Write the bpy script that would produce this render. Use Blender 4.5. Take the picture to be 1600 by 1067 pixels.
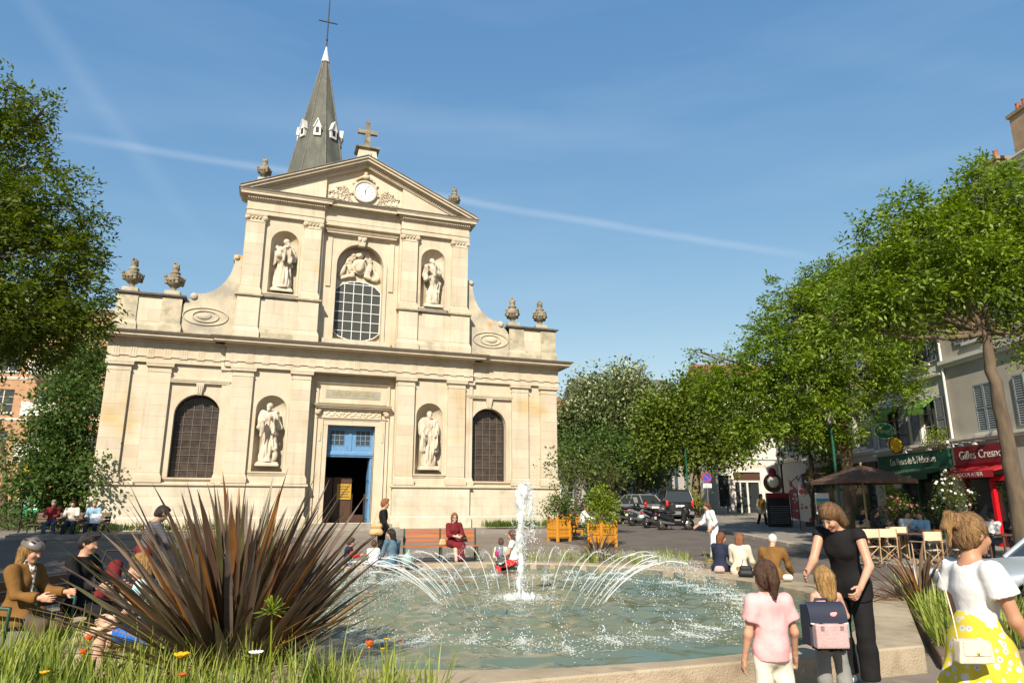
import bpy, bmesh, math, random
import numpy as np
from mathutils import Vector, Matrix
R = math.radians
random.seed(7); rng = np.random.default_rng(7)
for o in list(bpy.data.objects): bpy.data.objects.remove(o)
S = bpy.context.scene
COL = S.collection

# ---------------------------------------------------------------- camera
EYE = 1.65; HEAD = 19.56; PITCH = 13.5
cam = bpy.data.objects.new('camera', bpy.data.cameras.new('camera')); COL.objects.link(cam)
cam.location = (0, 0, EYE); cam.rotation_euler = (R(90 + PITCH), 0, R(-HEAD))
cam.data.sensor_width = 36; cam.data.lens = 36 * 1073 / 1600; cam.data.clip_end = 2000; cam.data.clip_start = .05
S.camera = cam

# ---------------------------------------------------------------- sky, sun, exposure
SUN_AZ = 31      # degrees the sun stands to the left of the facade normal, behind the camera
SUN_EL = 37
sdir = Vector((-math.sin(R(SUN_AZ)) * math.cos(R(SUN_EL)), -math.cos(R(SUN_AZ)) * math.cos(R(SUN_EL)), math.sin(R(SUN_EL))))
W = bpy.data.worlds.new('World'); S.world = W; W.use_nodes = True
nt = W.node_tree; N = nt.nodes; L = nt.links
for n in list(N): N.remove(n)
sky = N.new('ShaderNodeTexSky'); sky.sky_type = 'NISHITA'; sky.sun_disc = False
sky.sun_elevation = R(SUN_EL); sky.sun_rotation = math.atan2(sdir.x, sdir.y)
sky.altitude = 60; sky.air_density = 1.0; sky.dust_density = .05; sky.ozone_density = 4.0
bg = N.new('ShaderNodeBackground'); bg.inputs[1].default_value = .094
wo = N.new('ShaderNodeOutputWorld'); tc = N.new('ShaderNodeTexCoord')
def wmath(op, a, b=None, c=None):
    n = N.new('ShaderNodeMath'); n.operation = op
    for i, v in enumerate((a, b, c)):
        if v is None: continue
        if isinstance(v, (int, float)): n.inputs[i].default_value = v
        else: L.new(v, n.inputs[i])
    return n.outputs[0]
def wdot(vec):
    n = N.new('ShaderNodeVectorMath'); n.operation = 'DOT_PRODUCT'; n.inputs[1].default_value = vec; L.new(tc.outputs['Generated'], n.inputs[0]); return n.outputs['Value']
def pdir(x, y):   # direction of a photograph pixel
    u = (x - 800) / 1073; v = -(y - 533.5) / 1073; p = R(PITCH); h = R(HEAD)
    d = math.cos(p) - v * math.sin(p); up = math.sin(p) + v * math.cos(p)
    return Vector((u * math.cos(h) + d * math.sin(h), -u * math.sin(h) + d * math.cos(h), up)).normalized()
wn = N.new('ShaderNodeTexNoise'); wn.inputs['Scale'].default_value = 5; wn.inputs['Detail'].default_value = 6; wn.inputs['Roughness'].default_value = .6
L.new(tc.outputs['Generated'], wn.inputs['Vector'])
mp = N.new('ShaderNodeMapping'); mp.inputs['Scale'].default_value = (1, 1, 6); mp.inputs['Rotation'].default_value = (0.15, -.3, 0); L.new(tc.outputs['Generated'], mp.inputs['Vector'])
wn2 = N.new('ShaderNodeTexNoise'); wn2.inputs['Scale'].default_value = 2.2; wn2.inputs['Detail'].default_value = 5; wn2.inputs['Roughness'].default_value = .55; L.new(mp.outputs[0], wn2.inputs['Vector'])
total = None
# old contrails: great-circle bands of thin ice cloud (start, end, half width, strength)
for a, b, w, st in (((60, 205), (1260, 402), .0085, .22), ((40, 0), (240, 270), .02, .26), ((960, 502), (1050, 484), .005, .09), ((-200, 150), (1000, 215), .035, .055), ((1180, 60), (1700, 150), .03, .06), ((700, 200), (1300, 240), .05, .05)):
    da, db = pdir(*a), pdir(*b); nrm = da.cross(db).normalized(); mid = (da + db).normalized(); half = math.cos(da.angle(db) / 2)
    dist = wmath('ABSOLUTE', wmath('ADD', wdot(nrm), wmath('MULTIPLY', wmath('SUBTRACT', wn.outputs[0], .5), w * 1.2)))
    band = N.new('ShaderNodeMapRange'); band.interpolation_type = 'SMOOTHSTEP'; band.inputs[1].default_value = w; band.inputs[2].default_value = 0; band.inputs[3].default_value = 0; band.inputs[4].default_value = 1; L.new(dist, band.inputs[0])
    ext = N.new('ShaderNodeMapRange'); ext.interpolation_type = 'SMOOTHSTEP'; ext.inputs[1].default_value = half - .03; ext.inputs[2].default_value = half + .06; L.new(wdot(mid), ext.inputs[0])
    v = wmath('MULTIPLY', wmath('MULTIPLY', wmath('MULTIPLY', band.outputs[0], ext.outputs[0]), st), wmath('ADD', .35, wn.outputs[0]))
    total = v if total is None else wmath('ADD', total, v)
cir = N.new('ShaderNodeMapRange'); cir.inputs[1].default_value = .48; cir.inputs[2].default_value = .85; cir.inputs[3].default_value = 0; cir.inputs[4].default_value = .1; L.new(wn2.outputs[0], cir.inputs[0])
total = wmath('ADD', total, cir.outputs[0])
sep = N.new('ShaderNodeSeparateColor'); L.new(sky.outputs[0], sep.inputs[0]); comb = N.new('ShaderNodeCombineColor')
for i, (k_, g_) in enumerate(((1.2, .99), (.873, .69), (.748, .40))):    # film-like response of the three colours, the same over the whole sky
    L.new(wmath('MULTIPLY', wmath('POWER', wmath('MULTIPLY', sep.outputs[i], .1267), g_), k_ / .1267), comb.inputs[i])
mixw = N.new('ShaderNodeMix'); mixw.data_type = 'RGBA'; L.new(total, mixw.inputs[0]); L.new(comb.outputs[0], mixw.inputs[6]); mixw.inputs[7].default_value = (5.2, 6.0, 6.8, 1)
L.new(mixw.outputs[2], bg.inputs[0]); L.new(bg.outputs[0], wo.inputs[0])
sun = bpy.data.objects.new('sun', bpy.data.lights.new('sun', 'SUN')); COL.objects.link(sun)
sun.data.energy = 4.9; sun.data.angle = R(.55); sun.data.color = (1, .905, .76)
sun.rotation_euler = sdir.to_track_quat('Z', 'Y').to_euler(); sun.location = (-20, -30, 40)
S.view_settings.view_transform = 'Standard'; S.view_settings.look = 'None'; S.view_settings.exposure = .65; S.view_settings.gamma = 1
S.render.engine = 'CYCLES'
try:
    S.cycles.max_bounces = 5; S.cycles.diffuse_bounces = 3; S.cycles.glossy_bounces = 2; S.cycles.transmission_bounces = 3; S.cycles.transparent_max_bounces = 7; S.cycles.use_denoising = True; S.cycles.caustics_reflective = False; S.cycles.caustics_refractive = False
except Exception: pass

# ---------------------------------------------------------------- materials
MATS = {}
def mat(name, col, rough=.8, col2=None, scale=4., detail=4, lo=.35, hi=.65, bump=0., bscale=None, rnd=0., rnd_col=None, metal=0., spec=.35, trans=0., emit=None, stretch=None, island=0., world=False, third=None, streak=None):
    """node material: base colour, noise-mixed second colour, fine relief, per-object / per-leaf variation"""
    m = bpy.data.materials.new(name); MATS[name] = m; m.use_nodes = True
    t = m.node_tree; n = t.nodes; l = t.links; b = n['Principled BSDF']
    b.inputs['Roughness'].default_value = rough; b.inputs['Metallic'].default_value = metal; b.inputs['Specular IOR Level'].default_value = spec
    c4 = lambda c: (c[0], c[1], c[2], 1)
    tcn = n.new('ShaderNodeTexCoord'); vec = tcn.outputs['Object']
    if world: g = n.new('ShaderNodeNewGeometry'); vec = g.outputs['Position']
    if stretch:
        mpn = n.new('ShaderNodeMapping'); mpn.inputs['Scale'].default_value = stretch; l.new(vec, mpn.inputs[0]); vec = mpn.outputs[0]
    out = None
    def mixc(f, a, bb, fac=None, blend='MIX'):
        x = n.new('ShaderNodeMix'); x.data_type = 'RGBA'; x.blend_type = blend
        if hasattr(f, 'is_linked'): l.new(f, x.inputs[0])
        else: x.inputs[0].default_value = f
        for i, v in ((6, a), (7, bb)):
            if hasattr(v, 'is_linked'): l.new(v, x.inputs[i])
            else: x.inputs[i].default_value = c4(v)
        return x.outputs[2]
    src = c4(col)
    if col2 is not None:
        no = n.new('ShaderNodeTexNoise'); no.inputs['Scale'].default_value = scale; no.inputs['Detail'].default_value = detail; no.inputs['Roughness'].default_value = .6; l.new(vec, no.inputs['Vector'])
        mr = n.new('ShaderNodeMapRange'); mr.inputs[1].default_value = lo; mr.inputs[2].default_value = hi; l.new(no.outputs[0], mr.inputs[0])
        out = mixc(mr.outputs[0], col, col2)
    if third is not None:
        no = n.new('ShaderNodeTexNoise'); no.inputs['Scale'].default_value = third[1]; no.inputs['Detail'].default_value = 6; l.new(vec, no.inputs['Vector'])
        mr = n.new('ShaderNodeMapRange'); mr.inputs[1].default_value = third[2]; mr.inputs[2].default_value = third[3]; l.new(no.outputs[0], mr.inputs[0])
        out = mixc(mr.outputs[0], out if out is not None else col, third[0])
    if streak is not None:      # rain streaks and soot, drawn out vertically
        sm = n.new('ShaderNodeMapping'); sm.inputs['Scale'].default_value = (3.2, 3.2, .28); gg = n.new('ShaderNodeNewGeometry'); l.new(gg.outputs['Position'], sm.inputs[0])
        no = n.new('ShaderNodeTexNoise'); no.inputs['Scale'].default_value = 1.; no.inputs['Detail'].default_value = 7; no.inputs['Roughness'].default_value = .65; l.new(sm.outputs[0], no.inputs['Vector'])
        mr = n.new('ShaderNodeMapRange'); mr.inputs[1].default_value = .5; mr.inputs[2].default_value = .78; mr.inputs[4].default_value = streak[1]; l.new(no.outputs[0], mr.inputs[0])
        out = mixc(mr.outputs[0], out if out is not None else col, streak[0])
    if rnd or rnd_col:
        oi = n.new('ShaderNodeObjectInfo')
        if rnd_col: out = mixc(oi.outputs['Random'], out if out is not None else col, rnd_col)
        if rnd:
            mr = n.new('ShaderNodeMapRange'); mr.inputs[3].default_value = 1 - rnd; mr.inputs[4].default_value = 1 + rnd; l.new(oi.outputs['Random'], mr.inputs[0])
            hs = n.new('ShaderNodeHueSaturation'); l.new(mr.outputs[0], hs.inputs['Value'])
            if out is None: hs.inputs['Color'].default_value = c4(col)
            else: l.new(out, hs.inputs['Color'])
            out = hs.outputs[0]
    if island:
        g = n.new('ShaderNodeNewGeometry'); mr = n.new('ShaderNodeMapRange'); mr.inputs[3].default_value = 1 - island; mr.inputs[4].default_value = 1 + island; l.new(g.outputs['Random Per Island'], mr.inputs[0])
        hs = n.new('ShaderNodeHueSaturation'); l.new(mr.outputs[0], hs.inputs['Value'])
        if out is None: hs.inputs['Color'].default_value = c4(col)
        else: l.new(out, hs.inputs['Color'])
        out = hs.outputs[0]
    if out is not None: l.new(out, b.inputs['Base Color'])
    else: b.inputs['Base Color'].default_value = c4(col)
    if bump:
        no = n.new('ShaderNodeTexNoise'); no.inputs['Scale'].default_value = bscale or scale * 6; no.inputs['Detail'].default_value = 5; l.new(vec, no.inputs['Vector'])
        bu = n.new('ShaderNodeBump'); bu.inputs['Strength'].default_value = min(1, bump); bu.inputs['Distance'].default_value = .02; l.new(no.outputs[0], bu.inputs['Height']); l.new(bu.outputs[0], b.inputs['Normal'])
    if trans:   # light passing through thin leaves and cloth
        tr = n.new('ShaderNodeBsdfTranslucent'); mx = n.new('ShaderNodeMixShader'); mx.inputs[0].default_value = trans
        if out is not None:
            ga = n.new('ShaderNodeHueSaturation'); ga.inputs['Saturation'].default_value = 1.1; ga.inputs['Value'].default_value = 1.25; l.new(out, ga.inputs['Color']); l.new(ga.outputs[0], tr.inputs[0])
        else: tr.inputs[0].default_value = c4(col)
        l.new(b.outputs[0], mx.inputs[1]); l.new(tr.outputs[0], mx.inputs[2]); l.new(mx.outputs[0], n['Material Output'].inputs[0])
    return m

# ---------------------------------------------------------------- mesh helpers
def gz(y):       # the square is level round the basin and climbs gently beyond it
    return float(min(1.6, max(0., .038 * (y - 14.))))
def tag(o, label=None, cat=None, group=None, kind=None):
    if label: o['label'] = label
    if cat: o['category'] = cat
    if group: o['group'] = group
    if kind: o['kind'] = kind
    return o
def thing(name, label, cat, loc=(0, 0, 0), rz=0., group=None, kind=None):
    o = bpy.data.objects.new(name, None); COL.objects.link(o); o.location = loc; o.rotation_euler = (0, 0, rz); o.empty_display_size = .1
    return tag(o, label, cat, group, kind)
def link(name, me, m, parent=None, loc=None):
    o = bpy.data.objects.new(name, me); COL.objects.link(o)
    if m is not None and not me.materials: me.materials.append(MATS[m] if isinstance(m, str) else m)
    if parent is not None: o.parent = parent
    if loc is not None: o.location = loc
    return o
def np_mesh(name, v, f, smooth=False):
    """v (n,3) array, f (m,k) array of equal-sided faces"""
    v = np.asarray(v, np.float32); f = np.asarray(f, np.int32)
    me = bpy.data.meshes.new(name); me.vertices.add(len(v)); me.vertices.foreach_set('co', v.ravel())
    k = f.shape[1]; me.loops.add(f.size); me.loops.foreach_set('vertex_index', f.ravel())
    me.polygons.add(len(f)); me.polygons.foreach_set('loop_start', np.arange(0, f.size, k, dtype=np.int32))
    if smooth: me.polygons.foreach_set('use_smooth', np.ones(len(f), bool))
    me.update(calc_edges=True); return me
class MB:
    """collects shapes that make ONE part"""
    def __init__(s, origin=(0, 0, 0)): s.v = []; s.f = []; s.o = origin; s.sm = []
    def add(s, v, f, smooth=False):
        n = len(s.v); s.v += [tuple(p) for p in v]; s.f += [tuple(i + n for i in q) for q in f]; s.sm += [smooth] * len(f); return s
    def box(s, x0, x1, y0, y1, z0, z1, M=None):
        v = [(x0, y0, z0), (x1, y0, z0), (x1, y1, z0), (x0, y1, z0), (x0, y0, z1), (x1, y0, z1), (x1, y1, z1), (x0, y1, z1)]
        if M is not None: v = [M @ Vector(p) for p in v]
        return s.add(v, [(0, 3, 2, 1), (4, 5, 6, 7), (0, 1, 5, 4), (1, 2, 6, 5), (2, 3, 7, 6), (3, 0, 4, 7)])
    def cbox(s, x0, x1, y0, y1, z0, z1, c=.01, M=None):      # box with chamfered vertical and top edges
        def ring(z, k): return [(x0 + c + k, y0 + k, z), (x1 - c - k, y0 + k, z), (x1 - k, y0 + c + k, z), (x1 - k, y1 - c - k, z), (x1 - c - k, y1 - k, z), (x0 + c + k, y1 - k, z), (x0 + k, y1 - c - k, z), (x0 + k, y0 + c + k, z)]
        v = ring(z0, 0) + ring(z1 - c, 0) + ring(z1, c)
        if M is not None: v = [M @ Vector(p) for p in v]
        f = [tuple(range(7, -1, -1)), tuple(range(16, 24))]
        for k in (0, 8): f += [(k + i, k + (i + 1) % 8, k + 8 + (i + 1) % 8, k + 8 + i) for i in range(8)]
        return s.add(v, f)
    def frus(s, a, b):      # two 4-point loops (bottom, top)
        return s.add(list(a) + list(b), [(3, 2, 1, 0), (4, 5, 6, 7), (0, 1, 5, 4), (1, 2, 6, 5), (2, 3, 7, 6), (3, 0, 4, 7)])
    def prism(s, pts, y0, y1, axis='y'):       # polygon in (x,z) [axis y], (y,z) [axis x] or (x,y) [axis z]
        n = len(pts)
        mk = {'y': lambda p, t: (p[0], t, p[1]), 'x': lambda p, t: (t, p[0], p[1]), 'z': lambda p, t: (p[0], p[1], t)}[axis]
        v = [mk(p, y0) for p in pts] + [mk(p, y1) for p in pts]
        return s.add(v, [tuple(range(n)), tuple(range(2 * n - 1, n - 1, -1))] + [(i, n + i, n + (i + 1) % n, (i + 1) % n) for i in range(n)])
    def steps(s, x0, x1, y, yb, st, el=True, er=True):
        """moulding: list of (z0,z1,projection bottom, projection top) in front of plane y, back at yb, returning at the ends"""
        for z0, z1, p0, p1 in st:
            a = lambda p, z: [(x0 - (p if el else 0), y - p, z), (x1 + (p if er else 0), y - p, z), (x1 + (p if er else 0), yb, z), (x0 - (p if el else 0), yb, z)]
            s.frus(a(p0, z0), a(p1, z1))
        return s
    def lathe(s, prof, c=(0, 0, 0), n=16, smooth=True, sy=1.):
        v = []
        for r, z in prof: v += [(c[0] + r * math.cos(2 * math.pi * i / n), c[1] + sy * r * math.sin(2 * math.pi * i / n), c[2] + z) for i in range(n)]
        f = []
        for k in range(len(prof) - 1): f += [(k * n + i, k * n + (i + 1) % n, (k + 1) * n + (i + 1) % n, (k + 1) * n + i) for i in range(n)]
        s.add(v, f, smooth)
        if prof[0][0] > 1e-4: s.add(v[:n], [tuple(range(n - 1, -1, -1))])
        if prof[-1][0] > 1e-4: s.add(v[-n:], [tuple(range(n))])
        return s
    def tube(s, pts, rad, n=8, smooth=True, flat=1.):
        pts = [Vector(p) for p in pts]
        if isinstance(rad, (int, float)): rad = [rad] * len(pts)
        v = []; up = None
        for i, p in enumerate(pts):
            d = (pts[min(i + 1, len(pts) - 1)] - pts[max(i - 1, 0)]).normalized()
            if up is None: up = Vector((0, 0, 1)) if abs(d.z) < .9 else Vector((1, 0, 0))
            a = d.cross(up)
            if a.length < 1e-5: a = d.cross(Vector((1, 0, 0)))
            a.normalize(); b = a.cross(d); up = b
            v += [p + (a * math.cos(2 * math.pi * k / n) + b * (flat * math.sin(2 * math.pi * k / n))) * rad[i] for k in range(n)]
        f = []
        for i in range(len(pts) - 1): f += [(i * n + k, i * n + (k + 1) % n, (i + 1) * n + (k + 1) % n, (i + 1) * n + k) for k in range(n)]
        m = (len(pts) - 1) * n
        s.add(v, f, smooth); s.add(v[:n], [tuple(range(n - 1, -1, -1))]); s.add(v[m:], [tuple(range(n))]); return s
    def ball(s, c, r, n=10, m=7, M=None):
        r = (r, r, r) if isinstance(r, (int, float)) else r
        v = [(0, 0, -1)] + [(math.sin(math.pi * j / m) * math.cos(2 * math.pi * i / n), math.sin(math.pi * j / m) * math.sin(2 * math.pi * i / n), -math.cos(math.pi * j / m)) for j in range(1, m) for i in range(n)] + [(0, 0, 1)]
        v = [Vector((p[0] * r[0], p[1] * r[1], p[2] * r[2])) for p in v]
        if M is not None: v = [M @ p for p in v]
        v = [p + Vector(c) for p in v]
        f = [(0, 1 + (i + 1) % n, 1 + i) for i in range(n)]
        for j in range(m - 2): f += [(1 + j * n + i, 1 + j * n + (i + 1) % n, 1 + (j + 1) * n + (i + 1) % n, 1 + (j + 1) * n + i) for i in range(n)]
        k = 1 + (m - 2) * n; f += [(k + i, k + (i + 1) % n, len(v) - 1) for i in range(n)]
        return s.add(v, f, True)
    def xform(s, M): s.v = [tuple(M @ Vector(p)) for p in s.v]; return s
    def mesh(s, name):
        me = bpy.data.meshes.new(name); ox, oy, oz = s.o
        me.from_pydata([(a - ox, b - oy, c - oz) for a, b, c in s.v], [], s.f)
        me.polygons.foreach_set('use_smooth', s.sm); me.update(); return me
    def build(s, name, m, parent=None, loc=None): return link(name, s.mesh(name), m, parent, loc)
def copy_tree(o, loc=None, rz=None, label=None, parent=None, scale=None):
    c = o.copy(); COL.objects.link(c)
    if parent is not None: c.parent = parent
    if loc is not None: c.location = loc
    if rz is not None: c.rotation_euler = (0, 0, rz)
    if scale is not None: c.scale = (scale,) * 3
    if label: c['label'] = label
    for ch in list(o.children): copy_tree(ch, parent=c)
    return c
def at_depth(x, y, d):      # only used while laying the place out: world point for a bearing and a distance
    r = pdir(x, y); h = R(HEAD); k = d / (r.x * math.sin(h) + r.y * math.cos(h)); return Vector((r.x * k, r.y * k, EYE + r.z * k))
def on_ground(x, d):
    p = at_depth(x, 791, d); return Vector((p.x, p.y, gz(p.y)))
def text_obj(name, s, size, m, parent, loc, rot, extrude=.004, align='CENTER', sx=1.):
    cu = bpy.data.curves.new(name, 'FONT'); cu.body = s; cu.size = size; cu.extrude = extrude; cu.align_x = align; cu.align_y = 'CENTER'; cu.resolution_u = 2
    o = bpy.data.objects.new(name, cu); COL.objects.link(o); bpy.context.view_layer.update()
    me = bpy.data.meshes.new_from_object(o.evaluated_get(bpy.context.evaluated_depsgraph_get())); bpy.data.objects.remove(o)
    t = link(name, me, m, parent, loc); t.rotation_euler = rot; t.scale = (sx, 1, 1); return t
# ---------------------------------------------------------------- the materials of the place
mat('stone', (.56, .49, .375), .85, (.50, .42, .30), 1.3, bump=.2, bscale=30, world=True, third=((.42, .33, .21), .55, .62, .8), spec=.2, streak=((.30, .25, .18), .55))
mat('stone_block', (.57, .50, .385), .85, (.52, .44, .32), 1.1, streak=((.32, .265, .185), .5), bump=.2, bscale=30, rnd=.07, world=True, third=((.50, .36, .17), .35, .6, .72), spec=.2)
mat('stone_plinth', (.60, .54, .43), .85, (.50, .43, .32), .9, streak=((.33, .29, .21), .55), bump=.15, bscale=25, rnd=.07, world=True, third=((.34, .3, .2), 1.2, .62, .8), spec=.2)
mat('stone_worn', (.50, .43, .31), .9, (.30, .27, .19), 1.6, lo=.42, hi=.66, bump=.3, bscale=20, world=True, third=((.22, .19, .09), 2.3, .58, .75), spec=.15)
mat('stone_scroll', (.52, .45, .33), .9, (.33, .30, .24), 1.2, lo=.42, hi=.66, bump=.3, bscale=20, world=True, third=((.50, .24, .05), .9, .6, .7), spec=.15)
mat('stone_dark', (.30, .26, .19), .9, (.13, .11, .07), 3., bump=.5, bscale=25, world=True, spec=.15)
mat('marble', (.60, .535, .43), .8, (.47, .40, .30), 3, bump=.1, world=True, spec=.25)
mat('lead', (.19, .18, .165), .7, (.11, .10, .09), 3, bump=.1, world=True)
mat('slate', (.125, .125, .098), .75, (.075, .078, .062), 2.0, stretch=(1, 1, .35), bump=.3, bscale=18, world=True, third=((.2, .2, .165), .8, .6, .8), spec=.3)
mat('zinc_white', (.62, .60, .56), .5, (.5, .48, .45), 5, world=True)
mat('blue_paint', (.125, .27, .47), .5, (.10, .225, .40), 5, world=True)
mat('blue_dark', (.07, .19, .40), .5)
mat('glass_dark', (.035, .028, .024), .25, (.075, .058, .046), 3., bump=.1, bscale=9, world=True, spec=.4)
mat('glass_leaded', (.03, .034, .031), .4, (.07, .074, .066), 30., detail=2, world=True, spec=.3)
mat('glass_shop', (.03, .035, .035), .08, spec=.6)
mat('iron', (.035, .03, .026), .6, metal=.2)
mat('white_bar', (.62, .62, .58), .6)
mat('brown_bar', (.16, .125, .10), .6)
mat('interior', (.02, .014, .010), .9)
mat('wood_dark', (.085, .04, .022), .6, (.05, .025, .014), 5, stretch=(4, 4, .5))
mat('notice_yellow', (.42, .25, .035), .7)
mat('paper', (.75, .74, .7), .8)
mat('gold', (.55, .38, .09), .4, metal=.5)
mat('plaque', (.26, .25, .20), .5, (.33, .31, .24), 3)
mat('clock_face', (.72, .78, .78), .35)
mat('black', (.012, .012, .014), .6)
mat('black_gloss', (.012, .012, .014), .25, spec=.6)
mat('ground', (.235, .198, .16), .9, (.18, .15, .122), .6, bump=.35, bscale=45, world=True, third=((.30, .26, .215), 2.4, .6, .8), spec=.15)
mat('asphalt', (.135, .116, .10), .9, (.10, .087, .077), .8, bump=.4, bscale=60, world=True, third=((.14, .125, .11), 1.7, .6, .8), spec=.2)
mat('pavement', (.26, .235, .205), .9, (.20, .18, .155), 1.1, bump=.3, bscale=40, world=True, third=((.33, .30, .26), 3, .6, .8), spec=.15)
mat('kerb', (.33, .29, .24), .85, (.24, .21, .17), 3, bump=.2, world=True, rnd=.08)
mat('rim', (.40, .325, .225), .88, (.29, .23, .155), 1.6, detail=8, bump=.6, bscale=55, world=True, rnd=.08, third=((.19, .145, .09), 3.1, .55, .78), spec=.12)
mat('rim_inside', (.20, .20, .15), .6, (.10, .11, .08), 2, world=True)
mat('pool_floor', (.20, .22, .17), .8, (.12, .15, .12), .5, world=True)
mat('soil', (.07, .05, .032), .95, (.04, .03, .02), 8, bump=.6, bscale=30, world=True)
mat('bed_edge', (.20, .14, .095), .85, (.13, .09, .06), 4, bump=.3, world=True)
# foliage
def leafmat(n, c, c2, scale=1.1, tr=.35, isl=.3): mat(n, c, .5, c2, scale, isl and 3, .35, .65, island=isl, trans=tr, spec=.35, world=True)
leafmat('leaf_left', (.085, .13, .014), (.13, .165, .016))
leafmat('leaf_dark', (0.063, 0.115, 0.022), (0.084, 0.140, 0.025))  # deep green foliage, darkest of the leaf colours
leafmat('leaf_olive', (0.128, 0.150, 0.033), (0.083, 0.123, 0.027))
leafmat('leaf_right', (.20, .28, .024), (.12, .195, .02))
leafmat('leaf_mid', (0.119, 0.175, 0.017), (0.070, 0.123, 0.017))
leafmat('leaf_maple', (.16, .215, .02), (.10, .145, .017))
leafmat('leaf_linden', (.14, .18, .055), (.10, .14, .04), isl=.25)
mat('linden_silver', (.48, .48, .28), .7, island=.2, trans=.3)
leafmat('leaf_bright', (0.240, 0.288, 0.018), (0.156, 0.228, 0.022))
leafmat('leaf_bush', (.13, .19, .03), (.085, .14, .025))
leafmat('leaf_red', (0.144, 0.048, 0.026), (0.084, 0.102, 0.024))
leafmat('grass', (.25, .31, .045), (.33, .36, .08), 2.0, .4, .35)
leafmat('grass_dry', (.27, .25, .08), (.20, .23, .05), 2.0, .3, .3)
mat('flax', (.18, .098, .06), .38, (.12, .076, .058), 3., rnd=.45, rnd_col=(.18, .125, .075), trans=.2, spec=.5, world=True)
mat('flax_orange', (.40, .18, .045), .42, (.19, .075, .028), 2., rnd=.3, trans=.35, spec=.4, world=True)
mat('flax_green', (.17, .155, .06), .4, (.09, .075, .04), 2., rnd=.25, trans=.25, spec=.5, world=True)
mat('flax_grey', (.23, .175, .135), .38, (.10, .072, .058), 2., rnd=.25, trans=.15, spec=.5, world=True)
mat('flax_dry', (.46, .27, .10), .6, (.32, .17, .06), 3., rnd=.25, trans=.2, world=True)
mat('bark', (.15, .11, .07), .95, (.075, .055, .038), 4, stretch=(1, 1, .3), bump=.8, bscale=12, world=True, third=((.19, .165, .06), 1.3, .55, .72))
mat('bark_grey', (.20, .165, .115), .95, (.10, .08, .055), 4, stretch=(1, 1, .3), bump=.8, bscale=12, world=True)
mat('petal_orange', (.75, .13, .02), .6, trans=.3); mat('petal_yellow', (.80, .50, .015), .6, trans=.3); mat('petal_white', (.8, .8, .75), .6); mat('petal_pink', (.72, .30, .28), .6, trans=.2)
# people
mat('skin', (.52, .29, .19), .5, (.46, .24, .155), 9, spec=.4); mat('skin_tan', (.42, .215, .125), .5, spec=.4); mat('skin_pale', (.60, .37, .27), .5, spec=.4)
mat('lip', (.40, .10, .08), .4)
def hairmat(n, a, b): mat(n, a, .42, b, 7, stretch=(9, 9, .8), bump=.7, bscale=30, spec=.5, island=.35)
hairmat('hair_brown', (.10, .045, .018), (.045, .02, .009)); hairmat('hair_blond', (.42, .25, .085), (.24, .125, .04)); hairmat('hair_darkblond', (.30, .165, .055), (.13, .065, .024)); hairmat('hair_dark', (.022, .013, .009), (.010, .007, .005)); hairmat('hair_ginger', (.24, .085, .03), (.13, .045, .016)); hairmat('hair_white', (.68, .65, .6), (.5, .47, .42)); hairmat('hair_lightbrown', (.20, .105, .04), (.09, .045, .018)); hairmat('hair_grey', (.28, .26, .24), (.16, .15, .14))
def cloth(n, c, k=.8, r=.85): mat(n, c, r, tuple(x * k for x in c), 6, bump=.5, bscale=11, spec=.15)
for n, c in dict(pink=(.78, .40, .40), white=(.78, .77, .75), offwhite=(.72, .66, .55), black=(.014, .013, .014), charcoal=(.045, .045, .05), grey=(.24, .235, .22), navy=(.022, .028, .055), denim=(.095, .16, .22), jean=(.06, .085, .14), burgundy=(.16, .018, .022), red=(.60, .03, .03), tan=(.33, .175, .065), brownjacket=(.20, .10, .028), cream=(.72, .62, .47), blue=(.03, .16, .62), lightblue=(.30, .56, .66), magenta=(.42, .02, .14), mustard=(.55, .27, .02), skyblue=(.28, .45, .58), taupe=(.10, .07, .05), stripe_dark=(.10, .095, .11)).items(): cloth('cloth_' + n, c)
# street
mat('green_paint', (.006, .085, .045), .4, spec=.5); mat('green_bench', (.010, .06, .036), .45, spec=.5)
mat('slat_red', (.36, .115, .035), .5, (.28, .085, .025), 3, stretch=(.3, 6, 6), rnd=.1, spec=.4); mat('slat_brown', (.10, .055, .03), .6, rnd=.12); mat('orange_wood', (.56, .25, .025), .6, (.46, .19, .018), 3, stretch=(6, 6, .6), rnd=.08)
mat('chair_wood', (.44, .31, .17), .65, (.33, .22, .11), 4, rnd=.08); mat('canvas', (.62, .50, .34), .85, rnd=.05); mat('table_dark', (.09, .045, .025), .5)
mat('tyre', (.014, .014, .014), .85); mat('chrome', (.55, .55, .55), .25, metal=.9); mat('silver_paint', (.40, .45, .49), .3, metal=.3, spec=.5); mat('car_black', (.016, .017, .019), .25, spec=.6); mat('car_blue', (.035, .06, .10), .3, spec=.6); mat('car_grey', (.16, .17, .18), .3, spec=.6); mat('car_white', (.6, .6, .58), .35)
mat('tail_red', (.5, .02, .02), .3); mat('lamp_glass', (.55, .55, .5), .2); mat('head_glass', (.6, .62, .62), .15, spec=.6)
mat('sign_blue', (.02, .08, .42), .5); mat('sign_red', (.55, .02, .02), .5); mat('sign_yellow', (.72, .47, .02), .5); mat('sign_green', (.015, .22, .10), .5); mat('shop_green', (.010, .065, .035), .5); mat('shop_red', (.17, .012, .016), .45); mat('frame_red', (.62, .008, .016), .4); mat('awning_red', (.42, .02, .028), .7, trans=.15); mat('awning_green', (.16, .31, .06), .8, trans=.15); mat('awning_dark', (.035, .085, .04), .8); mat('umbrella', (.115, .07, .052), .85, trans=.12); mat('letter', (.66, .62, .54), .5); mat('board_cyan', (.02, .28, .5), .5); mat('board_lime', (.32, .42, .03), .5)
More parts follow.
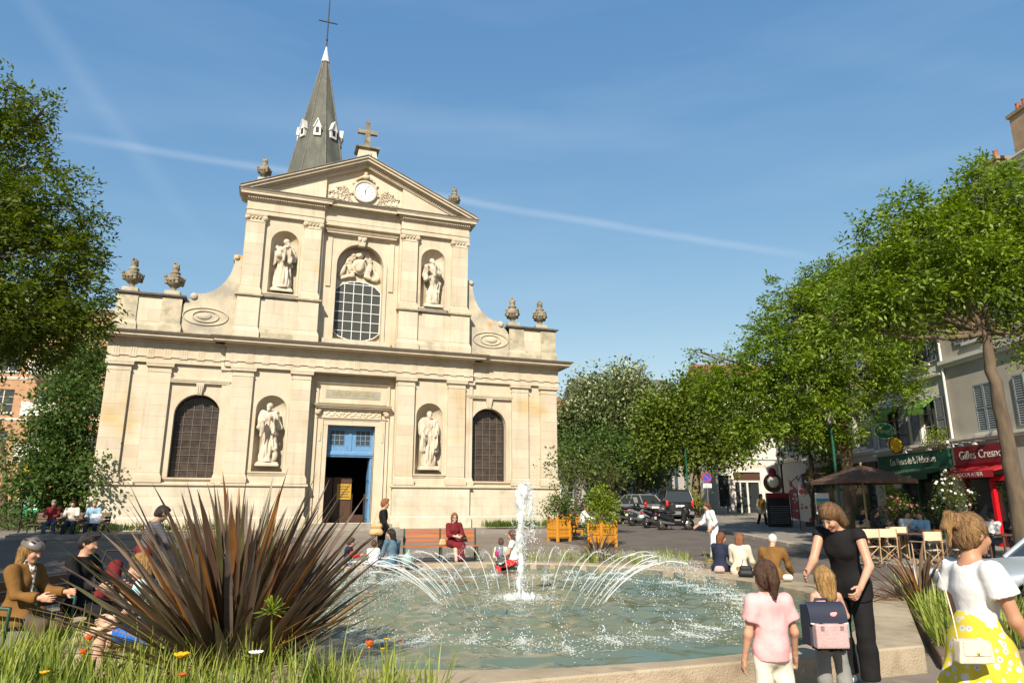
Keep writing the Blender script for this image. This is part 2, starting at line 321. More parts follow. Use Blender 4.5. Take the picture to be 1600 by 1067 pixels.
mat('plaster', (.44, .40, .34), .9, (.37, .335, .28), 1.0, bump=.08, world=True, third=((.3, .27, .22), .5, .6, .8)); mat('plaster_white', (.66, .63, .57), .9, (.58, .55, .49), .8, world=True); mat('plaster_beige', (.44, .34, .22), .9, (.38, .29, .18), .8, world=True); mat('plaster_grey', (.36, .345, .32), .9, (.30, .29, .27), 1, world=True)
mat('shutter', (.20, .225, .235), .6, rnd=.08); mat('trim', (.58, .555, .50), .7); mat('brick', (.42, .25, .14), .9, (.35, .20, .11), 2, world=True); mat('brick_pot', (.40, .13, .05), .85); mat('chimney', (.40, .28, .17), .9, (.3, .2, .12), 2, world=True); mat('tile_roof', (.30, .12, .06), .85, (.2, .08, .04), 3, world=True)
mat('bag_tan', (.52, .32, .15), .6); mat('bag_cream', (.66, .55, .42), .6); mat('bag_pink', (.50, .34, .33), .75, (.42, .28, .27), 8, bump=.3); mat('bag_navy', (.022, .026, .045), .7); mat('plastic_bag', (.35, .5, .48), .35, trans=.3); mat('helmet', (.16, .135, .12), .35, metal=.2, spec=.5)
def patterned(n, base, spots, scale, th=.5, spots2=None):
    m = mat(n, base, .85); t = m.node_tree; nn = t.nodes; l = t.links
    tcn = nn.new('ShaderNodeTexCoord'); vo = nn.new('ShaderNodeTexVoronoi'); vo.inputs['Scale'].default_value = scale; l.new(tcn.outputs['Object'], vo.inputs['Vector'])
    r = nn.new('ShaderNodeValToRGB'); r.color_ramp.interpolation = 'CONSTANT'; e = r.color_ramp.elements
    e[0].color = (*spots2, 1) if spots2 else (*spots, 1); e[0].position = 0; e[1].color = (*spots, 1); e[1].position = th * .35
    x = e.new(th); x.color = (*base, 1)
    l.new(vo.outputs['Distance'], r.inputs[0]); l.new(r.outputs[0], nn['Principled BSDF'].inputs['Base Color']); return m
patterned('cloth_floral', (.55, .44, .035), (.50, .48, .45), 21, .36, (.28, .28, .36))
patterned('cloth_scarf', (.55, .5, .42), (.10, .06, .05), 30, .5)
def striped(n, a, b, scale, axis=2):
    m = mat(n, a, .85); t = m.node_tree; nn = t.nodes; l = t.links
    tcn = nn.new('ShaderNodeTexCoord'); w = nn.new('ShaderNodeTexWave'); w.bands_direction = 'XYZ'[axis]; w.inputs['Scale'].default_value = scale; w.inputs['Distortion'].default_value = .6; l.new(tcn.outputs['Object'], w.inputs['Vector'])
    r = nn.new('ShaderNodeValToRGB'); r.color_ramp.elements[0].color = (*a, 1); r.color_ramp.elements[0].position = .45; r.color_ramp.elements[1].color = (*b, 1); r.color_ramp.elements[1].position = .55
    l.new(w.outputs[0], r.inputs[0]); l.new(r.outputs[0], nn['Principled BSDF'].inputs['Base Color']); return m
striped('cloth_bluestripe', (.24, .52, .62), (.66, .72, .72), 9, 0); striped('cloth_greystripe', (.055, .05, .058), (.13, .125, .135), 14, 2)
# ---------------------------------------------------------------- ground
def sheet(name, xys, off, m, parent=None, thick=0.):
    """polygon following the slope of the square (cut along y = 14 and y = 56)"""
    bm = bmesh.new(); f = bm.faces.new([bm.verts.new((x, y, 0)) for x, y in xys])
    for yc in (14., 56.1): bmesh.ops.bisect_plane(bm, geom=bm.verts[:] + bm.edges[:] + bm.faces[:], plane_co=(0, yc, 0), plane_no=(0, 1, 0))
    for v in bm.verts: v.co.z = gz(v.co.y) + off
    if thick:
        r = bmesh.ops.extrude_face_region(bm, geom=bm.faces[:]); 
        for v in r['geom']:
            if isinstance(v, bmesh.types.BMVert): v.co.z -= 0
        low = [v for v in bm.verts if v not in set(g for g in r['geom'] if isinstance(g, bmesh.types.BMVert))]
        for v in low: v.co.z -= thick
        bmesh.ops.recalc_face_normals(bm, faces=bm.faces[:])
    me = bpy.data.meshes.new(name); bm.to_mesh(me); bm.free(); return tag(link(name, me, m, parent), kind='structure') if parent is None else link(name, me, m, parent)
sheet('ground', [(-300, -80), (400, -80), (400, 500), (-300, 500)], 0, 'ground')
SU = Vector((math.sin(R(16.5)), math.cos(R(16.5)), 0)); SV = Vector((math.cos(R(16.5)), -math.sin(R(16.5)), 0))
def st(s, t, z=None):     # street coordinates: along the street, to the right of it
    p = SU * s + SV * t; p.z = gz(p.y) if z is None else z; return p
def stp(s, t): p = st(s, t); return (p.x, p.y)
sheet('road', [stp(22, 1.5), stp(14, 11.2), stp(-2, 11.2), stp(-2, 8.2), stp(8, 7.6), stp(17, 4.6), stp(24, -.5)][::-1] if False else [stp(13, 11.2), stp(60, 11.2), stp(60, 3.5), stp(26, 3.0)], .005, 'asphalt')
sheet('road', [(-60, 15.5), (-1.8, 15.5), (-3.6, 28.3), (-60, 28.3)], .005, 'asphalt')
pv = sheet('pavement', [stp(12, 11.5), stp(12, 30), stp(75, 30), stp(75, 11.5)], .12, 'pavement', thick=.4)
# kerb stones along the terrace
kp = thing('kerb', None, None); tag(kp, kind='structure')
ksh = MB().cbox(0, .98, -.15, .15, -.2, .135, .015).mesh('kerb_stone'); ksh.materials.append(MATS['kerb'])
for i in range(34):
    p = st(12 + i * 1.0, 11.36); o = link('kerb_stone', ksh, None, kp, p); o.rotation_euler = (0, -math.atan(.038 * SU.y) if p.y > 14 else 0, math.atan2(SU.y, SU.x))

# ---------------------------------------------------------------- the church
CX, CY, CZ = 3.416, 30., .85
church = thing('church', 'cream stone baroque church with twin-storey facade, clock pediment and grey spire', 'church', (CX, CY, CZ))
CO = (0, 0, CZ)
def cmb(): return MB(CO)
def part(mb, name, m='stone', parent=None): return mb.build(name, m, parent or church)
def arch_pts(c, hw, zs, n=14): return [(c - hw * math.cos(math.pi * i / n), zs + hw * math.sin(math.pi * i / n)) for i in range(n + 1)]
def arch_panel(mb, a0, a1, z0, z1, c, hw, zsill, pts, y, depth, back=None):
    """flat wall panel at plane y with an arched opening, reveal faces going back by depth"""
    q = lambda *p: mb.add([(x, y, z) for x, z in p], [tuple(range(len(p)))])
    zs = pts[0][1]
    q((a0, z0), (c - hw, z0), (c - hw, zsill), (c - hw, zs), (c - hw, z1), (a0, z1))
    q((c + hw, z0), (a1, z0), (a1, z1), (c + hw, z1), (c + hw, zs), (c + hw, zsill))
    if zsill > z0 + 1e-3: q((c - hw, z0), (c + hw, z0), (c + hw, zsill), (c - hw, zsill))
    for i in range(len(pts) - 1): q(pts[i], pts[i + 1], (pts[i + 1][0], z1), (pts[i][0], z1))
    loop = [(c - hw, zsill)] + list(pts) + [(c + hw, zsill)]
    for i in range(len(loop)):
        p, r = loop[i], loop[(i + 1) % len(loop)]
        mb.add([(p[0], y, p[1]), (r[0], y, r[1]), (r[0], y + depth, r[1]), (p[0], y + depth, p[1])], [(0, 3, 2, 1)])
def niche(mb, c, hw, z0, zs, y, n=14, m=7, dscale=.8):
    """half-round recess with a quarter-sphere head"""
    v = []; f = []
    for z in (z0, zs): v += [(c - hw * math.cos(math.pi * i / n), y + dscale * hw * math.sin(math.pi * i / n), z) for i in range(n + 1)]
    for j in range(1, m + 1):
        t = math.pi / 2 * j / m
        v += [(c - hw * math.cos(t) * math.cos(math.pi * i / n), y + dscale * hw * math.cos(t) * math.sin(math.pi * i / n), zs + hw * math.sin(t)) for i in range(n + 1)]
    # the head is a sphere swept the other way so that its rim meets the arch
    w = n + 1
    for j in range(m + 1): f += [(j * w + i, j * w + i + 1, (j + 1) * w + i + 1, (j + 1) * w + i) for i in range(n)]
    mb.add(v, f, True); mb.add([p for p in v[:w]], [tuple(range(w))])
sb_mesh = MB().cbox(-.5, .5, 0, 1, -.5, .5, .012).mesh('stone_block')
def blocks(parent, a0, a1, y, z0, z1, course, length, m='stone_block', off=0., proud=.004, gap=.003):
    """ashlar: each block its own piece, standing a few millimetres proud of the core"""
    k = max(1, round((z1 - z0) / course)); h = (z1 - z0) / k
    for j in range(k):
        nn = max(1, round((a1 - a0) / length)); w = (a1 - a0) / nn
        xs = [a0 + w * i for i in range(nn + 1)] if j % 2 == 0 or nn == 1 else [a0] + [a0 + w * (i + .5) for i in range(nn)] + [a1]
        for i in range(len(xs) - 1):
            pr = proud + random.uniform(0, .002)
            key = (m, round(xs[i + 1] - xs[i], 3), round(h, 3))
            if key not in BLK:
                ww, hh = (xs[i + 1] - xs[i] - gap) / 2, (h - gap) / 2
                me = MB().add([(-ww, .02, -hh), (ww, .02, -hh), (ww, .02, hh), (-ww, .02, hh), (-ww, 0, -hh), (ww, 0, -hh), (ww, 0, hh), (-ww, 0, hh), (-ww + .004, -.003, -hh + .004), (ww - .004, -.003, -hh + .004), (ww - .004, -.003, hh - .004), (-ww + .004, -.003, hh - .004)],
                    [(8, 9, 10, 11)] + [(4 + i, 4 + (i + 1) % 4, 8 + (i + 1) % 4, 8 + i) for i in range(4)] + [(i, (i + 1) % 4, 4 + (i + 1) % 4, 4 + i) for i in range(4)]).mesh('stone_block'); me.materials.append(MATS[m]); BLK[key] = me
            link('stone_block', BLK[key], None, parent, ((xs[i] + xs[i + 1]) / 2, y - pr, z0 + (j + .5) * h - CZ))
BLK = {}
YM, YC, YR = 0., -.12, .28       # wall planes: side bays, middle block, door recess
WZ = 7.2
# walls
for s in (-1, 1):
    m_ = cmb(); ap = arch_pts(s * 6.1, .85, 5.18)
    arch_panel(m_, *sorted((s * 4.9, s * 9.5)), CZ - .5, WZ + .05, s * 6.1, .85, 2.74, ap, YM, .45)
    m_.box(*sorted((s * 9.49, s * 9.5)), YM, 26, CZ - .5, 8.3)                      # flank of the nave
    part(m_, 'wall')
    m_ = cmb(); ap = arch_pts(s * 3.32, .6, 5.52)
    arch_panel(m_, *sorted((s * 1.8, s * 5.14)), CZ - .5, WZ + .05, s * 3.32, .6, 3.02, ap, YC, .01); niche(m_, s * 3.32, .6, 3.02, 5.52, YC + .005)
    m_.add([(s * 1.8, YC, CZ - .5), (s * 1.8, YR, CZ - .5), (s * 1.8, YR, WZ), (s * 1.8, YC, WZ)], [(0, 1, 2, 3)]); m_.add([(s * 5.14, YC, CZ - .5), (s * 5.14, YM, CZ - .5), (s * 5.14, YM, WZ), (s * 5.14, YC, WZ)], [(0, 1, 2, 3)])
    part(m_, 'niche_wall')
m_ = cmb(); arch_panel(m_, -1.8, 1.8, CZ - .5, WZ + .05, 0, 1.0, .98, [(-1., 5.04), (1., 5.04)], YR, .5); part(m_, 'door_wall')
# plinth in courses, string course
for s in (-1, 1):
    for a0, a1, y in ((5.16, 9.52, YM - .1), (1.78, 5.18, YC - .12)):
        m_ = cmb(); lo, hi = sorted((s * a0, s * a1)); m_.box(lo, hi, y, YM + .05, CZ - .4, 2.40)
        m_.steps(lo, hi, y, YM + .04, [(CZ - .4, 1.2, .07, .07), (1.2, 1.27, .07, .015)], s < 0 and a0 > 5 or a0 < 5, s > 0 and a0 > 5 or a0 < 5)
        p = part(m_, 'plinth', 'stone_plinth'); blocks(p, lo + .01, hi - .01, y, 1.28, 2.39, .37, 1.15, 'stone_plinth')
        m_ = cmb(); m_.steps(lo, hi, y, YM + .03, [(2.40, 2.45, .02, .07), (2.45, 2.51, .09, .09), (2.51, 2.55, .09, .03)], True, True); part(m_, 'string_course')
# pilasters
def pilaster(a0, a1, y, z0, z1, proj, cap='doric'):
    m_ = cmb(); yf = y - proj
    m_.box(a0, a1, yf, y + .02, z0, z1)
    m_.steps(a0, a1, yf, y + .01, [(z0, z0 + .17, .075, .075), (z0 + .17, z0 + .25, .065, .06), (z0 + .25, z0 + .29, .03, .03), (z0 + .29, z0 + .34, .03, .004)])
    if cap == 'doric': m_.steps(a0, a1, yf, y + .01, [(z1 - .37, z1 - .34, .025, .025), (z1 - .2, z1 - .15, .02, .075), (z1 - .15, z1 - .06, .085, .085), (z1 - .06, z1 + .003, .095, .1)])
    else:
        m_.steps(a0, a1, yf, y + .01, [(z1 - .06, z1 + .003, .06, .07), (z1 - .12, z1 - .06, .03, .05), (z1 - .36, z1 - .33, .02, .02)])
        for c in (a0 + .02, a1 - .02):
            for r, pr in ((.105, .05), (.075, .075), (.04, .095)):
                m_.prism([(c + r * math.cos(2 * math.pi * i / 14), z1 - .17 + r * math.sin(2 * math.pi * i / 14)) for i in range(14)], yf - pr, y)
        for k in range(3): m_.ball(((a0 + a1) / 2 + (k - 1) * .15, yf - .02, z1 - .17), (.06, .04, .05), 8, 5)
    p = part(m_, 'pilaster'); blocks(p, a0 + .002, a1 - .002, yf, z0 + .36, z1 - .38, .46, 1.2); return p
for s in (-1, 1):
    for a0, a1, y in ((8.63, 9.45, YM), (7.2, 8.02, YM), (4.12, 4.92, YC), (1.84, 2.6, YC)): pilaster(*sorted((s * a0, s * a1)), y, 2.55, WZ, .13)
    lo, hi = sorted((s * 4.93, s * 5.3)); m_ = cmb(); m_.box(lo, hi, YM - .1, YM + .03, 2.55, WZ - .002); m_.steps(lo, hi, YM - .1, YM + .02, [(2.55, 2.72, .07, .07), (2.72, 2.88, .05, .01), (WZ - .2, WZ - .15, .02, .075), (WZ - .15, WZ - .004, .085, .09)]); part(m_, 'pilaster')
    m_ = cmb(); lo, hi = sorted((s * 8.04, s * 8.61)); m_.box(lo, hi, -.004, .05, 2.56, 7.1); p = part(m_, 'wall_strip'); blocks(p, lo, hi, -.004, 2.6, 7.1, .46, 1.2)
# window and hood of the side bays
def bars(mb, c, hw, zs0, ptop, y, nx, nz, r, zrng):
    for i in range(1, nx):
        x = c - hw + 2 * hw * i / nx; mb.box(x - r, x + r, y - .012, y + .006, zrng[0], ptop(x))
    for j in range(1, nz):
        z = zrng[0] + (zrng[1] - zrng[0]) * j / nz
        w = hw
        while w > .05 and (ptop(c + w) < z): w -= .03
        mb.box(c - w, c + w, y - .016, y + .002, z - r, z + r)
for s in (-1, 1):
    c = s * 6.1; w_ = cmb(); pts = [(c - .85, 2.74)] + arch_pts(c, .85, 5.18) + [(c + .85, 2.74)]
    w_.prism(pts, .36, .40); win = part(w_, 'window', 'glass_dark')
    b_ = cmb(); ptop = lambda x: 5.18 + math.sqrt(max(0, .85 ** 2 - (x - c) ** 2)); bars(b_, c, .85, 2.74, ptop, .345, 5, 11, .009, (2.74, 6.03)); b_.build('window_bars', 'brown_bar', win)
    f_ = cmb(); 
    for rr, rw in ((.85, .05),):
        o_ = arch_pts(c, .85, 5.18, 18); i_ = arch_pts(c, .79, 5.18, 18)
        for k in range(18): f_.frus([(o_[k][0], .30, o_[k][1]), (o_[k + 1][0], .30, o_[k + 1][1]), (o_[k + 1][0], .39, o_[k + 1][1]), (o_[k][0], .39, o_[k][1])], [(i_[k][0], .30, i_[k][1]), (i_[k + 1][0], .30, i_[k + 1][1]), (i_[k + 1][0], .39, i_[k + 1][1]), (i_[k][0], .39, i_[k][1])])
        for e in (-1, 1): f_.box(*sorted((c + e * .85, c + e * .79)), .30, .39, 2.76, 5.18)
    f_.build('window_frame', 'iron', win)
    # flat stone surround, sill, hood and keystone
    m_ = cmb(); o_ = arch_pts(c, .98, 5.18, 18); i_ = arch_pts(c, .852, 5.18, 18)
    for k in range(18): m_.frus([(i_[k][0], -.03, i_[k][1]), (i_[k + 1][0], -.03, i_[k + 1][1]), (i_[k + 1][0], .06, i_[k + 1][1]), (i_[k][0], .06, i_[k][1])], [(o_[k][0], -.03, o_[k][1]), (o_[k + 1][0], -.03, o_[k + 1][1]), (o_[k + 1][0], .06, o_[k + 1][1]), (o_[k][0], .06, o_[k][1])])
    for e in (-1, 1): m_.box(*sorted((c + e * .852, c + e * .98)), -.03, .06, 2.76, 5.18)
    part(m_, 'window_surround')
    m_ = cmb(); m_.steps(c - .95, c + .95, -.03, .04, [(2.62, 2.68, .0, .05), (2.68, 2.745, .06, .06)]); part(m_, 'window_sill')
    m_ = cmb(); m_.box(c - 1.08, c + 1.08, -.018, .03, 5.45, 6.42); m_.box(c - 1.04, c + 1.04, -.02, .03, 5.2, 5.449)
    m_ = cmb(); m_.steps(c - .96, c + .96, 0, .04, [(6.40, 6.46, .02, .08), (6.46, 6.52, .13, .13), (6.52, 6.6, .15, .17), (6.6, 6.63, .17, .02)]); part(m_, 'window_hood')
    m_ = cmb(); m_.frus([(c - .085, -.12, 6.0), (c + .085, -.12, 6.0), (c + .085, .1, 6.0), (c - .085, .1, 6.0)], [(c - .15, -.15, 6.46), (c + .15, -.15, 6.46), (c + .15, .1, 6.46), (c - .15, .1, 6.46)])
    for k in (-1, 0, 1): m_.box(c + k * .07 - .015, c + k * .07 + .015, -.158, -.12, 6.05, 6.40)
    part(m_, 'keystone')
# niche frames and pedestals
def niche_trim(c, hw, z0, zs, y, band=.09):
    m_ = cmb(); o_ = arch_pts(c, hw + band, zs, 18); i_ = arch_pts(c, hw + .002, zs, 18)
    for k in range(18): m_.frus([(i_[k][0], y - .02, i_[k][1]), (i_[k + 1][0], y - .02, i_[k + 1][1]), (i_[k + 1][0], y + .04, i_[k + 1][1]), (i_[k][0], y + .04, i_[k][1])], [(o_[k][0], y - .02, o_[k][1]), (o_[k + 1][0], y - .02, o_[k + 1][1]), (o_[k + 1][0], y + .04, o_[k + 1][1]), (o_[k][0], y + .04, o_[k][1])])
    for e in (-1, 1): m_.box(*sorted((c + e * (hw + .002), c + e * (hw + band))), y - .02, y + .04, z0, zs)
    m_.steps(c - hw - .06, c + hw + .06, y, y + .04, [(z0 - .16, z0 - .06, .02, .06), (z0 - .06, z0, .08, .08)]); part(m_, 'niche_frame')
for s in (-1, 1): niche_trim(s * 3.32, .6, 3.02, 5.52, YC)
# entablature of the lower storey
def entab(a0, a1, y, el, er):
    m_ = cmb(); m_.box(a0, a1, y - .13, y + .6, WZ + .005, 7.43); m_.steps(a0, a1, y - .13, y + .6, [(7.43, 7.475, .045, .045)], el, er); m_.box(a0, a1, y - .12, y + .6, 7.475, 8.03); part(m_, 'architrave_and_frieze')
    m_ = cmb(); m_.steps(a0, a1, y - .12, y + .9, [(8.03, 8.08, .04, .06), (8.08, 8.13, .10, .10), (8.13, 8.17, .42, .44), (8.17, 8.26, .47, .47), (8.26, 8.33, .49, .58)], el, er); part(m_, 'cornice')
    m_ = cmb(); m_.steps(a0, a1, y - .12, y + .92, [(8.332, 8.365, .60, .60), (8.365, 8.43, .6, -.1)], el, er); part(m_, 'cornice_flashing', 'lead')
    n = round((a1 - a0) / .62)
    tri = TRI
    for i in range(n):
        x = a0 + (a1 - a0) * (i + .5) / n; link('triglyph', tri, 'stone', church, (x, y - .12, 0 - CZ))
t_ = MB()
for k in (-1, 0, 1): t_.frus([(k * .085 - .034, -.014, 7.48), (k * .085 + .034, -.014, 7.48), (k * .085 + .034, .01, 7.48), (k * .085 - .034, .01, 7.48)], [(k * .085 - .034, -.014, 7.96), (k * .085 + .034, -.014, 7.96), (k * .085 + .034, .01, 7.96), (k * .085 - .034, .01, 7.96)])
t_.box(-.14, .14, -.02, .01, 7.96, 8.02); t_.box(-.14, .14, -.05, .0, 7.385, 7.428)
TRI = t_.mesh('triglyph'); TRI.materials.append(MATS['stone'])
entab(-9.55, -5.28, YM, True, False); entab(-5.26, 5.26, YC - .02, True, True); entab(5.28, 9.55, YM, False, True)
# door surround
m_ = cmb()
for s in (-1, 1):
    m_.box(*sorted((s * 1.0, s * 1.2)), YR - .06, YR + .1, CZ, 5.04); m_.box(*sorted((s * 1.2, s * 1.42)), YR - .1, YR + .05, CZ, 5.28); m_.box(*sorted((s * 1.28, s * 1.36)), YR - .13, YR, 4.35, 4.75)
    for k in range(3): m_.ball((s * (1.46 - .05 * k), YR - .12, 5.55 + .09 * k), (.12, .07, .11), 10, 6)
    m_.box(*sorted((s * 1.46, s * 1.58)), YR - .08, YR + .05, CZ, 6.8)
m_.box(-1.2, 1.2, YR - .07, YR + .1, 5.04, 5.24); m_.steps(-1.42, 1.42, YR - .06, YR + .05, [(5.28, 5.33, .05, .09), (5.24, 5.28, .03, .03)]); part(m_, 'door_surround')
m_ = cmb(); m_.box(-1.22, 1.22, YR - .09, YR + .05, 5.34, 5.68)
for i in range(26): m_.ball((-1.1 + 2.2 * i / 25, YR - .09, 5.5 + .07 * math.sin(i * 1.9)), (.075, .03, .06), 8, 5)
part(m_, 'carved_frieze', 'stone_block')
m_ = cmb(); m_.steps(-1.34, 1.34, YR - .05, YR + .05, [(5.68, 5.75, .06, .12), (5.75, 5.80, .22, .22), (5.80, 5.90, .26, .32), (5.90, 5.94, .32, .05)]); part(m_, 'door_cornice')
m_ = cmb(); m_.box(-1.5, 1.5, YR - .03, YR + .04, 5.98, 6.76); m_.steps(-1.5, 1.5, YR - .02, YR + .04, [(6.76, 6.82, .02, .08), (6.82, 6.88, .1, .12)]); part(m_, 'panel')
m_ = cmb(); m_.box(-1.16, 1.16, YR - .045, YR - .02, 6.2, 6.56); pq = part(m_, 'inscription_plaque', 'plaque')
text_obj('lettering', 'DEO OPTIMO MAX', .21, 'gold', pq, (0, YR - .05, 6.40 - CZ), (R(90), 0, 0), .006)
# door: blue transom with two glazed lights, one leaf standing open, the dark porch behind
m_ = cmb(); m_.box(-1.0, 1.0, .62, .68, 3.95, 5.04); m_.steps(-.99, .99, .62, .67, [(3.72, 3.8, .03, .05), (3.8, 3.9, .08, .08), (3.9, 3.97, .08, .02)], False, False); m_.box(-.07, .07, .585, .63, 3.97, 5.03); tr = part(m_, 'door_transom', 'blue_paint')
for s in (-1, 1):
    m_ = cmb(); m_.box(s * .55 - .31, s * .55 + .31, .612, .63, 4.22, 4.86); p = m_.build('transom_window', 'glass_leaded', tr)
    m_ = cmb()
    for k in range(4): m_.box(s * .55 - .31 + k * .2067 - .012, s * .55 - .31 + k * .2067 + .012, .598, .614, 4.22, 4.86); m_.box(s * .55 - .31, s * .55 + .31, .6, .616, 4.22 + k * .2133 - .012, 4.22 + k * .2133 + .012)
    m_.build('glazing_bars', 'blue_paint', tr)
m_ = cmb(); m_.box(.90, .98, .64, 1.5, .99, 3.72)
for z0, z1 in ((1.15, 1.8), (1.95, 2.6), (2.75, 3.6)): m_.box(.88, .90, .72, 1.42, z0, z1)
d_ = part(m_, 'door_leaf', 'blue_paint'); m_ = cmb(); m_.ball((.87, .72, 2.0), .035); m_.build('door_handle', 'gold', d_)
m_ = cmb()
for q in ([(-1.9, .79), (-1.9, 6.)], [(1.9, 6.), (1.9, .79)], [(-1.9, 6.), (1.9, 6.)]): m_.add([(q[0][0], q[0][1], .95), (q[1][0], q[1][1], .95), (q[1][0], q[1][1], 5.6), (q[0][0], q[0][1], 5.6)], [(0, 1, 2, 3)])
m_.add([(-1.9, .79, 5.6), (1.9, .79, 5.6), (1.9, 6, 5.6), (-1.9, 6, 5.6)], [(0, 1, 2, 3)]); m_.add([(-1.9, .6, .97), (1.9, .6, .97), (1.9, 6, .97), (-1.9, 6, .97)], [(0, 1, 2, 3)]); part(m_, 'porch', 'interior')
m_ = cmb(); m_.box(-.5, .28, 1.6, 1.66, .97, 2.9); m_.box(-.95, -.52, 1.7, 1.76, .97, 2.9); m_.box(.3, .88, 1.62, 1.68, .97, 1.3); m_.box(.3, .34, 1.6, 1.7, 1.3, 2.2); m_.box(.84, .88, 1.6, 1.7, 1.3, 2.2); ds = part(m_, 'draught_screen', 'wood_dark')
m_ = cmb(); m_.box(-.34, .27, 1.56, 1.595, 1.95, 2.62); nb = m_.build('notice_board', 'notice_yellow', ds); m_ = cmb()
for k in range(5): m_.box(-.28, .2 - .06 * (k % 2), 1.552, 1.562, 2.05 + k * .11, 2.075 + k * .11)
m_.build('notice_lines', 'wood_dark', ds)
m_ = cmb(); m_.box(-1.7, 1.7, -1.0, YR, .70, .955); m_.box(-1.95, 1.95, -1.4, -.99, .62, .83); part(m_, 'doorstep', 'kerb')
# parapet blocks over the side bays
for s in (-1, 1):
    lo, hi = sorted((s * 7.12, s * 9.5)); m_ = cmb(); m_.box(lo, hi, .08, 1.0, 8.42, 9.95); 
    p = part(m_, 'parapet', 'stone_block'); blocks(p, lo + .02, hi - .02, .08, 8.9, 9.9, .5, 1.0)
    m_ = cmb(); m_.steps(lo + .0, hi - .0, .08, 1.0, [(8.43, 8.72, .05, .05), (8.72, 8.86, .05, .006)]); 
    for a0, a1 in ((7.12, 7.86), (8.74, 9.5)):
        l2, h2 = sorted((s * a0, s * a1)); m_.box(l2, h2, .02, .5, 8.44, 9.94); m_.steps(l2, h2, .02, .5, [(8.43, 8.74, .06, .06), (8.74, 8.9, .06, .005)])
    part(m_, 'parapet_piers', 'stone_worn')
    m_ = cmb(); m_.steps(lo, hi, .04, 1.0, [(9.95, 10.0, .05, .09), (10.0, 10.06, .12, .14), (10.06, 10.1, .14, .03)]); part(m_, 'parapet_coping', 'lead')
    # scroll buttress
    prof = [(5.0, 8.44), (7.13, 8.44), (7.13, 9.62), (7.02, 9.82), (6.86, 9.98), (6.80, 10.16), (6.70, 10.27), (6.56, 10.26), (6.30, 10.30), (6.05, 10.42), (5.80, 10.62), (5.58, 10.90), (5.42, 11.22), (5.32, 11.58), (5.28, 11.85), (5.36, 11.96), (5.34, 12.1), (5.22, 12.16), (5.0, 12.12)]
    pl = [(s * a, z) for a, z in prof]
    if s < 0: pl = pl[::-1]
    m_ = cmb(); m_.prism(pl, .12, .85); p = part(m_, 'scroll_buttress', 'stone_scroll')
    m_ = cmb(); c = Vector((s * 6.2, .12, 9.3))
    for rx, rz_, w in ((.86, .37, .028), (.5, .24, .028)): m_.tube([(c.x + rx * math.cos(t), .10, c.z + rz_ * math.sin(t)) for t in np.linspace(0, 2 * math.pi, 29)], w, 7)
    m_.ball((c.x + s * .05, .12, c.z), (.3, .06, .14)); m_.build('volute', 'stone_scroll', p)
    for q, r_ in (((s * 6.72, .1, 10.12), .15), ((s * 5.22, .1, 12.02), .12)): cmb().ball(q, (r_, .08, r_)).build('volute_eye', 'stone_scroll', p)
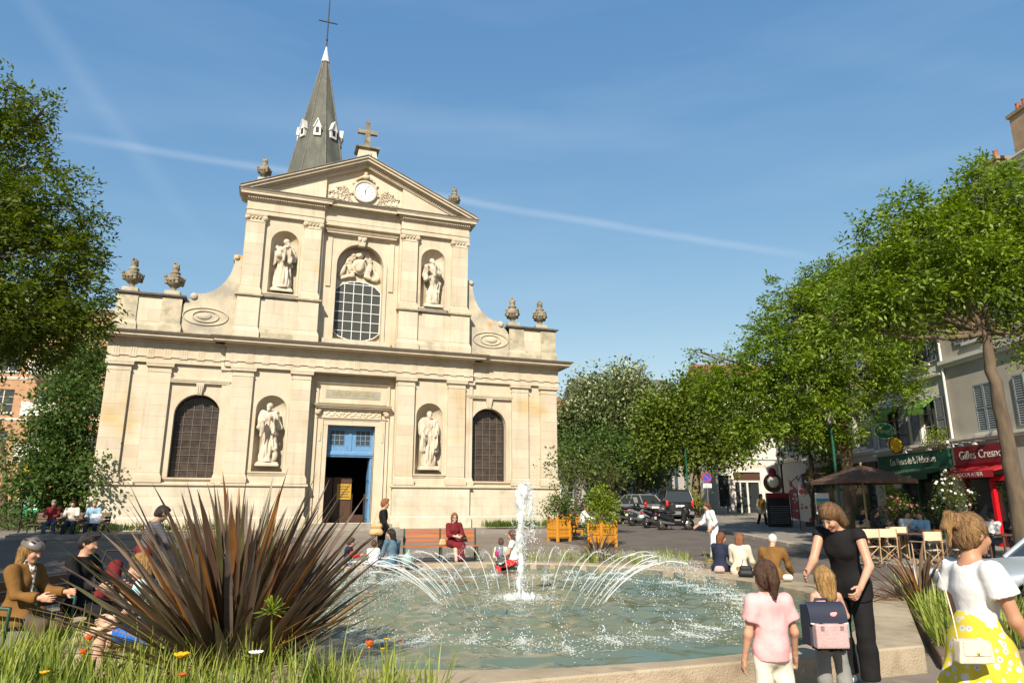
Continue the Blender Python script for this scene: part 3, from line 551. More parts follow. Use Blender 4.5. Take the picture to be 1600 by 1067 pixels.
# upper storey
UZ = 14.0; ub = 8.42
for s in (-1, 1):
    m_ = cmb(); ap = arch_pts(s * 3.32, .58, 12.86); arch_panel(m_, *sorted((s * 1.72, s * 4.98)), ub - .2, UZ + .02, s * 3.32, .58, 10.55, ap, 0, .01); niche(m_, s * 3.32, .58, 10.55, 12.86, .005)
    m_.add([(s * 1.72, 0, ub), (s * 1.72, .3, ub), (s * 1.72, .3, UZ), (s * 1.72, 0, UZ)], [(0, 1, 2, 3)]); m_.box(*sorted((s * 4.975, s * 4.99)), 0, 2.5, ub, 15.0); part(m_, 'niche_wall'); niche_trim(s * 3.32, .58, 10.55, 12.86, 0, .08)
    lo, hi = sorted((s * 1.76, s * 5.02)); m_ = cmb(); m_.box(lo, hi, -.16, .05, ub, 10.22); p = part(m_, 'dado'); blocks(p, lo + .75, hi - .75, -.16, 8.98, 10.2, .6, .9)
    m_ = cmb(); m_.steps(lo, hi, -.16, .05, [(ub, 8.74, .07, .07), (8.74, 8.92, .07, .006)]); part(m_, 'dado_base', 'stone_worn')
    for a0, a1 in ((4.14, 5.06), (1.74, 2.62)):
        l2, h2 = sorted((s * a0, s * a1)); m_ = cmb(); m_.box(l2, h2, -.26, .05, ub + .01, 10.22); m_.steps(l2, h2, -.26, .05, [(ub, 8.75, .07, .07), (8.75, 8.93, .07, .006)]); p = part(m_, 'pedestal'); blocks(p, l2 + .01, h2 - .01, -.26, 8.96, 10.2, .6, 1)
        m_ = cmb(); m_.steps(l2, h2, -.26, .05, [(10.22, 10.28, .01, .06), (10.28, 10.35, .09, .1)]); part(m_, 'pedestal_coping', 'stone_worn')
    m_ = cmb(); m_.steps(lo, hi, -.16, .05, [(10.225, 10.28, .01, .06), (10.28, 10.345, .09, .1), (10.345, 10.40, .1, -.1)]); part(m_, 'dado_coping', 'lead')
    for a0, a1 in ((4.2, 4.96), (1.82, 2.54)): pilaster(*sorted((s * a0, s * a1)), 0, 10.36, UZ, .15, 'ionic')
    # side of the upper entablature
    m_ = cmb(); lo, hi = sorted((s * 1.74, s * 5.0)); m_.box(lo, hi, -.17, .6, UZ + .004, 14.24); m_.box(lo, hi, -.155, .6, 14.24, 14.62); m_.steps(lo, hi, -.17, .6, [(14.2, 14.25, .03, .03)]); part(m_, 'upper_entablature')
    m_ = cmb(); m_.steps(lo, hi, -.155, .6, [(14.62, 14.68, .04, .06), (14.78, 14.82, .14, .16), (14.82, 14.93, .28, .28), (14.93, 15.02, .3, .36)]); m_.box(lo - .06, hi + .06, -.22, .6, 14.68, 14.78); part(m_, 'upper_cornice')
    m_ = cmb(); m_.steps(lo, hi, -.155, .5, [(15.022, 15.05, .38, .38), (15.05, 15.1, .38, -.05)]); part(m_, 'cornice_flashing', 'lead')
    m_ = cmb()
    for k in range(34): x = lo + (hi - lo) * (k + .5) / 34; m_.box(x - .032, x + .032, -.32, -.2, 14.685, 14.775)
    tag(part(m_, 'dentils'), kind='stuff')
m_ = cmb(); ap = arch_pts(0, 1.05, 12.26, 20); arch_panel(m_, -1.72, 1.72, ub - .1, UZ + .02, 0, 1.05, 8.80, ap, .26, .5); part(m_, 'window_wall')
m_ = cmb(); m_.box(-1.08, 1.08, .72, .8, 8.7, 13.4); part(m_, 'window_back')
o_ = arch_pts(0, 1.2, 12.26, 20); i_ = arch_pts(0, 1.052, 12.26, 20); m_ = cmb()
for k in range(20): m_.frus([(i_[k][0], .2, i_[k][1]), (i_[k + 1][0], .2, i_[k + 1][1]), (i_[k + 1][0], .3, i_[k + 1][1]), (i_[k][0], .3, i_[k][1])], [(o_[k][0], .2, o_[k][1]), (o_[k + 1][0], .2, o_[k + 1][1]), (o_[k + 1][0], .3, o_[k + 1][1]), (o_[k][0], .3, o_[k][1])])
for e in (-1, 1): m_.box(*sorted((e * 1.052, e * 1.2)), .2, .3, 8.8, 12.26); m_.box(*sorted((e * 1.3, e * 1.5)), .2, .3, 11.2, 13.5)
m_.box(-1.5, 1.5, .12, .3, 8.6, 8.8); part(m_, 'window_surround')
m_ = cmb(); m_.frus([(-.13, .06, 13.2), (.13, .06, 13.2), (.13, .3, 13.2), (-.13, .3, 13.2)], [(-.2, .02, 13.62), (.2, .02, 13.62), (.2, .3, 13.62), (-.2, .3, 13.62)])
for k in (-1, 1): m_.ball((k * .1, .03, 13.5), (.07, .05, .1), 8, 6)
part(m_, 'keystone')
m_ = cmb(); m_.steps(-1.35, 1.35, .26, .3, [(13.62, 13.68, .05, .1), (13.68, 13.76, .22, .22), (13.76, 13.84, .25, .3), (13.84, 13.87, .3, .03)]); part(m_, 'window_hood')
gl = [(-1.03, 9.25), (-.75, 9.02), (-.4, 8.90), (0, 8.86), (.4, 8.90), (.75, 9.02), (1.03, 9.25), (1.03, 11.2), (.75, 11.45), (.4, 11.6), (0, 11.65), (-.4, 11.6), (-.75, 11.45), (-1.03, 11.2)]
m_ = cmb(); m_.prism(gl, .60, .64); gw = part(m_, 'window', 'glass_leaded')
m_ = cmb()
def gtop(x): return 11.2 + .45 * (1 - (x / 1.03) ** 2)
for k in range(1, 5): x = -1.03 + 2.06 * k / 5; m_.box(x - .016, x + .016, .575, .605, 11.2 - gtop(x) + 9.25 + .02, gtop(x))
for k in range(6): z = 9.3 + .44 * k; w = 1.02 if z < 11.2 else 1.03 * math.sqrt(max(0, 1 - (z - 11.2) / .45)); m_.box(-w, w, .57, .6, z - .016, z + .016)
m_.tube([(x, .6, z) for x, z in gl + gl[:1]], .03, 6); m_.build('window_bars', 'white_bar', gw)
m_ = cmb(); m_.box(-1.72, 1.72, -.02, .6, UZ + .004, 14.24); m_.box(-1.72, 1.72, 0, .6, 14.24, 14.62); m_.box(-1.72, 1.72, -.035, .6, 14.205, 14.245); part(m_, 'upper_entablature')
m_ = cmb(); m_.steps(-1.72, 1.72, 0, .6, [(14.62, 14.68, .04, .06), (14.78, 14.82, .16, .18), (14.82, 14.93, .36, .36), (14.93, 15.02, .38, .46)], False, False); m_.box(-1.72, 1.72, -.065, .6, 14.68, 14.78); part(m_, 'upper_cornice')
m_ = cmb(); m_.steps(-1.72, 1.72, 0, .5, [(15.022, 15.05, .48, .48), (15.05, 15.1, .48, -.05)], False, False); part(m_, 'cornice_flashing', 'lead')
m_ = cmb()
for k in range(36): x = -1.7 + 3.4 * (k + .5) / 36; m_.box(x - .032, x + .032, -.165, -.05, 14.685, 14.775)
tag(part(m_, 'dentils'), kind='stuff')
# pediment
AP = 17.38
m_ = cmb(); m_.prism([(-5.0, 15.0), (5.0, 15.0), (0, 17.2)], .02, .5); part(m_, 'tympanum', 'stone_block')
for s in (-1, 1): m_ = cmb(); pl = [(s * 1.74, 15.0), (s * 4.95, 15.0), (s * 1.74, 16.45)]; m_.prism(pl if s > 0 else pl[::-1], -.14, .1); part(m_, 'tympanum_panel', 'stone_block')
def rake(name, m, lay, dent=False):
    for s in (-1, 1):
        m_ = cmb(); e = Vector((s * 5.3, 15.06)); a = Vector((0, AP)); d = (a - e).normalized(); n_ = Vector((-d.y, d.x)) * (1 if s < 0 else -1)
        if n_.y < 0: n_ = -n_
        for h0, h1, y in lay:
            # vertical cut at the ridge so that both halves butt together
            k0 = e + n_ * h0; k1 = e + n_ * h1; sl = d.y / d.x
            pl = [(k0.x, k0.y), (0, k0.y - k0.x * sl), (0, k1.y - k1.x * sl), (k1.x, k1.y)]
            m_.prism(pl, y, .6)
        if dent:
            for i in range(52): c = e + d * (.35 + i * .105) + n_ * -.245; q = [c - d * .03 - n_ * .045, c + d * .03 - n_ * .045, c + d * .03 + n_ * .045, c - d * .03 + n_ * .045]; m_.prism([(p.x, p.y) for p in q], -.24, -.1)
        part(m_, name, m)
rake('raking_cornice', 'stone', [(-.34, -.2, -.2), (-.2, -.14, -.3), (-.14, -.03, -.46), (-.03, .05, -.54)], True)
rake('raking_flashing', 'lead', [(.052, .085, -.58)])
m_ = cmb()
random.seed(3)
for s in (-1, 1):
    for b in range(4):
        x0, z0 = s * (.5 + .06 * b), 15.2 + b * .11; ang = .05 + b * .33 + random.uniform(-.05, .05); ln = (1.45, 1.1, .85, .6)[b]
        pts = [(x0 + s * ln * t * math.cos(ang), .0, z0 + ln * t * math.sin(ang) * .75 + .12 * math.sin(3 * t)) for t in np.linspace(0, 1, 7)]
        m_.tube(pts, .02, 5)
        for p in pts[1:]:
            for e in (-1, 1): M_ = Matrix.Rotation(s * (-ang + e * .8), 3, 'Y'); m_.ball((p[0] + random.uniform(-.03, .03), .0, p[2] + e * random.uniform(.04, .075)), (random.uniform(.05, .09), .035, .026), 7, 5, M_)
        m_.ball((pts[-1][0], -.02, pts[-1][2]), (.06, .05, .05), 8, 5)
    for k in range(6): m_.ball((s * (.52 + .07 * math.cos(k)), -.02, 15.7 + .1 * k), (.07, .05, .07), 8, 5)
m_.ball((0, -.06, 16.55), (.2, .12, .13), 10, 7); 
for s in (-1, 1): m_.ball((s * .22, -.04, 16.5), (.16, .07, .07), 8, 6, Matrix.Rotation(s * .5, 3, 'Y')); m_.ball((s * .36, -.02, 16.42), (.12, .06, .06), 8, 6, Matrix.Rotation(s * .9, 3, 'Y'))
m_.ball((0, -.06, 16.72), (.1, .08, .1)); part(m_, 'carved_foliage', 'stone_block')
# clock
m_ = cmb(); m_.lathe([(.44, 0), (.44, .03)], (0, 0, 0), 40, False); m_.xform(Matrix.Translation((0, -.03, 15.83)) @ Matrix.Rotation(R(90), 4, 'X')); cl = part(m_, 'clock', 'clock_face')
m_ = cmb(); m_.tube([(.5 * math.cos(t), -.05, 15.83 + .5 * math.sin(t)) for t in np.linspace(0, 2 * math.pi, 33)], .065, 8); m_.build('clock_ring', 'stone', cl)
m_ = cmb()
for k in range(12): a = R(30 * k); m_.add([((.29 * math.sin(a) + w * math.cos(a)), -.066, 15.83 + .29 * math.cos(a) - w * math.sin(a)) for w in (-.012, .012)] + [((.38 * math.sin(a) + w * math.cos(a)), -.066, 15.83 + .38 * math.cos(a) - w * math.sin(a)) for w in (.012, -.012)], [(0, 1, 2, 3)])
m_.build('hour_marks', 'black', cl)
for ln, a, w, nm in ((.26, 182, .022, 'hour_hand'), (.38, 22, .016, 'minute_hand')):
    a = R(a); m_ = cmb(); m_.add([(-.06 * math.sin(a) + w * math.cos(a), -.07, 15.83 - .06 * math.cos(a) - w * math.sin(a)), (-.06 * math.sin(a) - w * math.cos(a), -.07, 15.83 - .06 * math.cos(a) + w * math.sin(a)), (ln * math.sin(a) - .3 * w * math.cos(a), -.07, 15.83 + ln * math.cos(a) + .3 * w * math.sin(a)), (ln * math.sin(a) + .3 * w * math.cos(a), -.07, 15.83 + ln * math.cos(a) - .3 * w * math.sin(a))], [(0, 1, 2, 3)]); m_.build(nm, 'black', cl)
# pedestal and cross
m_ = cmb(); m_.frus([(-.52, -.2, 17.1), (.52, -.2, 17.1), (.52, .7, 17.1), (-.52, .7, 17.1)], [(-.4, -.12, 17.95), (.4, -.12, 17.95), (.4, .62, 17.95), (-.4, .62, 17.95)]); m_.box(-.15, .15, -.22, -.1, 17.4, 17.8); part(m_, 'cross_pedestal')
m_ = cmb(); m_.steps(-.42, .42, -.12, .64, [(17.95, 18.0, .03, .1), (18.0, 18.07, .13, .13), (18.07, 18.14, .13, -.2)]); part(m_, 'pedestal_coping', 'stone_dark')
m_ = cmb(); m_.frus([(-.15, .1, 18.1), (.15, .1, 18.1), (.15, .36, 18.1), (-.15, .36, 18.1)], [(-.085, .14, 19.5), (.085, .14, 19.5), (.085, .32, 19.5), (-.085, .32, 19.5)]); m_.box(-.46, .46, .15, .31, 18.93, 19.12); m_.box(-.1, .1, .13, .33, 19.5, 19.56); m_.box(-.008, .008, .22, .236, 19.56, 19.8); part(m_, 'stone_cross', 'stone_dark')
# nave body and roof behind the facade
m_ = cmb(); m_.box(-9.45, 9.45, 6.1, 26, CZ - .4, 8.3); m_.box(-9.45, 9.45, .81, 6.1, 5.7, 8.3); m_.box(-4.9, 4.9, .82, 26, 8.2, 14.9); part(m_, 'nave', 'plaster')
m_ = cmb(); m_.prism([(-4.95, 14.92), (4.95, 14.92), (0, 16.95)], .6, 26); part(m_, 'nave_roof', 'slate')
for s in (-1, 1): m_ = cmb(); pl = [(s * 9.5, 8.45), (s * 4.9, 9.6), (s * 4.9, 8.35), (s * 9.5, 8.35)]; m_.prism(pl if s < 0 else pl[::-1], 1.0, 26); part(m_, 'aisle_roof', 'slate')
# spire
SX, SY_ = -1.85, 8.0; SR = lambda z: .17 + (27.75 - z) * .192
ro = R(12)
def octring(z, k=1.): r = SR(z) * k; return [(SX + r * math.cos(ro + math.pi / 4 * i), SY_ + r * math.sin(ro + math.pi / 4 * i), z) for i in range(8)]
m_ = cmb(); zz = [14.5] + list(np.linspace(16, 27.75, 42)); rings = []
for i, z in enumerate(zz): rings.append(octring(z)); 
v = sum(rings, []); f = [(k * 8 + i, k * 8 + (i + 1) % 8, (k + 1) * 8 + (i + 1) % 8, (k + 1) * 8 + i) for k in range(len(rings) - 1) for i in range(8)]; m_.add(v, f); sp = part(m_, 'spire', 'slate')
m_ = cmb()
for i in range(8): a, b = octring(15, 1.0)[i], octring(27.7, 1.0)[i]; m_.tube([a, b], .035, 5)
m_.build('hip_ridge', 'lead', sp)
m_ = cmb(); m_.lathe([(.26, 27.62), (.22, 27.8), (.12, 28.3), (.03, 28.75)], (SX, SY_, 0), 8, False); m_.build('spire_cap', 'zinc_white', sp)
m_ = cmb(); m_.tube([(SX, SY_, 28.6), (SX, SY_, 31.9)], .04, 6); m_.tube([(SX - .55, SY_, 30.45), (SX + .55, SY_, 30.45)], .035, 6); m_.ball((SX, SY_, 29.2), .07); m_.tube([(SX, SY_, 31.9), (SX + .0, SY_, 32.3)], .03, 6); m_.ball((SX, SY_, 32.25), (.12, .12, .12)); m_.build('spire_cross', 'iron', sp)
for i in range(8):
    a = ro + math.pi / 4 * (i + .5); z = 22.1 + (.0 if i % 2 else .05); r = SR(z) * math.cos(math.pi / 8)
    m_ = MB(); m_.prism([(-.2, 0), (.2, 0), (.2, .5), (0, 1.0), (-.2, .5)], -.1, .6); m_.prism([(-.25, .46), (0, 1.08), (.25, .46), (.19, .46), (0, .97), (-.19, .46)], -.16, .55)
    M_ = Matrix.Translation((SX + r * math.cos(a), SY_ + r * math.sin(a), z - CZ)) @ Matrix.Rotation(a + R(90), 4, 'Z'); lu = m_.xform(M_).build('lucarne', 'zinc_white', sp)
    m_ = MB(); m_.box(-.09, .09, -.115, -.09, .15, .5); m_.xform(M_).build('lucarne_opening', 'black', sp)
# terrace in front of the church and its border planting
sheet('church_terrace', [(-8, 28.2), (15, 28.2), (15, 31), (-8, 31)], .16, 'pavement', thick=.5)
# stone urns
def urn(loc, h, nm='stone_urn', m='stone_dark', lab=''):
    t = thing(nm, lab, 'urn', loc); k = h / 1.5
    b = MB(); b.cbox(-.3 * k, .3 * k, -.3 * k, .3 * k, 0, .2 * k, .02); b.build('urn_plinth', 'stone_worn', t)
    b = MB(); b.lathe([(.2 * k, .2 * k), (.19 * k, .24 * k), (.1 * k, .3 * k), (.1 * k, .38 * k), (.16 * k, .42 * k), (.3 * k, .55 * k), (.35 * k, .7 * k), (.33 * k, .84 * k), (.2 * k, .93 * k), (.14 * k, .97 * k), (.2 * k, 1.0 * k), (.2 * k, 1.05 * k), (.12 * k, 1.1 * k), (.11 * k, 1.16 * k)], n=16)
    for i in range(4):
        a = i * math.pi / 2 + .4
        for j in range(3): b.ball((math.cos(a) * (.36 - .02 * j) * k, math.sin(a) * (.36 - .02 * j) * k, (.82 - .12 * j) * k), (.075 * k, .075 * k, .085 * k), 8, 6)
    for i in range(16): a = 2 * math.pi * i / 16; b.ball((.335 * k * math.cos(a), .335 * k * math.sin(a), (.72 - .07 * abs(math.sin(2 * (a - .4)))) * k), .05 * k, 6, 5)
    b.build('urn_body', m, t)
    b = MB(); b.lathe([(.11 * k, 1.14 * k), (.13 * k, 1.2 * k), (.14 * k, 1.32 * k), (.1 * k, 1.44 * k), (.03 * k, 1.5 * k)], n=10)
    for i in range(8): a = i * 2.4; b.ball((.11 * k * math.cos(a), .11 * k * math.sin(a), (1.2 + .035 * i) * k), .05 * k, 6, 5)
    b.build('urn_flame', m, t); return t
for a, lab in ((-9.1, 'weathered stone urn at the outer left end of the parapet'), (-7.55, 'weathered stone urn beside the left scroll buttress'), (7.42, 'weathered stone urn beside the right scroll buttress'), (8.86, 'weathered stone urn at the outer right end of the parapet')):
    urn((CX + a, CY + .45, 10.1), 1.5, lab=lab)['group'] = 'stone urns of the church'
for a, lab in ((-4.47, 'small stone finial urn on the left slope of the pediment'), (4.5, 'small stone finial urn on the right slope of the pediment')):
    u_ = urn((CX + a, CY + .9, 15.98), 1.25, lab=lab); u_['group'] = 'stone urns of the church'; MB().box(-.22, .22, -.22, .22, -.9, .0).build('urn_pedestal', 'stone_worn', u_)
# ---------------------------------------------------------------- smooth solids (distance fields polygonised by surface nets)
class Field:
    def __init__(s, lo, hi, h):
        s.h = h; s.lo = np.array(lo, np.float32) - 2 * h; n = np.ceil((np.array(hi) + 2 * h - s.lo) / h).astype(int) + 1; s.n = n
        s.ax = [s.lo[i] + h * np.arange(n[i], dtype=np.float32) for i in range(3)]; s.D = np.full(n, 1., np.float32)
    def _sub(s, lo, hi, pad):
        sl = []
        for i in range(3):
            a = int(max(0, math.floor((lo[i] - pad - s.lo[i]) / s.h))); b = int(min(s.n[i], math.ceil((hi[i] + pad - s.lo[i]) / s.h) + 1)); sl.append(slice(a, max(a, b)))
        g = [s.ax[0][sl[0]][:, None, None], s.ax[1][sl[1]][None, :, None], s.ax[2][sl[2]][None, None, :]]
        return tuple(sl), g
    def _join(s, sl, d, k, sub=False):
        D = s.D[sl]
        if D.size == 0: return
        if sub:
            h = np.clip(.5 - .5 * (D + d) / k, 0, 1); s.D[sl] = D * (1 - h) - d * h + k * h * (1 - h)
        else:
            h = np.clip(.5 + .5 * (D - d) / k, 0, 1); s.D[sl] = D * (1 - h) + d * h - k * h * (1 - h)
    def cone(s, a, b, ra, rb, k=.02, sub=False, clip=None):
        a = np.array(a, np.float32); b = np.array(b, np.float32); r = max(ra, rb); sl, g = s._sub(np.minimum(a, b) - r, np.maximum(a, b) + r, k + 3 * s.h)
        ba = b - a; q = float(ba @ ba) + 1e-9; P = [g[i] - a[i] for i in range(3)]
        t = np.clip((P[0] * ba[0] + P[1] * ba[1] + P[2] * ba[2]) / q, 0, 1)
        d = np.sqrt(sum((P[i] - t * ba[i]) ** 2 for i in range(3))) - (ra + (rb - ra) * t)
        if clip is not None:
            n_, c_ = np.array(clip[0], np.float32), np.array(clip[1], np.float32); n_ = n_ / np.linalg.norm(n_); d = np.maximum(d, sum((g[i] - c_[i]) * n_[i] for i in range(3)))
        s._join(sl, d, k, sub); return s
    def ell(s, c, r, k=.02, M=None, sub=False):
        c = np.array(c, np.float32); r = np.array(r, np.float32); m = r.max(); sl, g = s._sub(c - m, c + m, k + 3 * s.h)
        P = [g[i] - c[i] for i in range(3)]
        if M is not None: M = np.array(M); P = [M[0][i] * P[0] + M[1][i] * P[1] + M[2][i] * P[2] for i in range(3)]    # to local (M columns are axes)
        k0 = np.sqrt(sum((P[i] / r[i]) ** 2 for i in range(3))); k1 = np.sqrt(sum((P[i] / r[i] ** 2) ** 2 for i in range(3))) + 1e-6
        s._join(sl, k0 * (k0 - 1) / k1, k, sub); return s
    def plane(s, n, c):      # keep the side the normal points away from
        n = np.array(n, np.float32); n = n / np.linalg.norm(n); d = sum((s.ax[i].reshape([-1 if j == i else 1 for j in range(3)]) - c[i]) * n[i] for i in range(3)); s.D = np.maximum(s.D, d); return s
    def grid(s): return s.ax[0][:, None, None], s.ax[1][None, :, None], s.ax[2][None, None, :]
    def wrinkle(s, amp, f, seed=0):
        r = np.random.default_rng(seed); X, Y, Z = s.grid(); w = 0
        for i in range(5):
            v = r.normal(size=3); v /= np.linalg.norm(v); v[2] *= .6; q = f * (.7 + .8 * r.random()); w = w + np.sin(q * (v[0] * X + v[1] * Y + v[2] * Z) + r.random() * 6 + 1.5 * np.sin(q * .4 * (v[1] * X + v[2] * Y - v[0] * Z)))
        s.D += (amp / 2.2 * w).astype(np.float32); return s
    def folds(s, amp, n, c, seed=0, z0=-9, z1=9):
        X, Y, Z = s.grid(); th = np.arctan2(Y - c[1], X - c[0]); ph = seed * 1.7
        w = np.sin(n * th + ph + 1.2 * np.sin(3 * Z + ph)) + .5 * np.sin((2 * n + 1) * th - 2 * Z + ph * 2)
        s.D += (amp * w * np.clip((Z - z0) * 6, 0, 1) * np.clip((z1 - Z) * 6, 0, 1)).astype(np.float32); return s
    def arrays(s):
        D = s.D; D = np.pad(D, 1, constant_values=1.); n = D.shape; inside = D < 0
        c = np.zeros((n[0] - 1, n[1] - 1, n[2] - 1), np.uint8)
        for i in (0, 1):
            for j in (0, 1):
                for k in (0, 1): c += inside[i:n[0] - 1 + i, j:n[1] - 1 + j, k:n[2] - 1 + k]
        act = (c > 0) & (c < 8); idx = np.full(c.shape, -1, np.int32); ii = np.argwhere(act); idx[act] = np.arange(len(ii))
        if len(ii) == 0: return np.zeros((0, 3)), np.zeros((0, 4), int)
        acc = np.zeros((len(ii), 3), np.float32); cnt = np.zeros(len(ii), np.float32)
        for ax in range(3):
            o1, o2 = [q for q in range(3) if q != ax]
            for u in (0, 1):
                for v in (0, 1):
                    a = ii.copy(); a[:, o1] += u; a[:, o2] += v; b = a.copy(); b[:, ax] += 1
                    da, db = D[tuple(a.T)], D[tuple(b.T)]; m = (da < 0) != (db < 0); t = da[m] / (da[m] - db[m])
                    p = a[m].astype(np.float32); p[:, ax] += t; acc[m] += p; cnt[m] += 1
        v = (acc / cnt[:, None] - 1) * s.h + s.lo
        F = []
        for ax in range(3):
            o1, o2 = [(1, 2), (2, 0), (0, 1)][ax]
            sl0 = [slice(1, -1)] * 3; sl0[ax] = slice(0, -1); sl1 = [slice(1, -1)] * 3; sl1[ax] = slice(1, None)
            A, B = inside[tuple(sl0)], inside[tuple(sl1)]; 
            for flip, m in ((False, A & ~B), (True, ~A & B)):
                e = np.argwhere(m)
                for q in range(3):
                    if q != ax: e[:, q] += 1
                def cell(d1, d2): z = e.copy(); z[:, o1] -= d1; z[:, o2] -= d2; return idx[tuple(z.T)]
                q = np.stack([cell(1, 1), cell(0, 1), cell(0, 0), cell(1, 0)], 1)
                F.append(q[:, ::-1] if flip else q)
        return v, np.concatenate(F)
    def mesh(s, name): v, f = s.arrays(); return np_mesh(name, v, f, True)
def merge(name, parts):
    V = []; F = []; n = 0
    for v, f in parts: V.append(v); F.append(f + n); n += len(v)
    return np_mesh(name, np.concatenate(V), np.concatenate(F), True)

# ---------------------------------------------------------------- people
def rotm(yaw=0, pitch=0, roll=0):     # local frame, forward -Y; pitch > 0 looks down, yaw > 0 turns to the figure's left (+X)
    return np.array((Matrix.Rotation(R(yaw), 3, 'Z') @ Matrix.Rotation(R(pitch), 3, 'X') @ Matrix.Rotation(R(roll), 3, 'Y')))
def skeleton(H=1.7, seat=None, lean=0, twist=0, side=0, head=(0, 0, 0), arms=((5, 8, 15, 0), (5, 8, 15, 0)), legs=((0, 3, 0), (0, 3, 0)), hs=1., wide=1.):
    """joints for a figure facing -Y. arms: (pitch, abduction, elbow, inward) left(+X), right(-X); legs: (hip flex, abduction, knee flex)"""
    k = H / 1.7; J = {'k': k, 'hs': hs, 'wide': wide}; T = rotm(twist, lean, side); pel = np.array([0, 0, 0.])
    J['pel'] = pel; J['axis'] = T @ np.array([0, 0, 1.]); J['T'] = T
    J['waist'] = pel + T @ np.array([0, 0, .14 * k]); J['chest'] = pel + T @ np.array([0, .0, .32 * k]); J['neck'] = pel + T @ np.array([0, .012 * k, .50 * k])
    Hm = rotm(head[0] + twist, head[1] + lean * .6, head[2] + side); J['Hm'] = Hm; J['head'] = J['neck'] + (T @ np.array([0, -.005, .05]) + Hm @ np.array([0, -.02, .105])) * k * (1 + (hs - 1) * .8)
    for i, sd in enumerate((1, -1)):
        p, ab, el, inw = arms[i]; sh = pel + T @ np.array([sd * .172 * k * wide, .01 * k, .455 * k])
        def dr(pp, aa): return np.array([sd * math.sin(R(aa)), -math.sin(R(pp)) * math.cos(R(aa)), -math.cos(R(pp)) * math.cos(R(aa))])
        B = rotm(twist, 0, 0)
        e = sh + B @ dr(p, ab) * .285 * k; w = e + B @ dr(p + el, ab - inw) * .245 * k
        J['sh', i], J['el', i], J['wr', i], J['hd', i] = sh, e, w, B @ dr(p + el * 1.03, ab - inw * 1.0)
        f, ab, kn = legs[i]; hp = pel + rotm(twist * .3) @ np.array([sd * .088 * k * wide, 0, -.03 * k])
        def lr(pp, aa): return np.array([sd * math.sin(R(aa)) * max(.35, abs(math.cos(R(pp)))) + 0, -math.sin(R(pp)), -math.cos(R(pp))])
        u = lr(f, ab); u[0] = sd * math.sin(R(ab)); u /= np.linalg.norm(u); v = lr(f - kn, ab * .2); v /= np.linalg.norm(v)
        kk = hp + u * .425 * k; an = kk + v * .405 * k; J['hip', i], J['kn', i], J['an', i] = hp, kk, an
        fd = np.array([sd * .12, -1, 0]); fa = max(0., f - kn); J['toe', i] = an + np.array([sd * .015, -.15, -.045]) * k
    zoff = -min(J['an', 0][2], J['an', 1][2]) + .075 * k if seat is None else seat + .095 * k
    for q in list(J):
        if isinstance(J[q], np.ndarray) and J[q].shape == (3,) and q not in ('axis',) and not (isinstance(q, tuple) and q[0] == 'hd'): J[q] = J[q] + np.array([0, 0, zoff])
    return J
def bounds(J, pad=.2):
    P = np.array([v for q, v in J.items() if isinstance(v, np.ndarray) and v.shape == (3,) and q != 'axis' and not (isinstance(q, tuple) and q[0] == 'hd')]); return P.min(0) - pad, P.max(0) + pad
def torso(F, J, pad=0., k=.05, fem=.5, belly=0.):
    s = J['k']; w = J['wide']; T = J['T']; o = lambda x, y, z: J['pel'] + T @ (np.array([x, y, z]) * s)
    F.ell(o(0, .0, .02), (.152 * s * w + pad, .112 * s + pad, .13 * s + pad), k, T); F.ell(o(0, .0, .16), (.118 * s * w + .01 * (1 - fem) + pad, (.092 + belly) * s + pad, .15 * s + pad), k, T)
    F.ell(o(0, .0, .33), (.142 * s * w + pad, .104 * s + pad, .16 * s + pad), k, T); F.cone(J['sh', 0] * .93 + J['sh', 1] * .07 - J['axis'] * .008 * s, J['sh', 1] * .93 + J['sh', 0] * .07 - J['axis'] * .008 * s, .045 * s + pad, .045 * s + pad, k)
    F.cone(o(0, .012, .43), o(0, .0, .49), .07 * s + pad, .05 * s + pad, k)
    if fem > .3:
        for sd in (1, -1): F.ell(o(sd * .064, -.07, .31), (.05 * s * fem * 1.2 + pad * .6, .042 * s * fem * 1.2 + pad * .6, .05 * s * fem * 1.2 + pad * .6), .05, T)
def limb_arm(F, J, i, pad=0., upto=2., k=.02, cuff=0.):
    s = J['k']; sh, el, wr = J['sh', i], J['el', i], J['wr', i]; a = min(1., upto); e = sh + (el - sh) * a; c = (el - sh)
    F.cone(sh, e, .047 * s + pad, (.047 - .009 * a) * s + pad + (cuff if upto < 1 else 0), k, clip=(c, e) if upto < 1 else None)
    if upto > 1:
        b = min(1., upto - 1); w = el + (wr - el) * b; F.cone(el, w, .038 * s + pad, (.038 - .013 * b) * s + pad + cuff, k, clip=(wr - el, w))
def limb_leg(F, J, i, pad=0., upto=2., k=.02, flare=0.):
    s = J['k']; hp, kn, an = J['hip', i], J['kn', i], J['an', i]; a = min(1., upto); e = hp + (kn - hp) * a
    F.cone(hp, e, .085 * s + pad, (.085 - .03 * a) * s + pad, k, clip=(kn - hp, e) if upto < 1 else None)
    if upto > 1:
        b = min(1., upto - 1); w = kn + (an - kn) * b; m = kn + (an - kn) * .3
        F.cone(kn, m, .053 * s + pad, .055 * s + pad + flare * .2, k); F.cone(m, w, .055 * s + pad + flare * .2, (.055 - .02 * b) * s + pad + flare, k, clip=(an - kn, w))
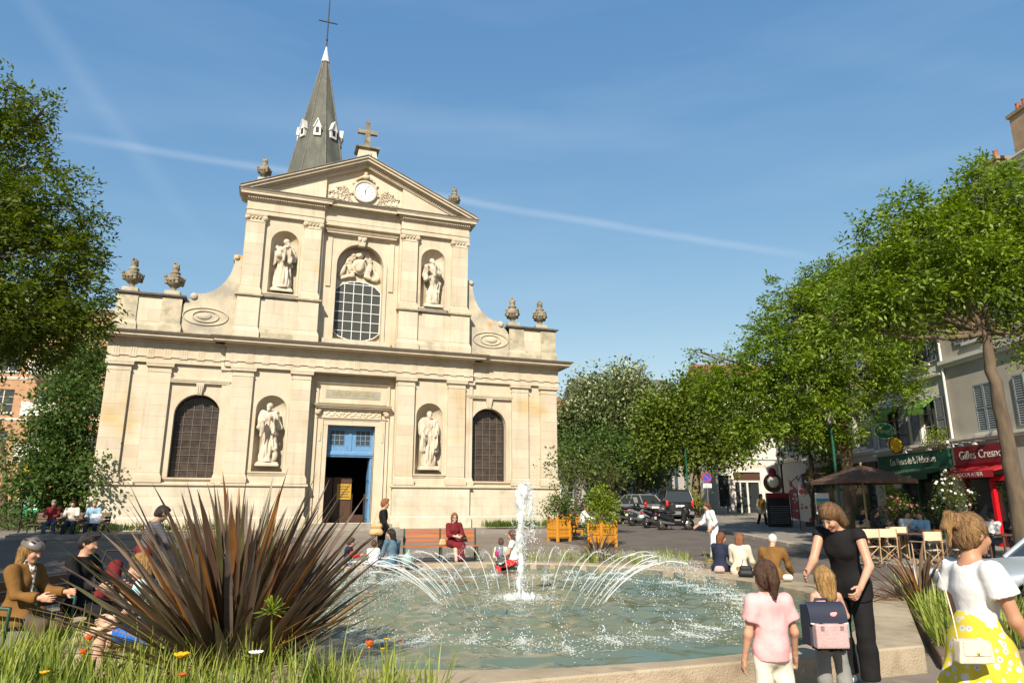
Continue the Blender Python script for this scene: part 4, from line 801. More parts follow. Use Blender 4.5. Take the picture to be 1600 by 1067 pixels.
def head_field(F, J, k=.012):
    s = J['k'] * J['hs']; M = J['Hm']; o = lambda x, y, z: J['head'] + M @ (np.array([x, y, z]) * s)
    F.ell(o(0, .014, .028), (.075 * s, .094 * s, .092 * s), k, M); F.ell(o(0, -.03, -.035), (.056 * s, .062 * s, .083 * s), .03, M); F.ell(o(0, -.072, -.098), (.024 * s, .02 * s, .018 * s), .025, M)
    for sd in (1, -1):
        F.ell(o(sd * .036, -.07, -.03), (.022 * s, .022 * s, .026 * s), .02, M); F.ell(o(sd * .03, -.094, .008), (.017 * s, .011 * s, .011 * s), .012, M, sub=True); F.ell(o(sd * .077, .012, -.008), (.010 * s, .022 * s, .032 * s), .006, M)
    F.cone(o(0, -.086, .012), o(0, -.112, -.03), .009 * s, .014 * s, .012); F.ell(o(0, -.087, -.062), (.024 * s, .012 * s, .011 * s), .008, M); F.ell(o(0, -.098, -.0625), (.02 * s, .006 * s, .0022 * s), .004, M, sub=True)
    F.cone(J['neck'], o(0, .012, -.06), .052 * J['k'], .05 * J['k'], .02)
def hand_arrays(J, i, curl=30, h=.0055, spread=1.):
    s = J['k']; wr, d = J['wr', i], J['hd', i] / np.linalg.norm(J['hd', i]); sd = 1 if i == 0 else -1
    inn = np.array([-sd, 0, 0.]); pn = inn - d * (inn @ d); pn /= np.linalg.norm(pn) + 1e-6; ac = np.cross(d, pn) * sd       # palm normal faces the body, ac runs thumb-wards
    if ac[1] > 0: ac = -ac
    lo = wr - .16 * s; hi = wr + .16 * s + np.abs(d) * .08; lo = np.minimum(lo, wr + d * .2 * s - .05); hi = np.maximum(hi, wr + d * .2 * s + .05); F = Field(lo, hi, h)
    B = np.stack([ac, pn, d], 1); F.cone(wr - d * .04 * s, wr + d * .02 * s, .027 * s, .026 * s, .012); F.ell(wr + d * .062 * s, (.040 * s, .017 * s, .05 * s), .012, B)
    for q in range(4):
        ln = (.072, .08, .074, .058)[q] * s; a = wr + d * .095 * s + ac * ((1.5 - q) * .0195) * s; p = a; c = 0.
        for seg in range(3): c += R(curl) * (.5, .9, .7)[seg]; dd = d * math.cos(c) + pn * math.sin(c) + ac * (1.5 - q) * .05 * spread; nx = p + dd * ln * (.42, .33, .25)[seg]; F.cone(p, nx, .0092 * s, .0084 * s, .004); p = nx
    a = wr + d * .03 * s + ac * .03 * s; b = a + (ac * .55 + d * .75 + pn * .3) * .045 * s; F.cone(a, b, .0125 * s, .011 * s, .008); F.cone(b, b + (d * .9 + pn * .5 + ac * .15) * .035 * s, .0105 * s, .009 * s, .005)
    return F.arrays()
def tri_sample(F, G, P):
    q = (P - F.lo) / F.h; i = np.clip(np.floor(q).astype(int), 0, np.array(F.n) - 2); f = np.clip(q - i, 0, 1); o = 0.
    for a in (0, 1):
        for b in (0, 1):
            for c in (0, 1):
                w = (f[:, 0] if a else 1 - f[:, 0]) * (f[:, 1] if b else 1 - f[:, 1]) * (f[:, 2] if c else 1 - f[:, 2]); o = o + G[i[:, 0] + a, i[:, 1] + b, i[:, 2] + c] * w
    return o
def strands(F, J, style, n, seed=1):
    """fine locks combed over the hair volume: ribbons traced along its surface"""
    r = np.random.default_rng(seed); v, f = F.arrays(); s = J['k'] * J['hs']; M = J['Hm']; o = lambda x, y, z: J['head'] + M @ (np.array([x, y, z]) * s); G = np.gradient(F.D, F.h)
    P = v[r.integers(0, len(v), n)]; b = o(0, .12, .05) if style == 'pony' else o(0, .105, .09); W_ = r.uniform(.0022, .0048, n)[:, None]; lift = r.uniform(.001, .006, n); wob = r.normal(size=(n, 3)) * .22; rows = []
    for k in range(11):
        N_ = np.stack([tri_sample(F, g, P) for g in G], 1); N_ /= np.linalg.norm(N_, axis=1, keepdims=True) + 1e-6; d = tri_sample(F, F.D, P); P = P - N_ * (d - lift)[:, None]
        if style in ('pony', 'messy'):
            to = b - P; far = ((P - J['head']) @ (M @ np.array([0, 1., 0])) < .10 * s)[:, None]; to /= np.linalg.norm(to, axis=1, keepdims=True) + 1e-6; T = np.where(far, to, np.array([0, .15, -1.]))
        else: T = np.array([0, 0, -1.]) + .12 * N_
        T = T + wob; T = T - N_ * (T * N_).sum(1, keepdims=True); T /= np.linalg.norm(T, axis=1, keepdims=True) + 1e-6; S_ = np.cross(T, N_); taper = math.sin(math.pi * min(1, (k + 1) / 11 * .9 + .1)) ** .5 if k < 10 else .12
        rows.append((P - S_ * W_ * taper, P + S_ * W_ * taper)); P = P + T * .013 * s; lift = lift * .98
    V = np.stack([x for rw in rows for x in rw], 1).reshape(-1, 3); base = (np.arange(n) * 22)[:, None, None]; q = np.array([(2 * k, 2 * k + 1, 2 * k + 3, 2 * k + 2) for k in range(10)])[None]; return np_mesh('hair_strands', V, (base + q).reshape(-1, 4), True)
def hair_mesh(J, style, h, nst=0):
    s = J['k'] * J['hs']; M = J['Hm']; o = lambda x, y, z: J['head'] + M @ (np.array([x, y, z]) * s); lo = J['head'] - .3 * s; hi = J['head'] + .25 * s; lo = lo - np.array([0, 0, .25 * s]); F = Field(lo, hi, h)
    F.ell(o(0, .02, .034), (.084 * s, .102 * s, .1 * s), .02, M)
    if style != 'crop': F.ell(o(0, .05, -.02), (.078 * s, .07 * s, .085 * s), .03, M)
    fz = -.125 if style != 'long' else -.13
    F.ell(o(0, -.10, -.055), (.068 * s, .085 * s, .105 * s), .012, M, sub=True)
    if style in ('short', 'crop', 'bald'): F.ell(o(0, .0, -.15), (.12 * s, .12 * s, .085 * s), .01, M, sub=True)
    if style == 'bald': F.ell(o(0, -.02, .11), (.07 * s, .09 * s, .07 * s), .01, M, sub=True)
    if style == 'short': F.ell(o(.01, -.035, .105), (.06 * s, .06 * s, .03 * s), .03, M)
    if style in ('long', 'mid', 'bob'):
        L_ = {'long': .30, 'mid': .2, 'bob': .13}[style]
        for sd in (1, -1): F.cone(o(sd * .066, .02, .02), o(sd * .07, .025, -L_ * .85), .034 * s, .022 * s, .03)
        F.cone(o(0, .065, .0), o(0, .075, -L_), .062 * s, .045 * s, .04); F.cone(o(.035, .06, .0), o(.045, .065, -L_ * .95), .05 * s, .035 * s, .04); F.cone(o(-.035, .06, .0), o(-.045, .065, -L_ * .95), .05 * s, .035 * s, .04)
        F.ell(o(0, -.10, -.08), (.058 * s, .06 * s, .13 * s), .01, M, sub=True); F.cone(J['neck'] - J['axis'] * .05, o(0, -.0, -.10), .045 * J['k'], .04 * J['k'], .01, sub=True)
    if style in ('pony', 'messy'):
        b = o(0, .115, .045) if style == 'pony' else o(0, .10, .085); F.ell(b, (.03 * s,) * 3, .015)
        if style == 'pony':
            F.cone(b, o(0, .155, -.03), .024 * s, .033 * s, .02); F.cone(o(0, .155, -.03), o(0, .13, -.15), .033 * s, .012 * s, .02)
        else:
            F.cone(b, o(.012, .15, .10), .018 * s, .026 * s, .015); F.cone(o(.012, .15, .10), o(.02, .175, .02), .026 * s, .02 * s, .015); F.cone(o(0, .165, .05), o(-.012, .165, -.09), .016 * s, .004 * s, .012); F.cone(o(.01, .15, .09), o(-.02, .135, .04), .02 * s, .02 * s, .012)
    if style == 'bun': F.ell(o(0, .125, .04), (.038 * s,) * 3, .015)
    X, Y, Z = F.grid(); c = J['head']; th = np.arctan2(Y - c[1], X - c[0]); F.D += (.0022 * np.sin(26 * th + 14 * Z + 2 * np.sin(30 * Z)) + .0015 * np.sin(61 * th + 9 * Z)).astype(np.float32)
    if nst: return F.mesh('hair'), strands(F, J, style, nst)
    return F.mesh('hair')
def person(label, loc, face, sk, outfit, hair=('short', 'hair_brown'), skin='skin', h=.014, group=None, fem=.5, curl=(28, 28), feet=True, belly=0., hat=None, glasses=False, eyes=False, nst=0):
    """face: compass angle in degrees the figure looks at, 0 = towards the church (+Y), 90 = right (+X), 180 = towards the camera"""
    hh_ = min(h, .01) if h < .0125 else h * .9
    if h > .0125: h *= 1.3
    t = thing('person', label, 'person', loc, R(180 - face), group); J = sk; s = J['k']; lo, hi = bounds(J); lo[2] = min(lo[2], -.02 if lo[2] > -.1 else lo[2])
    F = Field(lo, hi, h); torso(F, J, 0, fem=fem, belly=belly); head_field(F, J)
    for i in (0, 1): limb_arm(F, J, i); limb_leg(F, J, i); F.cone(J['an', i] + np.array([0, .03, -.035]) * s, J['toe', i], .038 * s, .028 * s, .02)
    parts = [F.arrays()] + [hand_arrays(J, i, curl[i], max(.0075, h * .55)) for i in (0, 1)]
    link('body', merge('body', parts), skin, t)
    hm_ = hair_mesh(J, hair[0], hh_, nst); hm = link('hair', hm_[0] if nst else hm_, hair[1], t)
    if nst: tag(link('hair_strands', hm_[1], hair[1], hm), kind='stuff')
    for g in outfit:
        kind, m, o = g[0], g[1], (g[2] if len(g) > 2 else {}); nm = o.get('name', kind); F = Field(lo, hi, h); seed = o.get('seed', len(label)); pad = o.get('pad', .014); pad = pad * .62 if kind == 'jacket' else pad
        if kind in ('shirt', 'jacket', 'top', 'dress'):
            torso(F, J, pad, fem=fem, belly=belly); sl = o.get('sleeve', .55)
            if sl > 0:
                for i in (0, 1): limb_arm(F, J, i, pad + .002, sl, .03, o.get('cuff', .006))
            hem = o.get('hem', .1) * s
            if kind == 'dress' or hem > .12:
                for i in (0, 1): F.cone(J['hip', i], J['hip', i] + (J['kn', i] - J['hip', i]) * min(1, hem / .4), .1 * s + pad, .1 * s + pad, .06)
            if o.get('flare'): F.cone(J['pel'] + J['axis'] * .02, J['pel'] - J['axis'] * hem, .1 * s + pad, .1 * s + o['flare'], .06)
            F.wrinkle(o.get('wr', .006), 22 / s, seed)
            if J['pel'][2] > .6 * s or o.get('cut', True): F.plane(-J['axis'], J['pel'] - J['axis'] * hem)
            nk = o.get('neck', .062); F.cone(J['neck'] + J['axis'] * .0 * s, J['neck'] + J['axis'] * .2, nk * s, nk * s * 1.3, .01, sub=True)
            if o.get('open'): F.cone(J['neck'] + J['T'] @ np.array([0, -.11, -.02]) * s, J['neck'] + J['T'] @ np.array([0, -.15, -.02 - o['open']]) * s, .055 * s, .02 * s, .01, sub=True)
            if sl == 0:
                for i in (0, 1): F.ell(J['sh', i] + (J['sh', i] - J['sh', 1 - i]) * .07, (.05 * s, .2 * s, .1 * s), .01, sub=True)
        elif kind == 'trousers':
            F.ell(J['pel'] + np.array([0, .005, .01]) * s, (.155 * s * J['wide'] + pad, .115 * s + pad, .13 * s + pad), .04, J['T'])
            for i in (0, 1): limb_leg(F, J, i, pad, o.get('len', 1.92), .03, o.get('flare', .012))
            F.wrinkle(o.get('wr', .006), 26 / s, seed); F.plane(J['axis'], J['pel'] + J['axis'] * .12 * s)
        elif kind == 'skirt':
            a = J['pel'] + J['axis'] * .12 * s; k_ = (J['kn', 0] + J['kn', 1]) / 2; ln = o.get('len', .5)
            if J['pel'][2] > .7 * s:
                b = J['pel'] - np.array([0, 0, ln * s]); F.cone(a, b, .112 * s + pad * .5, .115 * s + o.get('flare', .12), .04); F.plane((0, 0, -1), b + np.array([0, 0, .0])); F.folds(o.get('fold', .012), 7, J['pel'], seed, b[2] - .1, J['pel'][2])
            else:
                for i in (0, 1): F.cone(J['hip', i], J['hip', i] + (J['kn', i] - J['hip', i]) * min(1., ln / .42), .105 * s, .085 * s, .1)
                if ln > .45: F.cone(k_, (J['an', 0] + J['an', 1]) / 2 + (k_ - (J['an', 0] + J['an', 1]) / 2) * max(0, .9 - ln), .1 * s, .13 * s, .06)
            F.ell(J['pel'], (.155 * s + pad, .115 * s + pad, .12 * s + pad), .05); F.wrinkle(.006, 20, seed)
        elif kind == 'shoes':
            for i in (0, 1):
                G = Field(J['an', i] - .22 * s, J['an', i] + .2 * s, h); G.cone(J['an', i] + np.array([0, .04, -.04]) * s, J['toe', i] + np.array([0, -.01, .0]), .044 * s, .036 * s, .02); G.cone(J['an', i], J['an', i] + np.array([0, 0, -.03]) * s, .042 * s, .044 * s, .02); G.plane((0, 0, -1), (0, 0, J['an', i][2] - .075 * s)); link('shoe', G.mesh('shoe'), m, t)
            continue
        elif kind == 'scarf': F.cone(J['neck'] + J['axis'] * -.02, J['neck'] + J['axis'] * .05 * s, .075 * s, .07 * s, .02); F.cone(J['neck'] + J['T'] @ np.array([0, -.09, -.02]) * s, J['neck'] + J['T'] @ np.array([0, -.13, -.28]) * s, .04 * s, .03 * s, .03); F.wrinkle(.006, 40, seed)
        elif kind == 'helmet':
            M = J['Hm']; q = J['hs'] * s; F = Field(J['head'] - .2, J['head'] + .25, .007); c = J['head'] + M @ np.array([0, .012, .055]) * q; F.ell(c, (.098 * q, .135 * q, .1 * q), .01, M); F.plane(-(M @ np.array([0, -.15, 1.])), J['head'] + M @ np.array([0, 0, .045]) * q)
            for a in ():
                for b in (0, 1): F.cone(c + M @ np.array([a * .045, -.06 + b * .12, .095]) * q, c + M @ np.array([a * .05, -.02 + b * .12, .1]) * q, .022, .018, .006, sub=True)
        me = F.mesh(nm)
        if len(me.vertices): po = link(nm, me, m, t)
        if kind == 'helmet':
            for a in (-2, -1, 0, 1, 2):
                for b in (-.055, .035): q_ = J['hs'] * s; MB().ball(tuple(J['head'] + J['Hm'] @ np.array([a * .034, .012 + b, .055 + .1 * math.sqrt(max(.05, 1 - (a * .034 / .1) ** 2 - (b / .138) ** 2)) - .006]) * q_), (.011, .034, .014), 8, 5, Matrix([list(r_) for r_ in J['Hm']])).build('helmet_vent', 'black', po)
    s2 = s * J['hs']; M = J['Hm']; o = lambda x, y, z: tuple(J['head'] + M @ (np.array([x, y, z]) * s2)); M3 = Matrix([list(r) for r in M])
    if glasses:
        b = MB()
        for sd in (1, -1): b.ball(o(sd * .032, -.098, .006), (.026 * s2, .008, .02 * s2), 10, 6, M3); b.tube([o(sd * .055, -.09, .01), o(sd * .08, .01, .008)], .003, 5)
        b.tube([o(-.01, -.104, .01), o(.01, -.104, .01)], .003, 5); b.build('sunglasses', 'black_gloss', t)
    if eyes:
        for sd in (1, -1): MB().ball(o(sd * .031, -.0815, .006), (.012 * s2, .007 * s2, .0045 * s2), 10, 6, M3).build('eye', 'black_gloss', t); MB().tube([o(sd * .014, -.0885, .022), o(sd * .03, -.0885, .027), o(sd * .048, -.078, .022)], [.002, .0026, .0012], 6).build('eyebrow', hair[1], t)
        MB().ball(o(0, -.0945, -.062), (.017 * s2, .005 * s2, .0055 * s2), 10, 6, M3).build('lips', 'lip', t)
    return t
# statue figures: carved stone, one continuous surface with deep drapery
def statue(label, loc, H, head, arms, seed, robe=.11, wings=0, child=False, cloak=True, monk=False, lean=2, side=0, twist=0):
    t = thing('statue', label, 'statue', loc, 0, 'statues in the facade niches'); J = skeleton(H, None, lean, twist, side, head, arms, ((6, 4, 10), (-2, 4, 0)), 1.0); k = J['k']; h = .025
    lo, hi = bounds(J, .26 * k); F = Field(lo, hi, h); torso(F, J, .035 * k, fem=0 if monk else .5)
    for i in (0, 1): limb_arm(F, J, i, .012 * k if not cloak else .022 * k, 2., .03, .02 * k)
    foot = np.array([0, 0, .02]); p0 = J['pel']
    F.cone(p0 + np.array([0, 0, .1 * k]), (p0[0] * .5, p0[1] * .5, .05), .13 * k, (.13 + robe) * k, .06); F.cone(J['hip', 0], J['kn', 0] + np.array([0, -.03, 0]) * k, .11 * k, .1 * k, .06)
    if cloak:
        for i, q in ((0, .9), (1, 1.)): F.cone(J['sh', i] + np.array([0, .03, .02]) * k, J['el', i] + np.array([0, .04, -.1]) * k, .085 * k, .11 * k, .06); F.cone(J['wr', i] + np.array([0, .03, 0]), J['wr', i] + np.array([(1 if i == 0 else -1) * .03, .06, -.42 * q]) * k, .075 * k, .05 * k, .05)
        F.cone(J['sh', 0] + np.array([0, -.06, .03]) * k, J['hip', 1] + np.array([-.06, -.1, .05]) * k, .05 * k, .07 * k, .04); F.cone(J['hip', 1] + np.array([-.06, -.1, .08]) * k, J['hip', 0] + np.array([.12, -.06, -.1]) * k, .07 * k, .05 * k, .04)
    F.folds(.024 * k, 8, (p0[0], p0[1]), seed, .1, p0[2] + .15 * k); F.folds(.013 * k, 15, (p0[0], p0[1]), seed + 2, .05, J['neck'][2]); F.wrinkle(.026 * k, 15 / k, seed)
    if monk:
        for s_ in (1, -1): F.cone(J['sh', 0 if s_ > 0 else 1] + np.array([0, -.02, .03]) * k, np.array([s_ * .2, -.1, .5]) * k, .06 * k, .1 * k, .04)
    head_field(F, J, .015); F.ell(J['head'] + J['Hm'] @ np.array([0, .03, .03]) * k, (.092 * k, .105 * k, .1 * k), .02, J['Hm'])
    if monk: F.cone(J['head'] + J['Hm'] @ np.array([0, -.075, -.09]) * k, J['head'] + J['Hm'] @ np.array([0, -.085, -.2]) * k, .045 * k, .02 * k, .03)
    F.ell(J['head'] + J['Hm'] @ np.array([0, -.10, -.045]) * k, (.045 * k, .02 * k, .06 * k), .02, J['Hm'])
    if child: F.ell((.2 * k, -.12 * k, .2 * k), (.08 * k, .07 * k, .16 * k), .04); F.ell((.2 * k, -.15 * k, .4 * k), (.062 * k, .065 * k, .07 * k), .03); F.cone((.22 * k, -.15 * k, .3 * k), (.12 * k, -.2 * k, .36 * k), .03 * k, .025 * k, .03)
    F.plane((0, 0, -1), (0, 0, .02)); parts = [F.arrays()] + [hand_arrays(J, i, 35, .012) for i in (0, 1)]
    if wings:
        G = Field((-.5 * k, -.1, .5 * k), (.5 * k, .4 * k, 2.0 * k), .022)
        for sd in ((1, -1) if wings == 2 else (-1,)):
            pts = [(sd * .08, .12, 1.2), (sd * .24, .16, 1.48), (sd * .33, .17, 1.45), (sd * .36, .16, 1.15), (sd * .31, .14, .85)]
            for a, b in zip(pts, pts[1:]): G.cone(np.array(a) * k, np.array(b) * k, .06 * k, .055 * k, .03)
            for q in range(5): G.cone(np.array((sd * (.34 - .04 * q), .15, 1.3)) * k, np.array((sd * (.36 - .055 * q), .13, .78 + .06 * q)) * k, .04 * k, .028 * k, .01)
        parts.append(G.arrays())
    link('figure', merge('figure', parts), 'marble', t)
    MB().cbox(-.46, .46, -.3, .34, -.0, .1, .02).cbox(-.42, .42, -.26, .32, .095, .16, .02).build('statue_base', 'marble', t, (0, 0, -.14)); return t
statue('marble saint bowing over a small child in the lower left niche', (CX - 3.34, CY + YC + .13, 3.38), 2.42, (-25, 22, 12), ((35, 10, 75, 40), (25, 12, 70, 25)), 1, .1, child=True, lean=8, side=-3)
statue('marble monk with beard and long straight habit in the lower right niche', (CX + 3.34, CY + YC + .13, 3.34), 2.42, (-8, 10, 0), ((12, 10, 35, 22), (8, 12, 30, 18)), 5, .07, cloak=True, monk=True)
statue('marble winged angel turning its head in the upper left niche', (CX - 3.32, CY + .13, 10.78), 2.30, (35, 18, -10), ((40, 6, 85, 45), (45, 6, 80, 40)), 3, .14, wings=1, twist=12, side=3)
statue('marble draped saint raising both hands in the upper right niche', (CX + 3.36, CY + .13, 10.72), 2.28, (28, 10, -8), ((50, 8, 80, 40), (30, 14, 95, 25)), 8, .09, twist=-10, side=-4)
# coat of arms over the big window
F = Field((-.95, -.35, -.75), (.95, .25, .75), .022); F.ell((0, -.05, 0), (.34, .16, .40), .04); F.ell((0, -.2, 0), (.24, .09, .29), .02)
for s_ in (-1, 1):
    for i in range(7): a = -1.9 + i * .45; F.ell((s_ * (.42 + .06 * math.cos(a * 2)), -.05, -.45 + i * .14), (.13, .09, .11), .03)
    F.cone((s_ * .25, -.05, .38), (s_ * .62, 0, .12), .09, .06, .05); F.cone((s_ * .6, 0, .1), (s_ * .86, 0, -.5), .07, .11, .05); F.cone((s_ * .3, -.05, -.45), (s_ * .8, .0, -.62), .1, .07, .05); F.ell((s_ * .34, -.08, .52), (.13, .1, .13), .03)
F.ell((0, -.1, .52), (.18, .12, .14), .04); F.cone((-.15, -.08, .64), (.15, -.08, .64), .06, .06, .03); F.wrinkle(.02, 24, 4); sh = link('coat_of_arms', F.mesh('coat_of_arms'), 'stone_block', church, (0, .66, 12.38 - CZ))
# ---------------------------------------------------------------- fountain basin
FX, FY = 3.75, 11.85; RX, RY = 5.3, 5.85; RIM = .26; WATER = .12
fountain = thing('fountain', 'octagonal stone fountain basin with a tall central jet and a ring of arcing jets', 'fountain', (FX, FY, 0))
octo = [(-2.8, -6.1), (2.8, -6.1), (6.05, -3.0), (6.05, 3.0), (2.8, 6.1), (-2.8, 6.1), (-6.05, 3.0), (-6.05, -3.0)]
def sup(t, k=1.):      # slightly squared oval of the pool
    c, s_ = math.cos(t), math.sin(t); e = 2 / 2.25; return Vector((RX * k * math.copysign(abs(c) ** e, c), RY * k * math.copysign(abs(s_) ** e, s_)))
outer = []
for i in range(8):
    a, b = Vector(octo[i]), Vector(octo[(i + 1) % 8])
    for k in range(3): outer.append(a.lerp(b, k / 3))
def inner_of(p): t = math.atan2(p[1] / RY, p[0] / RX); return sup(t)
for i in range(len(outer)):
    a, b = outer[i], outer[(i + 1) % len(outer)]; d = (b - a).normalized() * .005; a2, b2 = a + d, b - d
    ia, ib = inner_of(a), inner_of(b); e = (ib - ia).normalized() * .005; ia, ib = ia + e, ib - e; im = inner_of((a + b) / 2)
    def ring(z, k):
        n1 = Vector((-(b - a).y, (b - a).x)).normalized() * k
        return [(*(a2 + n1 + d * k * 100 * 0), z), (*(b2 + n1), z), (*(ib - (ib.normalized()) * -k), z), (*(im + im.normalized() * k), z), (*(ia + ia.normalized() * k), z)]
    dz = random.uniform(-.003, .003); v = ring(-.1, 0) + ring(RIM - .018 + dz, 0) + ring(RIM + dz, .018)
    f = [(10, 11, 12, 13, 14)] + [(k * 5 + j, k * 5 + (j + 1) % 5, k * 5 + 5 + (j + 1) % 5, k * 5 + 5 + j) for k in (0, 1) for j in range(5)]
    MB().add(v, f).build('rim_stone', 'rim', fountain)
# inner lining of the basin, a nozzle pipe ring
b_ = MB(); n = 72; v = [(*sup(2 * math.pi * i / n, .999), z) for z in (-.3, RIM - .035) for i in range(n)]; b_.add(v, [(i, n + i, n + (i + 1) % n, (i + 1) % n) for i in range(n)], True); b_.build('basin_lining', 'rim_inside', fountain)
JC = Vector((4.25 - FX, 11.55 - FY, 0)); JR = 1.45
b_ = MB(); b_.tube([(JC.x + JR * math.cos(t), JC.y + JR * math.sin(t), WATER - .08) for t in np.linspace(0, 2 * math.pi, 49)], .028, 6); b_.build('nozzle_ring', 'iron', fountain)
# water sheet: real waves, spreading from where the jets fall
def water_mat(name, base, rough, alpha=None, trans=0.):
    m = mat(name, base, rough, spec=.5); b = m.node_tree.nodes['Principled BSDF']; b.inputs['IOR'].default_value = 1.33
    if trans: b.inputs['Transmission Weight'].default_value = trans
    if alpha is not None:
        t = m.node_tree; tr = t.nodes.new('ShaderNodeBsdfTransparent'); mx = t.nodes.new('ShaderNodeMixShader'); mx.inputs[0].default_value = alpha; t.links.new(tr.outputs[0], mx.inputs[1]); t.links.new(b.outputs[0], mx.inputs[2]); t.links.new(mx.outputs[0], t.nodes['Material Output'].inputs[0])
    return m
mat('pool_water', (.10, .15, .118), .09, (.15, .155, .088), .28, 3, .4, .62, bump=.35, bscale=7, world=True, spec=.28); MATS['pool_water'].node_tree.nodes['Principled BSDF'].inputs['IOR'].default_value = 1.33
water_mat('jet_water', (.78, .82, .82), .2, .38); water_mat('foam', (.74, .79, .76), .5, .36); water_mat('drop', (.80, .84, .84), .12, .5); water_mat('jet_column', (.80, .84, .84), .3, .5)
nr, na = 110, 300; rr = np.linspace(0, 1, nr)[:, None]; aa = np.linspace(0, 2 * np.pi, na, endpoint=False)[None, :]
ex = 2 / 2.25; wx = RX * 1.002 * rr * np.sign(np.cos(aa)) * np.abs(np.cos(aa)) ** ex; wy = RY * 1.002 * rr * np.sign(np.sin(aa)) * np.abs(np.sin(aa)) ** ex; dj = np.hypot(wx - JC.x, wy - JC.y)
wz = np.zeros_like(wx)
for i in range(26):
    th = rng.uniform(0, 2 * np.pi); k = rng.uniform(6, 24); wz += .0055 * (9 / k) ** .8 * np.sin(k * (wx * np.cos(th) + wy * np.sin(th)) + rng.uniform(0, 6))
wz += .008 * np.sin(11 * dj) * np.exp(-((dj - 3.3) / 1.2) ** 2) + .012 * np.sin(17 * np.arctan2(wy - JC.y, wx - JC.x) + 9 * dj) * np.exp(-((dj - 3.2) / .6) ** 2)
wz *= np.clip((1.02 - rr) * 12, .25, 1)
wv = np.stack([wx, wy, wz + WATER], -1).reshape(-1, 3); I, Jx = np.meshgrid(np.arange(nr - 1), np.arange(na), indexing='ij'); J2 = (Jx + 1) % na
wf = np.stack([I * na + Jx, (I + 1) * na + Jx, (I + 1) * na + J2, I * na + J2], -1).reshape(-1, 4)
tag(link('pool_water', np_mesh('pool_water', wv, wf, True), 'pool_water', None, (FX, FY, 0)), kind='structure')
OCT_V = np.array([(1, 0, 0), (-1, 0, 0), (0, 1, 0), (0, -1, 0), (0, 0, 1), (0, 0, -1)], np.float32); OCT_F = np.array([(0, 2, 4), (2, 1, 4), (1, 3, 4), (3, 0, 4), (2, 0, 5), (1, 2, 5), (3, 1, 5), (0, 3, 5)])
def drops(name, P, r, m, parent, stretch=1.):
    P = np.asarray(P, np.float32); r = np.asarray(r, np.float32)[:, None, None] * np.array([1, 1, stretch], np.float32)
    v = (P[:, None, :] + OCT_V[None] * r).reshape(-1, 3); f = (OCT_F[None] + 6 * np.arange(len(P))[:, None, None]).reshape(-1, 3); return tag(link(name, np_mesh(name, v, f, True), m, parent), kind='stuff')
NJ = 44; dp = []; dr = []; fp = []; fr = []
for i in range(NJ):
    th = 2 * math.pi * (i + .5) / NJ + rng.normal() * .012; reach = 2.15 + rng.normal() * .16; hgt = .62 + rng.normal() * .05; brk = rng.uniform(.38, .6)
    def pos(t, j=0.): return Vector((JC.x + (JR + reach * t) * math.cos(th + j), JC.y + (JR + reach * t) * math.sin(th + j), WATER + .02 + 4 * hgt * t * (1 - t)))
    ts = np.linspace(0, brk, 16); b_ = MB(); b_.tube([pos(t) + Vector((rng.normal(), rng.normal(), rng.normal())) * .006 * (t * 2) for t in ts], [.006 + .008 * t + abs(rng.normal()) * .006 * t for t in ts], 6); b_.build('water_jet', 'jet_water', fountain)
    for q in range(230):
        t = brk + (1 - brk) * rng.random() ** .8 * 1.02 - .08; s_ = .014 + .11 * (t - brk + .08); p = pos(min(t, 1.)) + Vector((rng.normal() * s_, rng.normal() * s_, rng.normal() * s_)); p.z = max(p.z, WATER); dp.append(tuple(p)); dr.append(abs(rng.normal()) * .003 + .0022)
    e = pos(1.)
    if i % 7 in (1, 3): continue_foam = .6
    else: continue_foam = 1.
    for q in range(int(480 * continue_foam)):
        a = rng.uniform(0, 2 * math.pi); d = abs(rng.normal()) ** 1.3 * .17; out = rng.random() * .55
        fp.append((e.x + d * math.cos(a) + out * math.cos(th), e.y + d * math.sin(a) + out * math.sin(th), WATER + .004 + abs(rng.normal()) * .009)); fr.append(rng.uniform(.004, .017))
    for q in range(36): a = rng.uniform(0, 2 * math.pi); d = abs(rng.normal()) * .12; dp.append((e.x + d * math.cos(a), e.y + d * math.sin(a), WATER + abs(rng.normal()) * .09)); dr.append(rng.uniform(.004, .012))
for q in range(2600): a = rng.uniform(0, 2 * math.pi); d = abs(rng.normal()) * .3; fp.append((JC.x + d * math.cos(a), JC.y + d * math.sin(a), WATER + .01 + abs(rng.normal()) * .05 * max(0, 1 - d))); fr.append(rng.uniform(.005, .02))
for q in range(1500): a = rng.uniform(0, 2 * math.pi); d = abs(rng.normal()) * .13; z = rng.random() ** .7 * 2.0; dp.append((JC.x + d * math.cos(a) + .05 * z, JC.y + d * math.sin(a), WATER + z)); dr.append(rng.uniform(.004, .011))
for q in range(420): t = rng.random(); a = rng.uniform(0, 2 * math.pi); d = abs(rng.normal()) * .06; dp.append((JC.x + .10 + .16 * t + d * math.cos(a), JC.y + d * math.sin(a), 2.05 - 1.0 * t * t)); dr.append(rng.uniform(.005, .014))
drops('water_drops', dp, dr, 'drop', fountain, 1.3)
fo_P = np.array(fp, np.float32); o_ = drops('foam', fo_P, fr, 'foam', fountain, .35)
F = Field((-.35, -.35, 0), (.55, .35, 2.05), .016); F.cone((0, 0, 0), (.0, 0, 1.0), .032, .05, .03); F.cone((.0, 0, 1.0), (.02, 0, 1.72), .05, .085, .05); F.ell((.05, 0, 1.78), (.105, .09, .14), .05); F.ell((.12, 0, 1.70), (.075, .075, .11), .05); F.cone((.17, 0, 1.65), (.21, 0, 1.3), .05, .015, .04); F.ell((0, 0, .02), (.26, .26, .07), .06); F.wrinkle(.022, 38, 2); F.wrinkle(.016, 90, 5)
